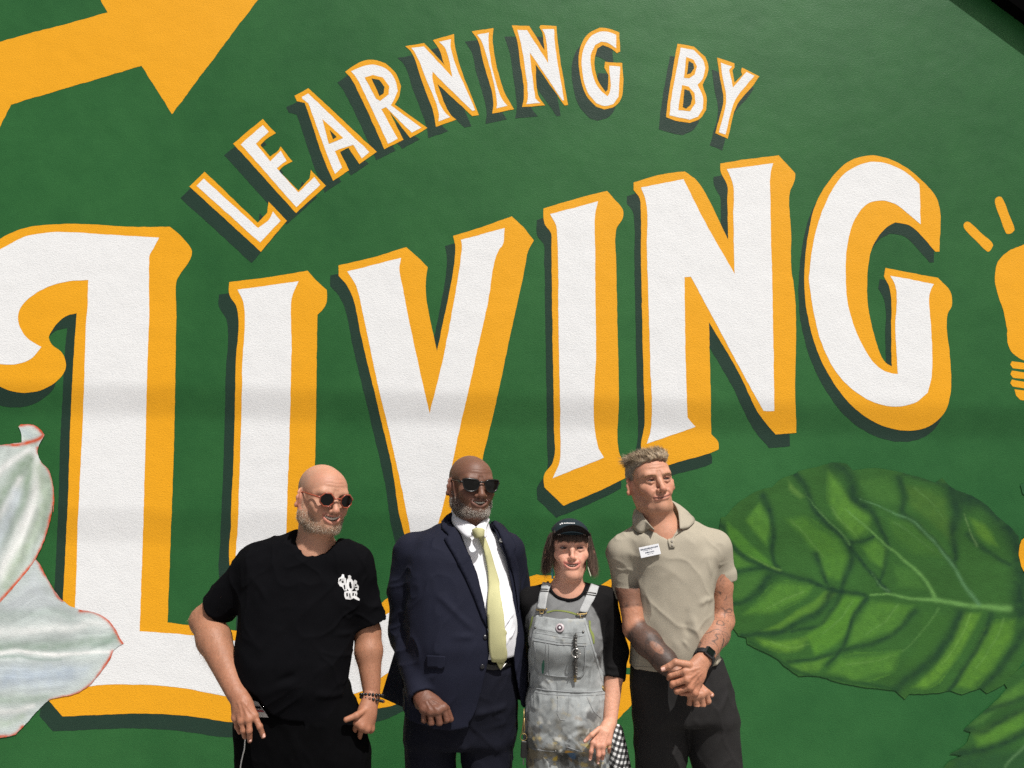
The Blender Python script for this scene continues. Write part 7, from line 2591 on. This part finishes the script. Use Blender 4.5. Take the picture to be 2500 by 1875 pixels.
    C1 = C1 * (1 - k[:, None]) + S3(50, 44, 41) * k[:, None]
    parts.append((V1, Q1, C1))
    C2, t2, k2 = ink(V2, Q2, e2, w2, 0.15, 41)
    tu2 = ((V2 - s2) @ (e2 - s2)) / ((e2 - s2) @ (e2 - s2))
    cl = sstep(-0.05, 0.2, fbm(V2 + 5, 11, 2) + 0.25)
    reg = np.maximum(sstep(1.05, 0.9, tu2) * 0.75, sstep(0.1, 0.2, t2) * sstep(0.98, 0.88, t2)) * cl
    k = np.clip(k2 * reg * 1.1 + 0.15 * reg, 0, 0.85)
    C2 = C2 * (1 - k[:, None]) + S3(70, 62, 58) * k[:, None]
    hand = sstep(w2[2] + 0.0, w2[2] - 0.05, V2[:, 2])[:, None] * 0.4
    C2 = C2 * (1 - hand) + S3(184, 122, 94) * hand
    parts.append((V2, Q2, C2))
    v = Vol(at(1530, 1780, d) - [0.1, 0.2, 0.1], at(1780, 1330, d) + [0.1, 0.2, 0.1], 0.016)
    v.loft(rowsw(d, [(1350, 1590, 1680, .05, 0), (1400, 1580, 1710, .07, 0), (1600, 1580, 1720, .09, 0), (1760, 1590, 1740, .08, 0)]))
    V, Q = v.mesh()
    parts.append((V, Q, np.tile(base, (len(V), 1))))
    V, Q, C = join(parts)
    link('body', mesh_np('body', V, Q, C), M_SKIN, root)
    h.eyeballs(root, np.array([0.07, 0.10, 0.12]))
    h.brows(root, 150, 0.006)
    nails('finger_nails', [(at(*Z([(403, 1046)])[0], d - 0.268 - 0.0075), np.array([-0.15, -1, 0.3]), np.array([-1.0, 0, -0.3]), 0.0062),
                           (at(*Z([(700, 1205)])[0], d - 0.235 - 0.0005), np.array([0.1, -1, 0.25]), np.array([1.0, 0, -0.4]), 0.0058)], root, M_NAIL)
    # hair: a combed mass on top, short at the sides, with single hairs over it
    r = np.random.default_rng(12)
    S_ = h.s
    v = Vol(h.c - [0.13, 0.13, 0.06], h.c + [0.13, 0.15, 0.17], 0.0026)
    v.el(h.W((0, 0.026, 0.028)), S_ * np.array([0.0790, 0.1015, 0.0835]), h.M, 0.01)
    v.el(h.W((-0.004, 0.000, 0.079)), S_ * np.array([0.063, 0.082, 0.034]), h.M, 0.02)
    v.el(h.W((0.006, -0.052, 0.087)), S_ * np.array([0.055, 0.032, 0.025]), h.M, 0.02)
    v.el(h.W((0.028, -0.058, 0.088)), S_ * np.array([0.027, 0.023, 0.019]), h.M, 0.02)
    v.el(h.W((-0.046, 0.005, 0.072)), S_ * np.array([0.028, 0.060, 0.030]), h.M, 0.02)
    # hairline: keep only what lies above and behind it
    X, Y, Z_ = v.ax[0][:, None, None], v.ax[1][None, :, None], v.ax[2][None, None, :]
    qx, qy, qz = [((X - h.c[0]) * h.M[0, i] + (Y - h.c[1]) * h.M[1, i] + (Z_ - h.c[2]) * h.M[2, i]) / S_ for i in range(3)]
    ln = np.interp(qy.ravel(), [-0.13, -0.085, -0.066, -0.052, -0.036, -0.022, -0.010, 0.0, 0.05, 0.10], [0.080, 0.0765, 0.070, 0.058, 0.040, 0.020, 0.000, 0.010, -0.035, -0.05]).reshape(qy.shape)
    v.F = -smin(-v.F, -(ln - qz).astype(np.float32), 0.004)
    TV, TQ = finish(v, 1)
    TN = vnormals(TV, TQ)
    ql = h.loc(TV)
    topn = sstep(0.055, 0.085, ql[:, 2])
    flow = np.array([-0.45, 0.80, 0.0])
    sw = np.stack([ql[:, 0] * 1.0 + ql[:, 1] * 0.55, (ql[:, 1] - ql[:, 0] * 0.55) * 0.16, ql[:, 2] * 0.45], 1)
    st = fbm(sw, 150, 3)
    TV = TV + TN * ((0.0042 * topn + 0.0008) * st)[:, None]
    cA, cB, cC = S3(172, 152, 124), S3(112, 95, 76), S3(134, 124, 112)
    t_ = np.clip(0.5 + 0.75 * fbm(sw + 3, 210, 3), 0, 1)[:, None]
    TC = (cA * t_ + cB * (1 - t_)) * topn[:, None] + (cC * (0.72 + 0.45 * t_)) * (1 - topn[:, None])
    hair = link('hair', mesh_np('hair', TV, TQ, TC), M_HAIR, root)
    n = 9000
    ok = (topn * 0.9 + 0.25)
    ok = ok / ok.sum()
    idx = r.choice(len(TV), n, p=ok)
    qi = ql[idx]
    tp = topn[idx]
    fr_ = sstep(0.0, -0.07, qi[:, 1])
    D = TN[idx] * 0.10 + (h.M @ np.array([-0.35, 0.75, 0.10]))[None] * tp[:, None] + (h.M @ np.array([0.0, 0.45, -0.55]))[None] * (1 - tp)[:, None] + (h.M @ np.array([0.25, -0.35, 0.42]))[None] * (fr_ * tp)[:, None]
    fly = sstep(-0.045, -0.070, qi[:, 0]) * sstep(0.045, 0.07, qi[:, 2])
    D = D + (h.M @ np.array([-0.8, 0.0, 0.12]))[None] * fly[:, None]
    clump = np.stack([fbm(TV[idx] + o_, 60, 2) for o_ in (0, 20, 40)], 1) * 0.35
    L_ = (0.005 + 0.012 * tp) * S_ * (1 + 0.5 * fly)
    g = r.random((n, 1))
    cols = np.where(g < 0.4, S3(182, 164, 136), np.where(g < 0.75, S3(138, 116, 92), S3(92, 76, 60)))
    cols = cols * tp[:, None] + S3(132, 118, 100) * (1 - tp[:, None])
    Vb, Fb, Cb = strands(TV[idx] - TN[idx] * 0.001, D + clump, L_, 0.0010, 0.18, 0.0, 4, 12, cols * r.uniform(0.8, 1.15, (n, 1)), 0.07)
    props(link('loose_hair', mesh_np('loose_hair', Vb, Fb, Cb), M_HAIR, hair), kind='stuff')

    # polo shirt
    v = Vol(at(1465, 1660, d) - [0.02, 0.22, 0.0], at(1815, 1240, d) + [0.02, 0.2, 0.03], 0.0045)
    TR = rowsw(d, [(1288, 1570, 1690, .06, .01), (1312, 1532, 1728, .09, .005), (1350, 1530, 1748, .112, 0), (1400, 1545, 1745, .122, 0), (1450, 1550, 1738, .125, -.002), (1520, 1546, 1738, .128, -.005), (1580, 1540, 1748, .132, -.008),
                   (1625, 1538, 1764, .130, -.004), (1660, 1538, 1768, .128, 0)])
    v.loft(TR, -0.05, 2.4)
    v.rc(at(1572, 1300, d + .02), at(1524, 1348, d + .01), 0.046, 0.058, 0.05)
    v.rc(at(1676, 1296, d + .02), at(1742, 1334, d + .01), 0.046, 0.058, 0.05)
    v.rc(at(1588, 1332, d - 0.035), at(1676, 1330, d - 0.035), 0.056, 0.056, 0.04)
    ea, eb = at(1533, 1455, d + .015), at(1762, 1419, d + .02)
    cc(v, sh, ea, 0.062, 0.054, 0.03)
    cc(v, s2 + np.array([-0.01, 0, 0]), eb, 0.062, 0.054, 0.03)
    for a_, b_ in ((sh, ea), (s2, eb)):
        u = (b_ - a_) / np.linalg.norm(b_ - a_)
        v.rc(b_ - u * 0.0, b_ + u * 0.08, 0.0475, 0.050, 0.003, 'sub')
        # ribbed sleeve band
        cc(v, b_ - u * 0.026, b_ - u * 0.0, 0.0590, 0.0575, 0.001)
        v.rc(b_ + u * 0.012, b_ + u * 0.08, 0.050, 0.052, 0.002, 'sub')
    clip_px(v, Z([(262, 40), (285, 110), (340, 180), (395, 225), (437, 252), (462, 232), (500, 180), (520, 120), (490, 40), (470, 0), (280, 0)]), None, d - 0.085, 'out')
    clip_px(v, Z([(150, 1068), (300, 1066), (450, 1062), (600, 1040), (780, 1010), (850, 1000), (850, 1200), (150, 1200)]), None, d - 0.10, 'out')
    SV, SQ = finish(v, 2)
    SN = vnormals(SV, SQ)
    D = 0.0030 * fbm(SV * np.array([1, 1, 0.6]), 10, 3) + drape(SV, 0.0050, 9, 0.35, 0.28, 1.0) + drape(SV, 0.0035, 12, -0.8, 0.3, 4.0)
    for w_, amp, pts in ((0.012, -0.007, [(250, 520, -.1), (300, 480, -.12), (370, 470, -.13)]), (0.012, 0.006, [(240, 560, -.09), (310, 540, -.12), (400, 520, -.13)]), (0.012, -0.006, [(300, 740, -.11), (340, 680, -.13), (400, 640, -.14)]),
                         (0.012, 0.006, [(640, 900, -.1), (600, 800, -.13), (590, 700, -.14)]), (0.012, -0.006, [(560, 850, -.12), (540, 760, -.14), (560, 660, -.14)]), (0.010, 0.006, [(700, 600, -.06), (660, 620, -.11), (620, 660, -.13)]),
                         (0.010, 0.006, [(200, 300, -.07), (215, 420, -.08), (245, 560, -.08)]), (0.010, 0.006, [(690, 250, -.09), (685, 380, -.1), (685, 500, -.08)]), (0.012, 0.006, [(180, 960, -.04), (230, 990, -.1), (330, 1000, -.13)]),
                         (0.012, 0.006, [(740, 930, -.06), (700, 960, -.11), (640, 1000, -.13)]), (0.010, 0.005, [(210, 890, -.05), (260, 880, -.1), (330, 850, -.12)]), (0.012, -0.005, [(420, 420, -.13), (430, 560, -.14), (420, 700, -.14)])):
        D += ridge(SV, AT(Z3(pts), d), w_, amp)
    for w_, amp, pts in ((0.006, 0.004, [(230, 330, -.1), (290, 380, -.12), (350, 460, -.13)]), (0.005, 0.0035, [(255, 470, -.1), (300, 520, -.12), (360, 560, -.13)]), (0.006, 0.004, [(680, 330, -.1), (630, 400, -.12), (600, 480, -.13)]),
                         (0.005, -0.004, [(270, 620, -.1), (320, 600, -.12), (380, 600, -.13)]), (0.006, 0.004, [(700, 700, -.08), (650, 740, -.11), (600, 820, -.13)]), (0.005, 0.004, [(230, 830, -.08), (280, 900, -.12), (340, 960, -.13)]),
                         (0.005, 0.004, [(90, 420, -.03), (150, 440, -.05), (220, 430, -.06)]), (0.005, 0.004, [(100, 500, -.03), (160, 520, -.05), (230, 500, -.06)]), (0.005, 0.004, [(700, 380, -.06), (750, 400, -.05), (810, 380, -.03)]),
                         (0.007, 0.004, [(440, 320, -.14), (445, 430, -.14), (450, 560, -.14)]), (0.006, 0.004, [(600, 960, -.12), (560, 920, -.13), (520, 860, -.14)])):
        D += ridge(SV, AT(Z3(pts), d), w_, amp)
    # ribbed hem
    hem = at(1650, 1618, d - 0.1)[2]
    SV = SV + SN * D[:, None]
    polo = link('polo_shirt', mesh_np('polo_shirt', SV, SQ), M_KHAKI, root)
    sf = Surf((SV, SQ))
    lay = lambda l, up_: np.array([sf.hit(x, y, up_, d)[0] for x, y in Z(l)])
    ruled('collar', AT(Z3([(300, 5, .06), (262, 35, .03), (275, 85, -.03), (310, 140, -.075), (348, 182, -.105)]), d),
          np.vstack([AT(Z3([(225, 66, .06)]), d), lay([(212, 122), (224, 176), (262, 214), (344, 190)], 0.006)]), M_KHAKI, polo, 0.003, 0.003)
    ruled('collar', AT(Z3([(440, 0, .06), (470, 28, .03), (492, 70, -.02), (500, 120, -.06), (505, 180, -.095)]), d),
          np.vstack([AT(Z3([(505, 36, .06)]), d), lay([(552, 76), (594, 134), (562, 176), (520, 188)], 0.006)]), M_KHAKI, polo, 0.003, 0.003)
    ruled('collar', AT(Z3([(262, 38, .03), (285, 8, .07), (350, -12, .09), (420, -10, .085), (468, 22, .045), (494, 62, .005)]), d),
          AT(Z3([(250, 130, .03), (275, 110, .07), (350, 90, .09), (420, 90, .085), (505, 130, .045), (536, 170, .005)]), d), M_KHAKI, polo, 0.003, 0.0)
    pk = decal('placket', sf, [Z([(428, 244), (452, 246), (512, 200), (506, 186), (470, 240), (474, 298), (440, 300)])], M_KHAKI, polo, 0.0025, d, 4)
    thicken(pk, 0.003)
    for x_, y_ in ((455, 262), (456, 286)):
        p, n = sf.hit(*Z([(x_, y_)])[0], 0.005, d)
        disc('button', p, n, 0.0045, 0.002, simple('horn_button', (0.16, 0.14, 0.11, 1), 0.35), polo)
    tubes('seam', [(sf.path(np.array(Z(l), float), 0.0004, 6, d), 0.0013) for l in ([(195, 1030), (330, 1036), (450, 1030)], [(640, 1000), (770, 985)])], M_KHAKI, polo, 5)
    # name tag, pinned at a slant
    p, n = sf.hit(*Z([(321, 317)])[0], 0.007, d)
    R0 = rot(0, 0, -11)
    yv = -n / np.linalg.norm(n)
    xv = R0[:, 0] - yv * (R0[:, 0] @ yv); xv /= np.linalg.norm(xv)
    R = np.stack([xv, yv, np.cross(xv, yv)], 1)
    tag = block('name_tag', p, (0.0365, 0.0022, 0.0190), R, M_TAG, root, 0.3, 2)
    rr = np.random.default_rng(4)
    marks = []
    for row, (zc, hh, x0, x1, cw) in enumerate(((0.0095, 0.0030, -0.030, 0.032, 0.0032), (0.0040, 0.0011, -0.022, 0.010, 0.0020), (-0.0040, 0.0026, -0.016, 0.016, 0.0030), (-0.0105, 0.0012, -0.010, 0.010, 0.0022))):
        x = x0
        while x < x1:
            w_ = cw * rr.uniform(0.5, 1.0)
            if rr.random() > 0.14:
                c = p + R @ np.array([x, -0.0026, zc])
                V = np.array([c + R @ np.array([sx * w_ * 0.42, 0, sz * hh * rr.uniform(0.6, 1)]) for sx, sz in ((-1, -1), (1, -1), (1, 1), (-1, 1))])
                marks.append((V, np.array([[0, 1, 2, 3]])))
            x += cw
    V, F, _ = join(marks)
    props(link('tag_print', mesh_np('tag_print', V, F, smooth=False), M_TAGINK, tag), kind='stuff')
    # watch
    u = (w2 - e2) / np.linalg.norm(w2 - e2)
    wc = w2 - u * 0.012
    a1 = np.cross(u, [0, -1, 0]); a1 /= np.linalg.norm(a1)
    a2 = np.cross(u, a1)
    if a2[1] > 0: a2 = -a2
    strap = []
    for kk in (-1, 0, 1):
        strap.append((np.array([wc + u * kk * 0.0075 + (a1 * math.cos(t) + a2 * math.sin(t)) * 0.0325 for t in np.linspace(0, 2 * math.pi, 30)]), 0.0048))
    wt = tubes('wrist_watch', strap, M_RUBBER, root, 6)
    nn = a2 * 0.92 + a1 * 0.25
    nn /= np.linalg.norm(nn)
    R = np.stack([np.cross(u, nn), nn, u], 1)
    cse = wc + nn * 0.036
    block('watch_case', cse, (0.0185, 0.0065, 0.0215), R, M_RUBBER, wt, 0.7, 3)
    block('watch_glass', cse + nn * 0.0058, (0.0135, 0.0015, 0.0165), R, M_GLASSBLK, wt, 0.5, 2)
    # trousers
    trousers('trousers', root, d, [(1590, 1552, 1752, .115, 0), (1625, 1542, 1768, .122, 0), (1660, 1537, 1782, .126, 0), (1710, 1541, 1792, .128, 0), (1755, 1546, 1800, .124, 0)],
             [(1612, 1765, 1612, 2040), (1738, 1765, 1772, 2040)], M_CHARCOAL, rl=(0.098, 0.078, 0.062), top=(1650, 1592),
             folds=[(0.012, 0.007, [(1700, 1790, -.1), (1740, 1830, -.14), (1790, 1870, -.12)]), (0.010, 0.006, [(1690, 1750, -.13), (1720, 1790, -.14), (1770, 1830, -.13)]), (0.012, 0.006, [(1560, 1680, -.1), (1580, 1740, -.13), (1590, 1800, -.12)]),
                    (0.012, 0.006, [(1640, 1760, -.14), (1620, 1800, -.13), (1600, 1860, -.12)]), (0.010, 0.006, [(1780, 1680, -.08), (1760, 1740, -.12), (1750, 1800, -.13)])])
    for x, yw in ((-0.12, -10), (0.20, 16)):
        shoe(root, root.location.x + x, d - 0.01, yw, M_SHOE)
    return root


def scalp(q):
    """hair-bearing scalp of a short haircut"""
    x, y, z = q.T
    ax = np.abs(x)
    line = np.interp(y, [-0.10, -0.085, -0.06, -0.035, -0.02, 0.0, 0.06, 0.10], [0.090, 0.080, 0.068, 0.050, 0.012, 0.012, -0.03, -0.04])
    line = np.where((ax < 0.035), np.maximum(line, 0.068), line)
    m = sstep(-0.004, 0.006, z - line)
    return m * (1 - sstep(0.078, 0.081, ax))


person_polo()
